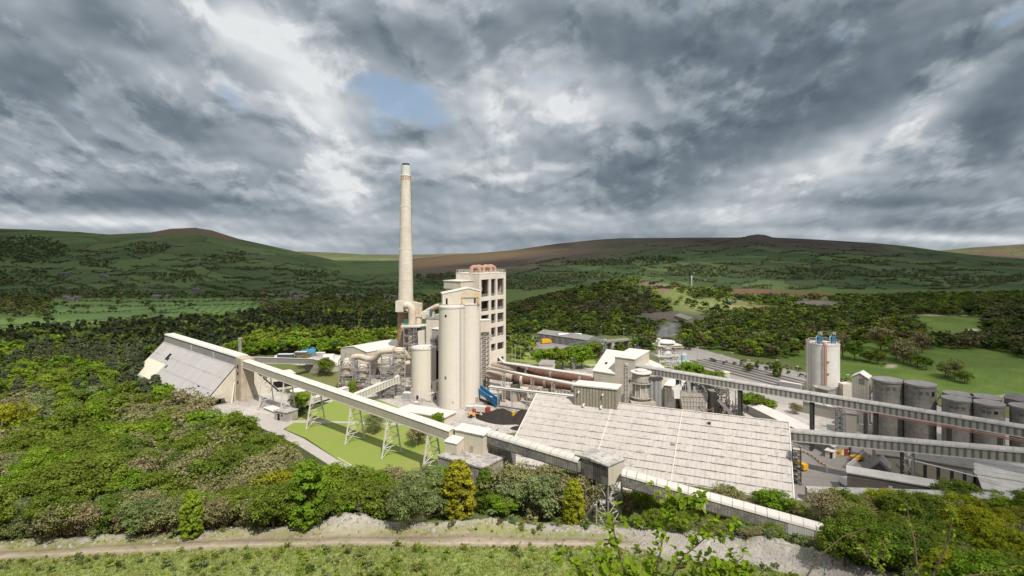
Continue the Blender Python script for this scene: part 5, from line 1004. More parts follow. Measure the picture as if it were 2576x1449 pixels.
# ------------------------------------------------------------------ coal, vehicles, small site objects
def heap(name, label, cx, cy, rx, ry, h, mat, ang=0.0, seed=1, n=46):
    r = np.linspace(0, 1, 14)[:, None]; a = np.linspace(0, math.tau, n+1)[None, :-1]
    x = r*np.cos(a)*rx*(1+.12*np.sin(3*a+seed)); y = r*np.sin(a)*ry*(1+.1*np.cos(2*a+seed)); z = h*(1-r)**1.0*(.75+.5*fbm(x*.5+seed*9, y*.5, 3, seed)) + .25*(fbm(x*1.8, y*1.8, 2, seed+3)-.5)*(r<1)
    v = np.stack([x,y,z],-1).reshape(-1,3); m_ = n; q = []
    for i in range(13):
        for k in range(n): q.append((i*m_+k,(i+1)*m_+k,(i+1)*m_+(k+1)%n,i*m_+(k+1)%n))
    o = npobj(name, v, np.array(q), mat, None, False); o.location = (cx, cy, .03); o.rotation_euler = (0,0,ang); tag(o, label, 'heap'); return o
c1 = G(1262,1050,0); c2 = G(1312,1055,0)
heap('coal_heap', 'broad black coal heap beside the blue tipping trailer', c1[0], c1[1]-1, 12, 8.5, 4.2, coal, -.4, 2)
heap('coal_heap', 'black coal heap against the left edge of the great white roof', c2[0]+1, c2[1]-1, 11, 7.5, 4.6, coal, -.5, 5)
heap('coal_heap', 'smallest black coal heap nearest the white roof corner', *G(1308,1079,0), 4.5, 2.8, 1.4, coal, -.4, 8)
t = thing('retaining_wall', 'yellow-ended concrete wall dividing the two coal heaps', 'wall', (*G(1290,1058,0), 0), .75); MB().box(-.2,13,-.25,.25,0,3.6).build('wall', oldconc, t); MB().prism([(-.3,0),(-.3,3.7),(1.2,3.7)], -.3,.3,'y').build('yellow_end', yellow, t)
# tipping trailer
a_ = Vector((*G(1203,1004,0), 6.2)); t = thing('tipper_trailer', 'long blue ribbed trailer body tipped down beside the coal', 'trailer', (*G(1203,1006,0), 0), frame(G(1203,1006,0), G(1262,1027,0))[0])
Lt = 15.5; hz = lambda x: 4.6-4.0*x/Lt
MB().hexa([(0,-1.3,hz(0)),(Lt,-1.3,hz(Lt)),(Lt,-1.2,hz(Lt)),(0,-1.2,hz(0))],[(0,-1.5,hz(0)+2.4),(Lt,-1.5,hz(Lt)+2.6),(Lt,-1.4,hz(Lt)+2.6),(0,-1.4,hz(0)+2.4)]).hexa([(0,1.2,hz(0)),(Lt,1.2,hz(Lt)),(Lt,1.3,hz(Lt)),(0,1.3,hz(0))],[(0,1.4,hz(0)+2.4),(Lt,1.4,hz(Lt)+2.6),(Lt,1.5,hz(Lt)+2.6),(0,1.5,hz(0)+2.4)]).hexa([(0,-1.2,hz(0)),(Lt,-1.2,hz(Lt)),(Lt,1.2,hz(Lt)),(0,1.2,hz(0))],[(0,-1.2,hz(0)+.2),(Lt,-1.2,hz(Lt)+.2),(Lt,1.2,hz(Lt)+.2),(0,1.2,hz(0)+.2)]).build('tub', blue, t)
mb = MB()
for k in range(14): x_ = .6+k*1.1; mb.bar((x_,-1.38,hz(x_)),(x_,-1.6,hz(x_)+2.5),.22)
mb.bar((0,-1.55,hz(0)+2.45),(Lt,-1.55,hz(Lt)+2.65),.25).bar((0,1.5,hz(0)+2.45),(Lt,1.5,hz(Lt)+2.65),.25); mb.build('rib', sky_blue, t)
for x_ in (9.5,11,12.5):
    for s_ in (-1.15,1.15): o = MB().tube([(x_,s_-.15,.5),(x_,s_+.15,.5)],.5,14).build('wheel', rubber, t)
MB().bar((1,0,0),(1,0,4.4),.5).bar((0,0,.6),(Lt,0,.7),.5,.3).build('chassis', dsteel, t)
# loader
def loader(px, py, rot, label, mat):
    t = thing('wheel_loader', label, 'loader', (*G(px,py,0), .02), rot)
    MB().hexa([(-3,-1.1,.9),(0.2,-1.1,.9),(0.2,1.1,.9),(-3,1.1,.9)],[(-2.8,-.9,2.1),(0,-.9,2.3),(0,.9,2.3),(-2.8,.9,2.1)]).build('body', mat, t)
    MB().hexa([(-.9,-.8,2.2),(.6,-.8,2.2),(.6,.8,2.2),(-.9,.8,2.2)],[(-.8,-.7,3.6),(.4,-.7,3.6),(.4,.7,3.6),(-.8,.7,3.6)]).build('cab', redm if mat is orange else glass, t)
    for x_ in (-1.9,1.3):
        for s_ in (-1.1,1.1): MB().tube([(x_,s_-.3,.8),(x_,s_+.3,.8)],.8,14).build('wheel', rubber, t)
    MB().bar((.4,-.5,1.6),(3,-.5,.8),.3).bar((.4,.5,1.6),(3,.5,.8),.3).build('arm', mat, t)
    MB().prism([(2.8,.2),(4.2,.15),(4.2,.3),(3.1,.5),(3.1,1.3),(2.8,1.3)], -1.4,1.4,'y').build('bucket', whitem, t); return t
loader(1194,1049,.3,'dusty orange and white wheel loader by the coal heap', orange)
t = thing('parked_truck', 'dusty white truck with red cab parked left of the coal heap', 'truck', (*G(1212,1040,0), .02), -.35)
MB().box(-3.6,2,-1.2,1.2,.9,3.3).build('body', M('dusty_white_body', (.6,.57,.52)), t); MB().hexa([(2.1,-1.15,.7),(4,-1.15,.7),(4,1.15,.7),(2.1,1.15,.7)],[(2.1,-1.1,3.0),(3.6,-1.1,3.0),(3.6,1.1,3.0),(2.1,1.1,3.0)]).build('cab', redm, t)
for x_ in (-2.5,-1.2,3):
    for s_ in (-1,1): MB().tube([(x_,s_-.15,.5),(x_,s_+.15,.5)],.5,12).build('wheel', rubber, t)
t = building('conveyor_hopper', 'little white feed hopper house beside the blue trailer', 'hopper', G(1222,1012,0), G(1236,1016,0), 3.5, 0, 3.4, creamp, dusty, rt=.2)
# cars
def car(label, mat, loc, rot, group=None, scale=1.0):
    t = thing('parked_car', label, 'car', loc, rot, group); t.scale = (scale,)*3
    MB().prism([(-2.1,.35),(2.1,.35),(2.15,.75),(1.95,.92),(.9,1.0),(-1.9,1.02),(-2.15,.8)],-.86,.86,'y').build('body', mat, t)
    MB().prism([(.95,1.0),(.25,1.45),(-1.2,1.48),(-1.85,1.02)],-.72,.72,'y').build('windows', glass, t); MB().prism([(.22,1.46),(-1.15,1.49),(-1.15,1.53),(.2,1.5)],-.7,.7,'y').build('roof', mat, t)
    for x_ in (-1.3,1.3):
        for s_ in (-.8,.8): w_ = MB().tube([(x_,s_-.12,.33),(x_,s_+.12,.33)],.33,12).build('wheel', rubber, t); MB().tube([(x_,s_-.13,.33),(x_,s_+.13,.33)],.2,10).build('rim', silver, w_)
    return t
def van(name, label, cat, mat, loc, rot, L=5.5, h=2.6, cabm=None, w=1.0, group=None):
    t = thing(name, label, cat, loc, rot, group); MB().box(-L/2,L*.22,-w,w,.5,h).build('body', mat, t)
    MB().prism([(L*.22+.01,.45),(L/2,.45),(L/2,1.3),(L*.36,h*.9),(L*.22+.01,h*.92)],-w*.97,w*.97,'y').build('cab', cabm or mat, t); MB().prism([(L*.37,h*.86),(L*.47,1.4),(L*.475,1.42),(L*.375,h*.88)],-w*.9,w*.9,'y').build('windscreen', glass, t)
    for x_ in (-L*.32,L*.32):
        for s_ in (-w+.1,w-.1): w_ = MB().tube([(x_,s_-.13,.4),(x_,s_+.13,.4)],.4,12).build('wheel', rubber, t); MB().tube([(x_,s_-.14,.4),(x_,s_+.14,.4)],.22,10).build('rim', silver, w_)
    return t
protos = {k: car('%s car parked in the rows before the long grey depot' % k, m, (*G(1300,852,0), .06), .5, 'cars parked at the depot') for k, m in (('white', whitem), ('dark', darkcar), ('silver', silver))}
first = set(); rr_ = random.Random(4); cnt = 0
ca, cb = np.array(G(1282,856,0)), np.array(G(1350,850,0)); cd = (cb-ca)/np.linalg.norm(cb-ca); cn = np.array([-cd[1],cd[0]])
for row in range(4):
    for k in range(8):
        if rr_.random() < .2: continue
        kk = rr_.choice(['white','dark','silver','dark']); p = ca + cd*(k*2.9) + cn*(row*8.5-11); 
        if kk not in first: protos[kk].location = (p[0],p[1],.06); protos[kk].rotation_euler = (0,0,1.5+rr_.uniform(-.05,.05)); first.add(kk)
        else: dup(protos[kk], (p[0],p[1],.06), 1.5+rr_.uniform(-.05,.05))
car('dark car standing alone beside the yellow truck', darkcar, (*G(1342,858,0), .06), .2)
for i, (px_, py_) in enumerate([(1520,857),(1532,859),(1563,862),(1571,862)]): car(['white car behind the right end of the long grey depot','silver car behind the depot end','white car on the road right of the depot','silver car last on the road right of the depot'][i], whitem if i%2==0 else silver, (*G(px_,py_,0), .06), -.2, scale=1.1)
van('box_truck', 'yellow box truck parked before the long grey depot', 'truck', yellow, (*G(1374,864,0), .06), .5, 9, 3.6, w=1.25)
van('box_truck', 'white box truck beside the dark brick range', 'truck', whitem, (*G(2129,1224,0), .04), 1.7, 5.0, 2.7)
van('parked_van', 'small yellow van at the foot of the stair tower by the white roof', 'van', yellow, (*G(2013,1180,0), .04), 1.9, 4.8, 2.3)
van('parked_van', 'yellow works vehicle beside the ramp wall in the service yard', 'van', yellow, (*G(2155,1159,0), .04), .3, 4.6, 1.8)
car('blue car under the crusty gallery in the bottom right corner', bluecar, (*P(2555,140,1297)[:2], T1(*P(2555,140,1297)[:2])), 2.6)
car('white car before the beige hall at the right', whitem, (*G(2461,1238,0), .04), .3)
car('dark car by the dark green container', darkcar, (*G(741,903,0), .04), .2, scale=1.1)
van('parked_van', 'white pickup parked before the blue and dark containers', 'van', whitem, (*G(765,911,0), .04), .1, 5.2, 2.0)
# yard containers behind the hall
sheet('container_yard', [(690,893),(760,886),(860,893),(868,915),(800,922),(690,912)], .04, dusty)
for i, (x0_, x1_, y_, mt, h_, lab) in enumerate([(697,735,904,M('dark_container', (.05,.08,.10), (.03,.04,.05), .4, .4, stripes=('x',.6,.3)),3.4,'dark green cabin at the left end of the container row'),(741,770,898,M('brown_container', (.10,.085,.075), (.06,.05,.05), .4, .4, stripes=('x',.6,.3)),3.4,'brown container second in the container row'),(757,792,895,sky_blue,4.2,'bright blue container standing in the middle of the row'),(772,790,890,sky_blue,4.2,'bright blue container behind the first blue one'),(793,815,900,M('pale_container', (.4,.38,.38), (.3,.28,.28), .4, .4, stripes=('x',.6,.3)),3.4,'pale grey container right of the blue ones'),(812,838,905,whitem,3.4,'white cabin at the right end of the container row')]):
    building('container', lab, 'container', G(x0_,y_,0), G(x1_,y_,0), 3.4, 0.04, h_, mt, mt if i in (2,3) else dusty, rt=.12, over=.02)
building('store_hut', 'weathered grey hut below the container row', 'hut', G(768,936,0), G(805,939,0), 9, 0, 8, oldwall, mossroof)
building('store_hut', 'low beige hut right of the weathered grey hut', 'hut', G(806,934,0), G(845,936,0), 5, 0, 4, creamp, dusty)
# person in the yard
x_, y_ = G(2080,1191,0); pz = thing('person', 'person in pale blue overalls walking across the service yard', 'person', (x_, y_, .04), 2.6)
me = bpy.data.meshes.new('body'); vs_ = [(0,0,.95),(0,0,1.2),(0,0,1.42),(0,0,1.55),(0,0,1.68),(0,.1,.9),(.08,.11,.5),(.16,.11,.06),(.28,.11,.04),(0,-.1,.9),(-.02,-.11,.5),(-.18,-.11,.08),(-.06,-.11,.04),(0,.21,1.4),(.02,.27,1.12),(.12,.27,.9),(0,-.21,1.4),(-.04,-.27,1.12),(.02,-.28,.88)]
es_ = [(0,1),(1,2),(2,3),(3,4),(0,5),(5,6),(6,7),(7,8),(0,9),(9,10),(10,11),(11,12),(2,13),(13,14),(14,15),(2,16),(16,17),(17,18)]
me.from_pydata(vs_, es_, []); o = bpy.data.objects.new('body', me); COL.objects.link(o); o.parent = pz; md = o.modifiers.new('s', 'SKIN'); ra_ = [.15,.14,.16,.06,.10,.10,.07,.05,.04,.10,.07,.05,.04,.06,.045,.035,.06,.045,.035]
for s_, r_ in zip(me.skin_vertices[0].data, ra_): s_.radius = (r_, r_)
me.skin_vertices[0].data[0].use_root = True; o.modifiers.new('u', 'SUBSURF').levels = 1; me.materials.append(vest)
MB().lathe([(.06,1.6),(.11,1.68),(.11,1.76),(.05,1.82)], n=12).build('head', skin, pz); MB().lathe([(.14,1.76),(.12,1.84),(.04,1.88)], n=12).build('helmet', whitem, pz)
# barriers, guard rail, wall
t = thing('guard_rail', 'yellow and black guard rail curving through the service yard', 'guard rail', (0,0,0)); gp = [G(*p) for p in [(2009,1136),(2030,1143),(2050,1155),(2065,1168),(2081,1177)]]
mb, m2 = MB(), MB()
for a, b in zip(gp[:-1], gp[1:]):
    for k in range(4):
        p = Vector((*a,.5)).lerp(Vector((*b,.5)), k/4); q_ = Vector((*a,.5)).lerp(Vector((*b,.5)), (k+1)/4); (mb if k%2 else m2).bar(p, q_, .2, .35)
mb.build('yellow_rail', yellow, t); m2.build('dark_rail', dsteel, t)
for k in range(6):
    a = Vector((*G(2169,1140,0),0)).lerp(Vector((*G(2203,1157,0),0)), k/6); b = Vector((*G(2169,1140,0),0)).lerp(Vector((*G(2203,1157,0),0)), (k+.9)/6)
    o = MB().hexa([a+Vector((0,-.3,0)),b+Vector((0,-.3,0)),b+Vector((0,.3,0)),a+Vector((0,.3,0))],[a+Vector((0,-.1,1)),b+Vector((0,-.1,1)),b+Vector((0,.1,1)),a+Vector((0,.1,1))]).build('road_barrier', orange if k%2 else whitem); tag(o, ('orange' if k%2 else 'white')+' plastic barrier in the striped row beside the beige hall', 'barrier', ('orange' if k%2 else 'white')+' barriers in the striped row')
t = thing('ramp_wall', 'pale concrete ramp wall with dark railing before the brick range', 'wall', (0,0,0)); a = Vector((*G(2130,1180,0),0)); b = Vector((*G(2172,1148,0),0)); MB().bar(a+Vector((0,0,.8)), b+Vector((0,0,.8)), .4, 1.6).build('wall', dusty, t); MB().rail([a+Vector((0,0,1.6)), b+Vector((0,0,1.6))],1.0,.09,1.2).build('railing', dsteel, t)
# ------------------------------------------------------------------ lamp posts
def lamp(px, py, top, label, group='lamp posts along the sidings'):
    x_, y_ = G(px, py, 0); h_ = (py-top)*y_/F
    t = thing('lamp_post', label, 'lamp post', (x_, y_, 0), -.5, group); MB().tube([(0,0,0),(0,0,h_*.5),(0,0,h_)],[.16,.12,.08],8).build('pole', steel, t); MB().box(-.7,.7,-.22,.22,h_,h_+.22).build('lamp_head', whitem, t)
for px_, py_, tp in [(1722,903,887),(1755,912,874),(1806,925,905),(1816,921,893),(1842,912,888),(1884,934,906),(1919,950,930),(1955,935,906),(2006,950,922),(1842+77,965,926),(2133,972,943)]: lamp(px_, py_, tp, 'slim grey lamp post with flat white head beside the railway sidings')
for px_, py_, tp in [(1382,835,820),(1448,838,820),(1512,842,822),(1569,848,827),(1579,880,858),(1598,885,868)]: lamp(px_, py_, tp, 'slim lamp post by the depot road', 'lamp posts by the depot road')
lamp(1566,868,853,'lamp post left of the railway cutting'); 
t = thing('floodlight_mast', 'lattice floodlight mast behind the ridge of the A-shaped hall', 'mast', (*P(604,330,0)[:2], 0)); MB().lattice(-.5,.5,-.5,.5,0,H-(850-HY)*330/F,12,.14).box(-1.2,1.2,-.6,.6,H-(852-HY)*330/F,H-(850-HY)*330/F).build('mast', steel, t)
t = thing('floodlight_mast', 'lattice floodlight mast on the lawn behind the kilns', 'mast', (*P(1443,345,0)[:2], 0)); MB().lattice(-.7,.7,-.7,.7,0,H-(905-HY)*345/F,8,.18).box(-1.6,1.6,-1,1,H-(903-HY)*345/F,H-(899-HY)*345/F).build('mast', steel, t)
t = thing('radio_mast', 'white radio mast standing among the trees on the far side of the old quarry', 'mast', P(1740,900,712)); MB().lattice(-.5,.5,-.5,.5,-4,12,6,.2).box(-1.2,1.2,-.4,.4,8.5,10.2).build('mast', whitem, t)
for i, px_ in enumerate((1288,1296,1310,1333)): t = thing('switchyard_pole', 'thin pale pole in the switchyard beside the preheater tower', 'pole', (*G(px_, 920, 0), 0), 0, 'switchyard poles'); MB().tube([(0,0,0),(0,0,13)],.16,6).bar((-1.6,0,12),(1.6,0,12),.2).build('pole', steel, t)
t = building('substation_hut', 'small stone gable hut on the lawn behind the kilns', 'hut', W3(1356,318,0)[:2], W3(1390,316,0)[:2], 7, 0, H-(918-HY)*317/F, creamp, droof, slope=1.5)
sheet('lawn', [(1285,905),(1300,885),(1420,888),(1490,892),(1500,915),(1485,925),(1400,925)], .02, lawnm)
sheet('path', [(1395,915),(1440,917),(1500,917),(1500,920),(1440,920),(1395,918)], .05, roadm)
# depot
dA, dB = G(1350,862,0), G(1478,876,0); dA = W3(1351,452,0)[:2]; dB = W3(1478,418,0)[:2]
t = gabled('depot', 'long low grey depot with shallow roof beyond the car park', 'depot', dA, dB, 17, 0, 6.0, 8.2, depotwall, depotroof)
for k in range(7): panel(t, 'door', M('depot_door', (.16,.17,.18)), 3+k*6.6, 6.2+k*6.6, .1, 4.4)
t['L']; e0 = t['L']
for k,x_ in enumerate((e0-3.5, e0+4)): o = thing('white_tank', ['white lying tank behind the depot roof, left','white lying tank behind the depot roof, right'][k], 'tank', W3(1418 if k==0 else 1450, 440, 842)); MB().tube([(-4,0,0),(4,-1,0)],1.3,12).build('shell', whitem, o)
t = thing('truss_footbridge', 'blue-grey truss bridge running right from the depot to a concrete deck', 'bridge', W3(1432,372,878), frame(W3(1432,372,0)[:2], W3(1532,392,0)[:2])[0])
L_ = 33; dz = 2.2; mb = MB()
for s_ in (-1.2,1.2):
    for z_ in (0,3.0): mb.bar((0,s_,z_),(L_,s_,z_+dz),.28)
    for k in range(11): x_ = k*3; mb.bar((x_,s_,x_*dz/L_),(x_+3,s_,3+(x_+3)*dz/L_) if k%2 else (x_+3,s_,(x_+3)*dz/L_),.2); mb.bar((x_,s_,x_*dz/L_+(3 if k%2==0 else 0)),(x_+3,s_,(x_+3)*dz/L_+(0 if k%2==0 else 3)),.2)
mb.build('truss', M('blue_grey_steel', (.14,.18,.19), (.08,.1,.1), .5, .4), t)
MB().lattice(27,33,-1.2,1.2,-W3(1432,372,878).z,dz,3,.3).build('leg', gsteel, t); MB().box(31,55,-3,3,1.2,2.2).build('deck', dconc, t)
for x_ in (36,44,53): MB().box(x_,x_+1,-2,2,-W3(1432,372,878).z,1.19).build('pier', dconc, t)
t = gabled('green_shed', 'olive green metal shed near the dark spoil heaps', 'shed', W3(1697,560,0)[:2], W3(1730,525,0)[:2], 11, T1(*W3(1716,540,0)[:2])-1.5, 5.5, 7.5, olive, M('olive_roof', (.22,.235,.17)), axis='x')
# ------------------------------------------------------------------ far houses
hm1 = M('farmhouse_stone', (.20,.17,.13), (.12,.1,.08), .4, .2); hm2 = M('farmhouse_render', (.36,.34,.31)); sl_ = M('slate', (.10,.10,.11), (.06,.06,.06), .4, .3)
def house(px, py, w, Y, label, mt, rot=0.0, h=5.0):
    x_ = (px-CX)*Y/F; z_ = T1(x_, Y)
    t = thing('farmhouse' if w > 14 else 'cottage', label, 'house', (x_, Y, z_), rot); d_ = min(w*.5, 9)
    MB().prism([(0,0),(d_,0),(d_,h),(d_/2,h+3),(0,h)], -w/2, w/2, 'x').build('wall', mt, t)
    MB().prism([(-.5,h-.1),(d_/2,h+3.05),(d_+.5,h-.1),(d_+.5,h+.3),(d_/2,h+3.5),(-.5,h+.3)], -w/2-.4, w/2+.4, 'x').build('roof', sl_, t)
    for k in range(max(2,int(w/4))): x0_ = -w/2+1.5+k*(w-3)/max(1,int(w/4)-.0); MB().box(x0_,x0_+1.2,-.1,-.02,1.2,3.2).build('window', glass, t)
    MB().box(-w*.4,-w*.4+1.2,d_/2-.6,d_/2+.6,h+2,h+5).build('chimney_stack', mt, t)
far_h = [(165,752,26,'long stone barn at the far left foot of the hill'),(193,752,18,'farmhouse right of the long stone barn at the far left'),(178,757,14,'low farm building before the stone barn'),(392,749,22,'dark stone farmhouse in the meadow belt below the hill, left of the pair'),(425,749,16,'small farmhouse right of the dark stone farmhouse'),(492,731,20,'pinkish farmhouse up the slope right of the meadow'),(640,638,24,'lonely farm high on the flank of the left hill'),(680,746,20,'grey-roofed house at the left end of the valley village'),(712,744,14,'cottage second from the left in the valley village'),(735,741,16,'white cottage among the village trees'),(745,750,12,'small cottage at the front of the village'),(757,747,14,'cottage at the right of the village cluster'),(770,751,12,'low cottage right of the village cluster'),(850,747,14,'white house between village and chimney'),(880,746,18,'grey slate house between village and chimney'),(910,747,14,'cottage close to the chimney on its left'),(975,752,16,'house just left of the chimney'),(990,750,14,'small house touching the chimney edge on its left'),(160,689,30,'long farm shed on the lower left slope'),(262,694,18,'pale barn on the lower left slope')]
for i, (px_, py_, w_, lab) in enumerate(far_h):
    xg, yg, zg = GT(px_, py_+3); house(px_, py_, w_*max(1,yg/1300)*.8, yg, lab, hm2 if 'white' in lab or 'pale' in lab else hm1, (i*.37)%0.8-.3)
for i, (px_, py_, w_, lab) in enumerate([(2235,680,40,'long pale farm sheds on the lower slope at the right'),(2262,679,24,'farmhouse beside the long pale sheds on the right slope'),(2290,688,26,'barn right of the farmhouse on the right slope'),(1722,668,18,'white house in the woods of the right hill'),(1750,690,16,'house below the white house on the right hill'),(2390,700,24,'barn on the right valley floor')]):
    xg, yg, zg = GT(px_, py_+2); house(px_, py_, w_, yg, lab, hm2, (i*.5)%.7-.3)
# ------------------------------------------------------------------ steam plume
sm, nt, o = newmat('steam'); v = coords(nt, 'Generated'); n_ = noise(nt, v, 3.0, 5, .6); gx, gy_, gz = sep(nt, v)
rr2 = ((gx-.5-(gz-.5)*.35)*(gx-.5-(gz-.5)*.35)*14.0 + (gy_-.5)*(gy_-.5)*14.0).f('MULTIPLY', -1.0).f('EXPONENT'); dens = ((n_-.32)*3.5*rr2*(1.15-gz)*gz.step(.0,.15)*(1.0-gz).step(0,.2)).f('MAXIMUM', 0.0)
vp = nt.nodes.new('ShaderNodeVolumePrincipled'); vp.inputs['Color'].default_value = (.95,.95,.95,1); nt.links.new(dens.k, vp.inputs['Density']); nt.links.new(vp.outputs[0], o.inputs['Volume'])
b = W3(1676,333,850); st_ = MB().box(-6,9,-4,4,0,10).build('steam_plume', sm); st_.location = b; tag(st_, 'thin white steam plume drifting up from the round stack cap', 'steam'); st_.scale = (1,1,1)
# ------------------------------------------------------------------ vegetation
def leafmat(name, c1, c2, c3, trans=.4):
    m, nt, o = newmat(name); at = nt.nodes.new('ShaderNodeVertexColor'); at.layer_name = 'tint'; oi = nt.nodes.new('ShaderNodeObjectInfo')
    rp = nt.nodes.new('ShaderNodeValToRGB'); nt.links.new(oi.outputs['Random'], rp.inputs[0]); rp.color_ramp.elements[0].color = c1 + (1,); rp.color_ramp.elements[1].color = c3 + (1,); e = rp.color_ramp.elements.new(.5); e.color = c2 + (1,)
    c = mix(nt, 1.0, rp.outputs[0], at.outputs['Color'], 'MULTIPLY')
    d = nt.nodes.new('ShaderNodeBsdfDiffuse'); t_ = nt.nodes.new('ShaderNodeBsdfTranslucent'); ms = nt.nodes.new('ShaderNodeMixShader'); ms.inputs[0].default_value = trans
    nt.links.new(c, d.inputs[0]); nt.links.new(mix(nt, 1.0, c, (1.25, 1.3, .7), 'MULTIPLY'), t_.inputs[0]); nt.links.new(d.outputs[0], ms.inputs[1]); nt.links.new(t_.outputs[0], ms.inputs[2]); nt.links.new(ms.outputs[0], o.inputs[0]); return m
LM = {'broad': leafmat('leaf_green', (0.142,0.195,0.031), (0.177,0.218,0.035), (0.106,0.171,0.031)),
      'bright': leafmat('leaf_bright', (0.189,0.289,0.028), (0.165,0.266,0.026), (0.236,0.307,0.035)),
      'willow': leafmat('leaf_grey_green', (0.212,0.254,0.100), (0.254,0.289,0.136), (0.177,0.224,0.083)),
      'brown': leafmat('leaf_budding', (0.224,0.195,0.100), (0.201,0.206,0.083), (0.254,0.212,0.118), .2),
      'yellow': leafmat('leaf_yellow_green', (.31,.31,.025), (.26,.29,.025), (.33,.30,.03)),
      'pine': leafmat('needle_dark', (0.085,0.103,0.053), (0.072,0.088,0.045), (0.112,0.119,0.057), .15),
      'tint': leafmat('leaf_far', (1,1,1), (1,1,1), (1,1,1), .3)}
def quads_from(c, n, size, rng, aspect=1.0):
    """one quad per centre c with normal n"""
    m = len(c); n = n / np.linalg.norm(n, axis=1)[:, None]; a = np.cross(n, rng.normal(size=(m,3))); a /= np.linalg.norm(a, axis=1)[:, None]; b = np.cross(n, a)
    s = (size * rng.uniform(.6, 1.35, m))[:, None] * .5
    v = np.stack([c-a*s*aspect-b*s, c+a*s*aspect-b*s*.7, c+a*s*aspect*.8+b*s, c-a*s*aspect*.7+b*s*1.1], 1).reshape(-1, 3); return v, np.arange(4*m).reshape(m, 4)
def crown(kind, seed, ncl, nleaf, size, h=1.0, r=.4, zc=.58, rz=.42):
    """returns verts, quads, tint for a crown of unit-ish height"""
    g = np.random.default_rng(seed); cs, rad = [], []
    if kind == 'pine':
        for k in range(ncl):
            z = g.uniform(.16, 1.0); rr = (1-z)**.8*r*1.15+.02; a = g.uniform(0, math.tau); d = rr*math.sqrt(g.uniform(.15,1)); cs.append((math.cos(a)*d, math.sin(a)*d, z-.08*d/r)); rad.append(.075+.06*(1-z))
    elif kind == 'column':
        for k in range(ncl):
            z = g.uniform(.06, .97); w = math.sin(math.pi*min(1,(z*.88+.13)))**.6; a = g.uniform(0, math.tau); d = r*w*g.uniform(.62,1); cs.append((math.cos(a)*d, math.sin(a)*d, z)); rad.append(g.uniform(.05,.085))
    else:
        off = g.normal(size=(5,3))*np.array([.13,.13,.10]); lobe = g.uniform(.5,1.1,5)
        for k in range(ncl):
            v = g.normal(size=3); v /= np.linalg.norm(v); v[2] = abs(v[2]) if g.random() < .72 else v[2]; j = k % 5; q = g.uniform(.55, 1.0)
            cs.append((v[0]*r*q*lobe[j]+off[j,0], v[1]*r*q*lobe[j]+off[j,1], zc+v[2]*rz*q*lobe[j]*.95+off[j,2]*1.0)); rad.append(g.uniform(.08,.15))
    cs = np.array(cs); rad = np.array(rad); C_ = []; N_ = []; Ti = []
    for c, rr in zip(cs, rad):
        v = g.normal(size=(nleaf,3)); v /= np.linalg.norm(v,axis=1)[:,None]; v[:,2] = np.where(g.random(nleaf)<.6, np.abs(v[:,2]), v[:,2]); q = g.uniform(.55,1.1,nleaf)[:,None]
        C_.append(c+v*rr*q*np.array([1.15,1.15,.8])); N_.append(v*.8+g.normal(size=(nleaf,3))*.35+np.array([.08,-.12,.42])); Ti.append(g.uniform(.72,1.28)*g.uniform(.8,1.2,nleaf))
    C_, N_, Ti = np.concatenate(C_), np.concatenate(N_), np.concatenate(Ti)
    v, q = quads_from(C_, N_, size, g); return v*h, q, np.repeat(Ti, 4)
def trunkv(h, r0, lean=0.0, limbs=5, g=None, top=.75):
    mb = MB(); mb.tube([(0,0,-.3),(lean*.3,0,h*.3),(lean,lean*.4,h*top)],[r0,r0*.75,r0*.25],7)
    for k in range(limbs): a = k*2.4+.3; z = h*(.28+.08*k); mb.tube([(lean*.4,0,z),(lean*.4+math.cos(a)*h*.14,math.sin(a)*h*.14,z+h*.12),(lean*.5+math.cos(a)*h*.26,math.sin(a)*h*.26,z+h*.26)],[r0*.42,r0*.3,r0*.12],5)
    return mb
def sticks(seed, n, h, r, ln, zc=.55):
    g = np.random.default_rng(seed); a = g.uniform(0, math.tau, n); el = g.uniform(.2,1.35,n); d = np.stack([np.cos(a)*np.cos(el), np.sin(a)*np.cos(el), np.sin(el)],1)
    b = np.stack([np.cos(a)*g.uniform(0,r*.75,n), np.sin(a)*g.uniform(0,r*.75,n), g.uniform(.12,.62,n)],1)*h*np.array([1,1,1]); L = (g.uniform(.5,1,n)*ln)[:,None]; w = np.cross(d, g.normal(size=(n,3))); w = w/np.linalg.norm(w,axis=1)[:,None]*.035
    e = b+d*L; return np.stack([b-w,b+w,e+w*.4,e-w*.4],1).reshape(-1,3), np.arange(4*n).reshape(n,4)
HT = {'broad':11,'bright':10,'willow':9,'brown':10,'yellow':12,'pine':12}
def proto(kind, seed, lod, shape=None):
    h = HT[kind]; ncl, nl, s = {0:(120,80,.030),1:(75,40,.044),2:(34,16,.085)}[lod]
    if kind == 'brown': nl = int(nl*.5)
    if kind == 'pine': ncl = int(ncl*1.4)
    shp = shape or ('pine' if kind == 'pine' else 'round'); g = np.random.default_rng(seed+50)
    r = {'round':g.uniform(.38,.5),'pine':.24,'column':.27}[shp]
    v, q, t_ = crown(shp, seed, ncl, nl, s, h, r, g.uniform(.55,.62), g.uniform(.36,.42))
    return npmesh('crown', v, q, LM[kind], t_.astype(np.float32))
def trunkmesh(kind, seed):
    h = HT[kind]; o = trunkv(h, .02*h+.05, .3, 6 if kind != 'pine' else 0); me = bpy.data.meshes.new('trunk'); me.from_pydata(o.v, [], o.f); me.materials.append(bark); return me
def stickmesh(seed, h, r=.42, n=420):
    v, q = sticks(seed, n, h, r, h*.42); return npmesh('twigs', v, q, twig)
PR = {}
for k in HT: PR[k] = {0:[proto(k, 10+i, 0) for i in range(3)], 1:[proto(k, 30+i, 1) for i in range(3)], 2:[proto(k, 60+i, 2) for i in range(2)], 't': trunkmesh(k, 1)}
PRC = {k: proto(k, 90, 0, 'column') for k in ('yellow','bright','broad')}
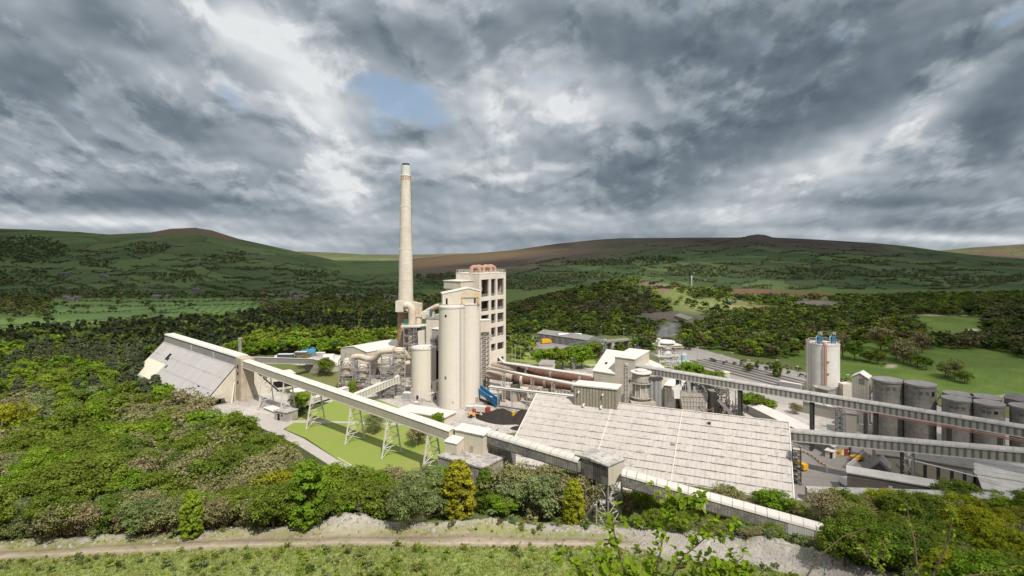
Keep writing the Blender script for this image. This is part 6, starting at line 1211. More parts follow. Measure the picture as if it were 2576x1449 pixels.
TW = [stickmesh(s_, 10) for s_ in (1,2)]
EN = {'broad':'broadleaf_tree','bright':'sycamore_tree','willow':'willow_tree','brown':'budding_tree','yellow':'maple_tree','pine':'pine_tree'}  # bright is a fresh green broadleaf tree of no known species
NTREE = 0
def tree(kind, x, y, z, s, label, group=None, lod=1, full=True, shape=None, sxy=1.0, rng=random):
    """tree > crown, trunk (, twigs)"""
    global NTREE; NTREE += 1; me = PRC[kind] if shape == 'column' else rng.choice(PR[kind][lod])
    if full:
        t = thing(EN[kind], label, 'tree', (x, y, z), rng.uniform(0, 6.28), group); c = bpy.data.objects.new('crown', me); COL.objects.link(c); c.parent = t
        b = bpy.data.objects.new('trunk', PR[kind]['t']); COL.objects.link(b); b.parent = t
        if kind == 'brown' or (kind in ('willow','broad') and rng.random() < .4): w = bpy.data.objects.new('twigs', rng.choice(TW)); COL.objects.link(w); w.parent = t
    else:
        t = bpy.data.objects.new(EN[kind], me); COL.objects.link(t); t.location = (x, y, z); t.rotation_euler = (0,0,rng.uniform(0,6.28)); tag(t, label, 'tree', group)
    t.scale = (s*sxy*rng.uniform(.9,1.12), s*sxy*rng.uniform(.9,1.12), s); return t
rg = random.Random(21)
def scatter(poly, step, f, jit=.45, ybox=(100, 900)):
    """jittered grid over the ground whose feet project inside poly (picture outline of the wood's floor)"""
    gx0, gx1 = -900, 1700; y = ybox[0]
    out = []
    while y < ybox[1]:
        st = step(y) if callable(step) else step; w = 2.4*y; xs = np.arange(-w, w, st) + rg.uniform(0, st); xs = xs + R.uniform(-jit, jit, len(xs))*st; ys = y + R.uniform(-jit, jit, len(xs))*st
        zs = T(xs, ys); a, b = proj(xs, ys, zs); ok = inpoly(a, b, poly)
        for X_, Y_, Z_, a_, b_ in zip(xs[ok], ys[ok], zs[ok], a[ok], b[ok]): out.append((float(X_), float(Y_), float(Z_), float(a_), float(b_)))
        y += st
    return out
LB = {'broad':('mid green broadleaf tree in the near wood left of the works','mid green trees in the near left wood'),'bright':('fresh bright green broadleaf tree in the near wood left of the works','bright green trees in the near left wood'),'willow':('grey-green willow in the near wood left of the works','grey-green willows in the near left wood'),'brown':('brownish just budding tree in the near wood left of the works','budding trees in the near left wood'),'yellow':('yellow-green maple in the near wood left of the works','yellow-green maples in the near left wood'),'pine':('dark pine in the near wood left of the works','dark pines in the near left wood')}
near_poly = [(-300,1000),(150,985),(330,1000),(400,1020),(480,1052),(560,1090),(630,1115),(690,1175),(740,1235),(850,1262),(960,1275),(1120,1290),(1290,1285),(1440,1300),(1480,1318),(1400,1312),(1250,1290),(1080,1300),(960,1305),(820,1318),(700,1330),(400,1345),(0,1362),(-300,1375)]
pts = scatter(near_poly, lambda y: 5.1 + max(0, (y-150))*.013, None, ybox=(118, 340))
zone = lambda x, y: float(fbm(np.array([x*.035]), np.array([y*.035]), 3, 77)[0])
for (x, y, z, a, b) in pts:
    if 1100 < a < 1290 and b > 1235 and y > 134: continue
    n_ = zone(x, y); v_ = rg.random()
    if b > 1290: kind = 'willow' if a < 420 and n_ > .35 else rg.choice(['brown','brown','broad','willow','bright']); s = rg.uniform(.62,.95)
    else:
        kind = ('willow' if v_ < .6 else 'brown') if n_ < .42 else (('bright' if v_ < .45 else 'broad') if n_ < .56 else ('brown' if v_ < .62 else 'broad')); s = rg.uniform(.7,1.3)
        if rg.random() < .006: kind = 'yellow'
        if y > 235 and a < 420 and b < 1035: kind = rg.choice(['bright','broad','pine'])
    if a > 1260: kind = rg.choice(['brown','brown','willow','broad']); s *= .8
    l_, g_ = LB[kind]; tree(kind, x, y, z-.3, s, l_, g_, 0 if y < 190 else 1, full=(y < 200), sxy=1.08, rng=rg)
print('near trees', len(pts))
# distinct trees in front
def at_tree(kind, px, py, h, label, shape=None, sxy=1.0, lod=0, group=None, Y=None):
    x, y, z = GT(px, py) if Y is None else ((px-CX)*Y/F, Y, T1((px-CX)*Y/F, Y)); hh = h*y/F; return tree(kind, x, y, z-.1, hh/HT[kind], label, group, lod, True, shape, sxy*1.0, rg)
at_tree('bright', 776, 1318, 160, 'tall fresh green maple at the wood edge left of the gravel mound', 'column', 1.0)
at_tree('yellow', 1153, 1302, 142, 'big golden-green maple before the squat concrete block', 'column', 1.12)
at_tree('broad', 1219, 1288, 110, 'narrow dark bronze tree right of the golden maple', 'column', .8)
at_tree('yellow', 1443, 1318, 112, 'golden-green tree left of the legs of the dark raised box', 'column', .8)
at_tree('bright', 1260, 1300, 60, 'round fresh green bush at the corner of the concrete block', None, 1.3)
at_tree('willow', 1030, 1328, 120, 'tall grey-green bush on the gravel bank left of the golden maple', None, .85)
at_tree('yellow', 925, 1298, 95, 'yellowish young maple behind the gravel mound', 'column', .7)
at_tree('bright', 480, 1352, 120, 'young green maple among brown scrub at the front of the wood', 'column', .8)
for (px_, py_, h_, k_, lab, sh_) in [(822,944,42,'broad','round dark green tree on the bank by the container yard',None),(886,990,33,'bright','small conical bright green tree before the lattice filter frames','column'),(758,1035,44,'bright','green tree between the trestle and the concrete drum',None),(945,1086,44,'willow','round grey-green tree alone on the lawn',None),(1099,1068,30,'bright','bright round bush beside the gallery near the coal yard',None),(1052,1120,48,'brown','bare spreading tree on the lawn by the last trestle',None),(795,920,26,'bright','light shrub at the end of the low conveyor',None),(775,925,40,'brown','bare tree before the weathered hut',None)]: at_tree(k_, px_, py_, h_, lab, sh_, 1.15)
for i, (px_, py_, h_, k_) in enumerate([(1373,925,52,'bright'),(1392,930,58,'bright'),(1415,930,62,'broad'),(1440,925,60,'bright'),(1462,928,56,'bright'),(1490,905,46,'broad'),(1505,902,40,'broad'),(1340,905,22,'broad'),(1300,900,26,'bright'),(1560,892,26,'broad')]): at_tree(k_, px_, py_, h_, 'leafy green tree in the clump on the lawn behind the kilns', None, 1.1, 1, 'clump of trees behind the kilns')
for i, (px_, py_, h_, k_) in enumerate([(1725,965,52,'bright'),(1745,970,55,'bright'),(1765,972,50,'broad'),(1785,978,50,'bright'),(1805,985,48,'broad'),(1895,1035,45,'bright'),(1915,1040,48,'broad'),(1940,1045,40,'bright'),(1880,1030,40,'broad'),(2000,1040,30,'brown')]): at_tree(k_, px_, py_, h_, 'bushy green tree between the mill buildings and the sidings', None, 1.2, 1, 'bushy trees by the sidings')
for px_, py_, h_, k_ in [(1955,948,40,'broad'),(1885,935,20,'broad')]: at_tree(k_, px_, py_, h_, 'narrow green tree beside the sidings fence' if px_ > 1900 else 'small green bush by the sidings lamp posts', 'column' if px_ > 1900 else None, 1, 1)
for k in range(26):
    px_ = rg.uniform(1285, 1490); at_tree(rg.choice(['brown','brown','brown','willow']), px_, rg.uniform(1262, 1312), rg.uniform(70, 118), 'twiggy budding tree in front of the lower edge of the great white roof', None, .95, 0, 'twiggy trees below the great white roof')
for k in range(20):
    px_ = 1572 + k*15 + rg.uniform(-6,6); at_tree(rg.choice(['brown','broad','brown','willow']), px_, rg.uniform(1296,1312), rg.uniform(62,84), 'slim tree growing behind the legs and sides of the arched gallery', None, .8, 0, 'slim trees behind the arched gallery')
for k in range(16):
    px_ = rg.uniform(850, 1110); at_tree(rg.choice(['brown','willow','bright','broad']), px_, rg.uniform(1262, 1306), rg.uniform(60, 95), 'scrubby tree between the lawn and the gravel bank', None, 1.1, 0, 'scrubby trees below the lawn')
# golf course trees
for i, (px_, py_, h_, k_) in enumerate([(2150,905,46,'broad'),(2188,910,26,'broad'),(2209,916,36,'broad'),(2254,905,38,'broad'),(2272,912,58,'brown'),(2290,918,44,'brown'),(2308,923,36,'broad'),(2331,931,32,'broad'),(2378,948,40,'broad'),(2402,955,50,'brown'),(2427,965,36,'broad'),(2225,922,10,'broad'),(2120,895,56,'brown'),(2215,880,60,'brown'),(2240,886,40,'broad'),(2320,888,52,'brown')]):
    at_tree(k_, px_, py_, h_, ['dark green round golf course tree','small shrub beside the first golf course tree','low spreading golf course tree with dark shade','golf course tree left of the tall brown one','tall brown-leaved golf course tree','thin brown golf course tree in the diagonal row','green golf course tree in the diagonal row','last small tree of the diagonal golf course row','dark round tree of the close trio on the fairway','brown open-crowned tree of the close trio on the fairway','bright small tree of the close trio on the fairway','tiny shrub below the low spreading tree','tall brown tree left of the fairway right of the white silo','tall brown tree at the top of the fairway','dark green tree at the top of the fairway','leaning brown tree at the upper fairway edge'][i], None, 1.15 if k_ == 'broad' else .95, 1)
# bottom right trees
br_poly = [(1570,1335),(1560,1290),(1700,1300),(1850,1330),(2050,1385),(2120,1395),(2090,1340),(1930,1290),(1800,1245),(1900,1262),(2020,1290),(2110,1300),(2260,1300),(2440,1300),(2900,1330),(2900,1600),(2400,1560),(2230,1455),(2080,1415),(1900,1375),(1700,1345)]
pts = scatter(br_poly, 4.2, None, ybox=(84, 165))
LR = {'broad':'dark green tree in the thicket at the bottom right','bright':'fresh green tree in the thicket at the bottom right','willow':'grey-green willow in the thicket at the bottom right','brown':'brown twiggy tree in the thicket at the bottom right','yellow':'golden-green tree in the thicket at the bottom right'}
def under_gallery(x, y):
    p = Vector((x, y)); a, b = Vector(A3[:2]), Vector(B3[:2]); d_ = b-a; t_ = (p-a).dot(d_)/d_.length_squared; return (p-(a+d_*max(0,min(1,t_)))).length if t_ > -.1 else 99
for (x, y, z, a, b) in pts:
    n_ = zone(x*1.6+90, y*1.6); kind = rg.choice(['broad','broad','willow','brown']) if n_ < .46 else rg.choice(['yellow','broad','willow','bright','brown']); s = rg.uniform(.42,.9)
    dg = under_gallery(x, y)
    if a < 2080:
        s *= .5; kind = rg.choice(['broad','brown','willow','broad','bright'])
        if dg < 3.0: continue
    if a < 2190 and dg < 12 and y < 133: continue
    if a > 2060 and (dg < 4.5 or (dg < 14 and y < 128 and a < 2200)): s *= .6
    tree(kind, x, y, z-.3, s, LR[kind], LR[kind].replace(' tree',' trees').replace('willow','willows'), 0, True, 'column' if kind == 'yellow' and rg.random() < .5 else None, 1.08, rg)
for (px_, py_, h_, k_) in [(1945,1300,70,'bright'),(1990,1300,45,'brown'),(2460,1400,70,'yellow'),(2530,1440,120,'yellow')]: at_tree(k_, px_, py_, h_, {1945:'spring-green tree beside the arched gallery at the foot of the white roof',1990:'rusty-leaved small tree beside the arched gallery',2460:'golden tree in front of the thicket at the lower right',2530:'large golden tree in the bottom right corner'}[px_], None, 1.0)
# middle wood behind the hall: nearest as individuals, rest as one mass
mid = [(-300,1000),(-300,845),(60,848),(260,835),(430,815),(600,800),(760,790),(1000,785),(1010,870),(990,880),(860,893),(700,893),(600,905),(430,870),(345,940),(240,985)]
pts = scatter(mid, lambda y: 6.2 + (y-300)*.006, None, ybox=(255, 660)); pts.sort(key=lambda p: p[1])
LMid = {'pine':('dark conifer in the belt of wood behind the A-shaped hall','dark conifers behind the hall'),'broad':('dull green tree in the belt of wood behind the A-shaped hall','dull green trees behind the hall'),'bright':('spring green tree in the belt of wood behind the A-shaped hall','spring green trees behind the hall'),'brown':('brownish tree in the belt of wood behind the A-shaped hall','brownish trees behind the hall')}
cnt = {}; rest = []
for (x, y, z, a, b) in pts:
    n_ = zone(x*.5, y*.5+30); v_ = rg.random()
    if a > 640 and b > 850: kind = 'bright' if v_ < .85 else 'broad'
    elif n_ < .5: kind = 'pine' if v_ < .75 else 'broad'
    else: kind = 'bright' if v_ < .5 else ('broad' if v_ < .85 else 'brown')
    if b < 820 and a < 600 and v_ < .7: continue
    s = rg.uniform(.75,1.15); cnt[kind] = cnt.get(kind, 0) + 1
    BC_ = sum(1 for o in COL.objects if o.name.startswith(EN[kind]))
    if BC_ < (285 if kind != 'brown' else 150) and cnt[kind] < 200: tree(kind, x, y, z-.3, s, *LMid[kind], lod=1 if y < 360 else 2, full=False, rng=rg, sxy=1.1)
    else: rest.append((x, y, z, s, kind))
print('mid', len(pts), cnt)
# ---- far woods: merged low-detail trees, coloured per tree
TC = {'broad':(0.100,0.135,0.030),'bright':(0.170,0.230,0.030),'willow':(0.160,0.190,0.075),'brown':(0.140,0.125,0.070),'yellow':(0.220,0.230,0.030),'pine':(0.045,0.058,0.030),'dark':(0.065,0.085,0.032),'hd':(0.120,0.165,0.075),'hp':(0.085,0.115,0.060),'hb':(0.170,0.165,0.100)}
FP = {}
for k in ('round','pine'):
    for lod, (nc_, nl_, s_) in {'m':(20,9,.13), 'f':(8,5,.26)}.items(): FP[k+lod] = [crown(k, 200+i, nc_, nl_, s_, 1.0, .45 if k == 'round' else .26, .52, .42) for i in range(4)]
def mass(name, label, items, lod, kindlab='wood'):
    """items: (x,y,z,height,kind)"""
    Vs, Qs, Cs = [], [], []; off = 0; g = np.random.default_rng(len(items))
    for (x, y, z, h, kind) in items:
        v, q, t_ = FP[('pine' if kind == 'pine' else 'round')+lod][g.integers(4)]; a = g.uniform(0, 6.28); c, s = math.cos(a), math.sin(a); w = h*g.uniform(.9,1.3)
        vv = np.stack([(v[:,0]*c-v[:,1]*s)*w+x, (v[:,0]*s+v[:,1]*c)*w+y, v[:,2]*h+z-.06*h], 1); Vs.append(vv); Qs.append(q+off); off += len(v)
        col = np.array(TC[kind])*g.uniform(.75,1.25)*np.array([g.uniform(.85,1.2),1,1]); Cs.append(t_[:,None]*col[None])
    o = npobj(name, np.concatenate(Vs), np.concatenate(Qs), LM['tint'], np.concatenate(Cs).astype(np.float32)); tag(o, label, kindlab, kind='stuff'); return o
mass('wood', 'belt of mixed wood stretching behind the hall to the chimney', [(x,y,z,HT[k]*s,k) for x,y,z,s,k in rest], 'm')
# wooded tip and right-hand woods
def wood_px(poly, step, pick, ybox, hgt=(6,9), excl=None):
    out = []
    for (x, y, z, a, b) in scatter(poly, step, None, ybox=ybox):
        if excl and excl(a, b, x, y): continue
        out.append((x, y, z, rg.uniform(*hgt)*(1 if y < 900 else 1.15), pick(a, b, x, y)))
    return out
def exq(a, b, x, y):
    clear = ((a-1790)/115)**2 + ((b-771)/20)**2 < 1 or ((a-1700)/60)**2 + ((b-738)/26)**2 < .8 and zone(x,y) < .62 or ((a-1690)/95)**2+((b-802)/17)**2 < 1 or ((a-2060)/70)**2+((b-767)/11)**2 < 1 or ((a-1900)/70)**2+((b-776)/9)**2 < 1 or (1840 < a < 2110 and 733 < b < 747 + (a-1840)*.02) or ((a-1640)/50)**2 + ((b-718)/11)**2 < 1
    if clear and ((a-1790)/115)**2 + ((b-771)/20)**2 < 1 and rg.random() < .16: return False
    return clear or (1690 < a < 1745 and 798 < b < 822) or (1500 < a < 1640 and b > 852 and False)
def pk(a, b, x, y):
    n_ = zone(x*.6+200, y*.6); v_ = rg.random()
    if 1560 < a < 1760 and b < 735: return 'bright' if v_ < .5 else 'willow'
    if a < 1640: return ('brown' if v_ < .45 else 'dark') if 740 < b < 800 and n_ > .45 else ('dark' if v_ < .5 else ('broad' if v_ < .9 else 'bright'))
    return 'broad' if v_ < .4 else ('dark' if v_ < .75 else ('willow' if v_ < .88 else 'bright'))
tipw = [(1275,842),(1275,775),(1340,745),(1450,720),(1540,700),(1600,694),(1680,700),(1760,712),(1850,722),(2000,730),(2200,740),(2420,735),(2900,725),(2900,830),(2480,800),(2300,790),(2260,800),(2120,812),(2050,838),(1960,850),(1850,848),(1740,840),(1640,845),(1520,846),(1400,842)]
W1 = wood_px(tipw, lambda y: 6.0+(y-450)*.006, pk, (425, 1000), (5.5,8.5), exq); print('tip', len(W1)); mass('wood', 'dense mixed wood covering the old tip and quarry beyond the works', W1, 'm')
W2 = wood_px([(1540,885),(1640,850),(1750,842),(1960,850),(2060,840),(2130,815),(2300,800),(2330,862),(2200,862),(2110,868),(2030,880),(1990,905),(1900,900),(1800,880),(1700,880)], 6.5, lambda a,b,x,y: rg.choice(['brown','broad','broad','dark','willow','bright']), (350, 560), (7,10.5), lambda a,b,x,y: rg.random() < .25)
mass('wood', 'wood of thin tall trees between the sidings and the green shed', W2, 'm')
W3_ = wood_px([(2330,880),(2290,862),(2300,800),(2480,770),(2900,760),(2900,930),(2576,905),(2500,880)], 7, lambda a,b,x,y: rg.choice(['brown','broad','dark','dark']), (330, 700), (8,12), lambda a,b,x,y: (2180 < a < 2480 and 792 < b < 858) or rg.random() < .1)
mass('wood', 'dark wood bordering the golf course at the right', W3_, 'm')
W4 = wood_px([(1275,905),(1275,850),(1330,846),(1350,870),(1340,912)], 7, lambda a,b,x,y: rg.choice(['broad','bright']), (330, 500), (5,8), lambda a,b,x,y: rg.random() < .4); mass('hedge', 'green scrub between the tower and the car park', W4, 'm', 'scrub')
W5 = wood_px([(1760,905),(1960,918),(2120,955),(2330,1018),(2250,1010),(2000,945),(1860,925)], 4, lambda a,b,x,y: rg.choice(['broad','dark']), (250, 400), (1.5,3), lambda a,b,x,y: rg.random() < .5); mass('hedge', 'low scrub along the golf course side of the sidings', W5, 'm', 'scrub')
# left valley: loose trees and hedges
items = []
for (x, y, z, a, b) in scatter([(-300,850),(-300,735),(1275,735),(1275,790),(700,800),(430,825),(120,870)], 13, None, ybox=(480, 1180)):
    n_ = zone(x*.28, y*.28+50); dens = .9 if n_ > .56 or b < 752 else .03
    if b > 765 and a > 600: dens = .8
    if a > 1060 : dens = .6
    if 130 < a < 470 and 760 < b < 830: dens = .03
    if 480 < a < 660 and 764 < b < 805: dens = 0
    if a < 130 and b < 800: dens = .7
    if rg.random() < dens: items.append((x, y, z, rg.uniform(6,11), rg.choice(['broad','dark','brown','dark'])))
for k in range(9): pass
mass('wood', 'scattered hedgerow trees on the meadows of the valley floor', items, 'm', 'trees')
# hedges and copses on the hills
items = []; g = np.random.default_rng(5)
def hedge(px0, py0, px1, py1, n, h, wob=6, pk_=('hd','hd','hb','hp')):
    for k in range(n):
        f_ = (k+g.uniform(0,1))/n; a = px0+(px1-px0)*f_+g.normal()*1.0; b = py0+(py1-py0)*f_+math.sin(f_*5+px0)*wob*.22+g.normal()*.3; x, y, z = GT(a, b)
        if y > 480: items.append((x, y, z, h*g.uniform(.6,1.4)*(y/1800)**.5, pk_[g.integers(len(pk_))]))
for k in range(200):
    px_ = g.uniform(-60, 1010); top = float(np.interp(px_, *LSK)); py_ = top + 34 + g.beta(1.3,1.0)*(742-top-34)
    if py_ > 742: continue
    ln = g.uniform(20,75); sl_a = g.choice([-.10,-.04,.03,.08,.05,-.3,.25])*(1 if k%5 else 1); hedge(px_, py_, px_+ln, py_+ln*sl_a, int(ln/g.uniform(1.1,4)), 5)
for k in range(250):
    px_ = g.uniform(1040, 2600); top = float(np.interp(px_, *RSK)); lo = 40 if px_ < 1500 else 14; py_ = top + lo + g.beta(1.3,1.0)*(728-top-lo)
    if py_ > 735: continue
    ln = g.uniform(25,90); sl_a = g.choice([-.06,-.02,.04,.10,.06,-.2]); hedge(px_, py_, px_+ln, py_+ln*sl_a, int(ln/g.uniform(1.1,4)), 5.5)
for hh_ in [(150,772,700,767,110,5),(330,801,470,773,30,5),(470,773,560,804,26,4),(655,766,792,798,34,4),(700,760,1000,762,80,6),(380,792,470,786,20,4),(100,790,330,786,30,5),(200,760,690,757,120,5),(800,775,1000,780,60,6),(560,804,790,798,50,4)]: hedge(*hh_)
def copse(cx, cy, rx, ry, n, h, ks):
    for k in range(n):
        r_ = math.sqrt(g.uniform()); t_ = g.uniform(0,6.28); x, y, z = GT(cx+rx*r_*math.cos(t_), cy+ry*r_*math.sin(t_))
        if y > 1000: items.append((x, y, z, h*g.uniform(.7,1.3)*(y/1800)**.5, ks[g.integers(len(ks))]))
dk = ('hd','hp','hd','hb')
for c_ in [(60,630,110,34,420,9,('hp','hd')),(30,700,90,20,150,9,dk),(370,625,60,14,110,8,dk),(240,665,40,8,50,8,dk),(560,655,60,8,70,8,dk),(440,700,70,12,90,8,dk),(610,640,18,4,25,8,dk),(800,690,60,8,60,8,dk),(1650,655,70,9,170,9,('hp','hd')),(1500,662,90,8,160,9,('hp','hd')),(1760,685,90,14,220,9,dk),(2000,690,140,14,260,9,dk),(1500,695,80,10,110,8,dk),(1400,700,100,8,110,8,dk),(2250,690,140,9,160,8,dk),(2480,705,110,9,130,8,dk),(1330,720,60,12,110,8,dk),(1120,700,90,12,120,8,dk),(2180,660,60,5,60,8,dk),(330,740,150,5,120,8,dk),(900,735,120,8,160,8,dk),(620,740,120,6,100,8,dk),(150,735,150,7,120,8,dk)]: copse(*c_)
print('hill', len(items)); mass('wood', 'hedgerows and copses dotted over the far hillsides', items, 'f', 'trees')
# ------------------------------------------------------------------ grass and scrub of the near bench
def tufts(n, xr, yr, cond, size, hgt, cols, nb=7, seed=3):
    g = np.random.default_rng(seed); x = g.uniform(*xr, n); y = g.uniform(*yr, n); ok = cond(x, y); x, y = x[ok], y[ok]; z = T(x, y); m = len(x)
    c = np.repeat(np.stack([x,y,z],1), nb, 0) + g.normal(size=(m*nb,3))*np.array([size*.5,size*.5,0]); hh = np.repeat(g.uniform(.4,1.2,m)*hgt, nb)*g.uniform(.5,1.2,m*nb)
    a = g.uniform(0,6.28,m*nb); w = np.stack([np.cos(a),np.sin(a),0*a],1)*size*.22; ln = g.normal(size=(m*nb,3))*np.array([.25,.25,0])*hh[:,None]; up = ln.copy(); up[:,2] = hh
    v = np.stack([c-w, c+w, c+w*.35+up, c-w*.35+up],1).reshape(-1,3); q = np.arange(4*m*nb).reshape(-1,4)
    cc = np.array(cols)[g.integers(len(cols), size=m)]*g.uniform(.7,1.3,(m,1)); cc = np.repeat(cc, nb*4, 0); return v, q, cc.astype(np.float32)
def d_of(x, y): return y - np.interp(x, RX, RY)
trc = lambda x: np.interp(x, [-109,-60,-37,0,17,52,75], [-4.6,-5.2,-6.6,-6.0,-5.6,-4.6,-3.4])
cg = lambda x, y: (np.where(d_of(x,y) < trc(x)-2.6, 1.0, np.where(d_of(x,y) < trc(x)+2, .02, .12)) > np.random.default_rng(1).random(len(x))) & (d_of(x,y) < 1) & ~((x > 30) & (d_of(x,y) > -11)) & (np.abs(x) < y*1.0)
v, q, c_ = tufts(34000, (-125,95), (96,127), cg, .38, .38, [(.26,.28,.06),(.31,.36,.10),(.38,.38,.18),(.20,.26,.075)])
tag(npobj('rough_grass', v, q, LM['tint'], c_), 'rough green grass covering the near slope below the track', 'grass', kind='stuff')
items = []
for k in range(900):
    x = rg.uniform(-120, 75); y = rg.uniform(99, 124); dd = float(d_of(np.array([x]), np.array([y]))[0]); tc = float(trc(x)); n_ = zone(x*1.5, y*3)
    if dd > 1 or (tc-2.2 < dd < tc+1.6): continue
    if dd > tc and rg.random() < .85: continue
    if x > 28 and dd > -11 and rg.random() < .93: continue
    if n_ < .42 and rg.random() < .7: continue
    items.append((x, y, T1(x,y), rg.uniform(.5,1.7), rg.choice(['willow','broad','bright','bright','willow'])))
mass('scrub', 'low saplings and weeds dotted over the grassy slope at the bottom', items, 'm', 'scrub')
items = [(x, y, T1(x,y), rg.uniform(.8,2.6), rg.choice(['willow','brown','broad'])) for x, y in [(rg.uniform(-105,70), rg.uniform(0,1)) for _ in range(70)] for y in [float(np.interp(x, RX, RY))+rg.uniform(-2.5,3.5)]]
mass('scrub', 'small bushes growing along the gravel bank beside the track', items, 'm', 'scrub')
# stones on the gravel bank
g = np.random.default_rng(9); n = 9000; x = g.uniform(-110, 82, n); y = np.interp(x, RX, RY) + g.normal(size=n)*1.5 - .8; far_ = (g.random(n) < .45); x = np.where(far_, g.uniform(25, 82, n), np.where((x < -45) & (g.random(n) < .7), x*0+g.uniform(25,82,n), x)); y = np.where(far_, np.interp(x, RX, RY)+g.uniform(-10,2,n), y); z = T(x, y); s = g.gamma(2.0,.05,n)+.03
base = np.array([(-1,-1,-.6),(1,-1,-.6),(1,1,-.6),(-1,1,-.6),(-.7,-.6,.6),(.8,-.7,.5),(.6,.7,.7),(-.8,.6,.4)]); rot_ = g.uniform(0,6.28,n); cb_, sb_ = np.cos(rot_), np.sin(rot_)
bb = base[None]*s[:,None,None]*g.uniform(.7,1.3,(n,1,3)); vv = np.stack([bb[...,0]*cb_[:,None]-bb[...,1]*sb_[:,None]+x[:,None], bb[...,0]*sb_[:,None]+bb[...,1]*cb_[:,None]+y[:,None], bb[...,2]+z[:,None]],-1).reshape(-1,3)
fq = np.array([(4,5,6,7),(0,1,5,4),(1,2,6,5),(2,3,7,6),(3,0,4,7)]); qq = (np.arange(n)[:,None,None]*8+fq[None]).reshape(-1,4)
tag(npobj('rubble', vv, qq, M('limestone_rubble', (.34,.315,.29), (.22,.2,.18), .6, 1.2)), 'loose pale limestone rubble strewn over the bank and track', 'rubble', kind='stuff')
# ------------------------------------------------------------------ saplings close to the viewer
leafn = leafmat('young_leaf', (.20,.29,.02), (.17,.26,.02), (.20,.29,.02), .45)
def leafgeo(c, d, nrm, L, W):
    """folded oval leaf: 6 quads"""
    d = d.normalized(); s = d.cross(nrm).normalized(); n = s.cross(d); out = []; ws = [(0,.0),(.18,.62),(.45,1.0),(.75,.72),(1.0,.05)]; vs = []
    for f_, w_ in ws:
        p = c + d*L*f_ - n*(L*.12*f_*f_); vs += [p - s*W*w_*.5 + n*W*.16*w_, p, p + s*W*w_*.5 + n*W*.16*w_]
    fs = []
    for i in range(4): fs += [(3*i,3*i+1,3*i+4,3*i+3),(3*i+1,3*i+2,3*i+5,3*i+4)]
    return vs, fs
def sapling(name, label, base, stems, leaflen, seed, nleaf, bm=twig, thorn=False, r0=.012):
    g = random.Random(seed); t = thing(name, label, 'sapling', base); B_ = Vector(base); wood = MB(); lv, lf, tn = [], [], []
    for path in stems:
        pts_ = [Vector(p)-B_ for p in path]; n = len(pts_); wood.tube(pts_, [r0*(1-.75*i/(n-1)) for i in range(n)], 6)
        segs = [(pts_[i], pts_[i+1]) for i in range(n-1)]; tot = sum((b-a).length for a, b in segs)
        for k in range(nleaf):
            f_ = g.uniform(.12,1.0)**.8*tot; acc = 0
            for a, b in segs:
                l_ = (b-a).length
                if acc + l_ >= f_: break
                acc += l_
            p = a.lerp(b, min(1,(f_-acc)/l_)); dr_ = Vector((g.uniform(-1,1), g.uniform(-1,1), g.uniform(-.3,.8))).normalized(); ln = g.uniform(.04,.16)*(leaflen/.07)
            e = p + dr_*ln; wood.bar(p, e, r0*.22)
            if thorn and g.random() < .35: q_ = p + dr_*.03; wood.tube([p, q_], [.0025,.0004], 4)
            for j in range(g.choice([2,3,4]) if not thorn else g.choice([0,2,3])):
                d_ = (dr_*.5 + Vector((g.uniform(-1,1), g.uniform(-1,1), g.uniform(-.9,.5)))).normalized(); pp = p.lerp(e, g.uniform(.4,1)); L_ = leaflen*g.uniform(.6,1.15); vs, fs = leafgeo(pp, d_, Vector((g.uniform(-.4,.4), g.uniform(-.6,.2), 1)), L_, L_*.62); o_ = len(lv); lv += vs; lf += [tuple(i+o_ for i in q) for q in fs]; c_ = g.uniform(.65,1.25); tn += [c_]*len(vs)
    wood.build('branches', bm, t); me = npmesh('leaves', np.array([tuple(v) for v in lv]), np.array(lf), leafn, np.array(tn, dtype=np.float32), True); o = bpy.data.objects.new('leaves', me); COL.objects.link(o); o.parent = t
    return t
def pl(Y, *pp): return [P(a, Y+dy, b) for a, b, dy in pp]
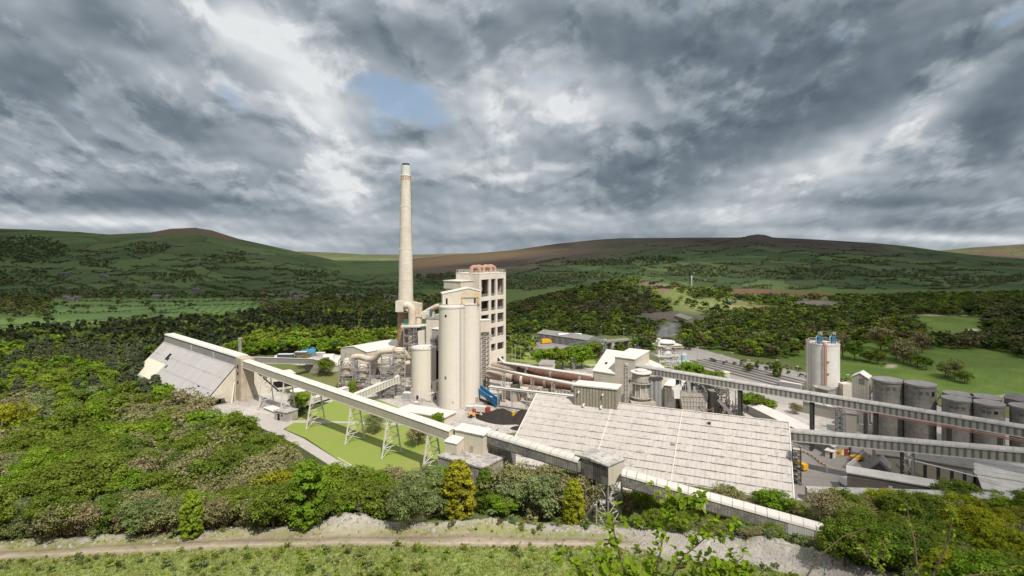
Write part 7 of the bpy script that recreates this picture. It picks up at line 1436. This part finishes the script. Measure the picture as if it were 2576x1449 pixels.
sapling('beech_sapling', 'fresh green beech sapling close to the viewer, lower centre right', P(1640,6.2,1640), [pl(6.2,(1640,1640,0),(1590,1500,.1),(1560,1400,.2),(1545,1340,.1),(1540,1300,0)), pl(6.2,(1640,1640,0),(1660,1500,0),(1720,1400,-.1),(1790,1340,-.2),(1840,1310,-.2)), pl(6.2,(1640,1640,0),(1650,1450,.2),(1670,1340,.3),(1690,1270,.3),(1665,1238,.3)), pl(6.2,(1640,1640,0),(1520,1480,-.1),(1440,1420,-.2),(1415,1385,-.2)), pl(6.2,(1660,1500,0),(1750,1460,.2),(1830,1430,.2),(1870,1400,.1)), pl(6.2,(1590,1500,.1),(1560,1440,0),(1500,1390,-.1)), pl(6.2,(1680,1300,.3),(1740,1260,.3),(1765,1262,.3)), pl(6.2,(1700,1430,0),(1780,1420,.1),(1900,1450,.1)), pl(6.2,(1640,1640,0),(1760,1500,.2),(1890,1440,.2)), pl(6.2,(1640,1500,0),(1610,1460,.2),(1580,1440,.3))], .085, 4, 52)
sapling('hawthorn_shoot', 'thorny twigs with tiny green leaves close to the viewer, lower right', P(2330,3.6,1700), [pl(3.6,(2330,1700,0),(2280,1500,0),(2180,1400,.1),(2135,1345,.2)), pl(3.6,(2350,1700,0),(2330,1480,0),(2380,1380,0),(2395,1310,0),(2385,1275,0)), pl(3.6,(2320,1700,0),(2310,1450,0),(2300,1360,0),(2285,1300,.1),(2282,1265,.1)), pl(3.6,(2330,1700,0),(2430,1450,.1),(2560,1430,.1)), pl(3.6,(2200,1420,.1),(2225,1380,.1),(2225,1350,.1))], .026, 8, 60, thorn=True, r0=.0085)
sapling('bramble_shoot', 'single bare arching bramble stem close to the viewer, left of the thorny twigs', P(2010,3.4,1640), [pl(3.4,(2010,1640,0),(2030,1449,0),(2065,1395,0),(2120,1350,0),(2190,1325,0))], .014, 11, 3, thorn=True, r0=.006)
o_ = None
t = thing('conifer_tip', 'tiny blue-green fir tip poking up at the bottom right centre', 'sapling', P(2074,5.0,1470)); mb = MB(); g_ = random.Random(2); mb.tube([(0,0,-.3),(0,0,.20)],[.006,.002],5)
for k in range(90): z_ = g_.uniform(-.2,.19); a_ = g_.uniform(0,6.28); l_ = .012+(.19-z_)*.10; mb.bar((0,0,z_),(math.cos(a_)*l_,math.sin(a_)*l_,z_+l_*.6),.002)
mb.build('needles', M('fir_needle', (.12,.17,.12)), t)
for ob in list(S.objects):
    if 'L' in ob.keys(): del ob['L']
print('objects', len(S.objects), 'trees', NTREE)
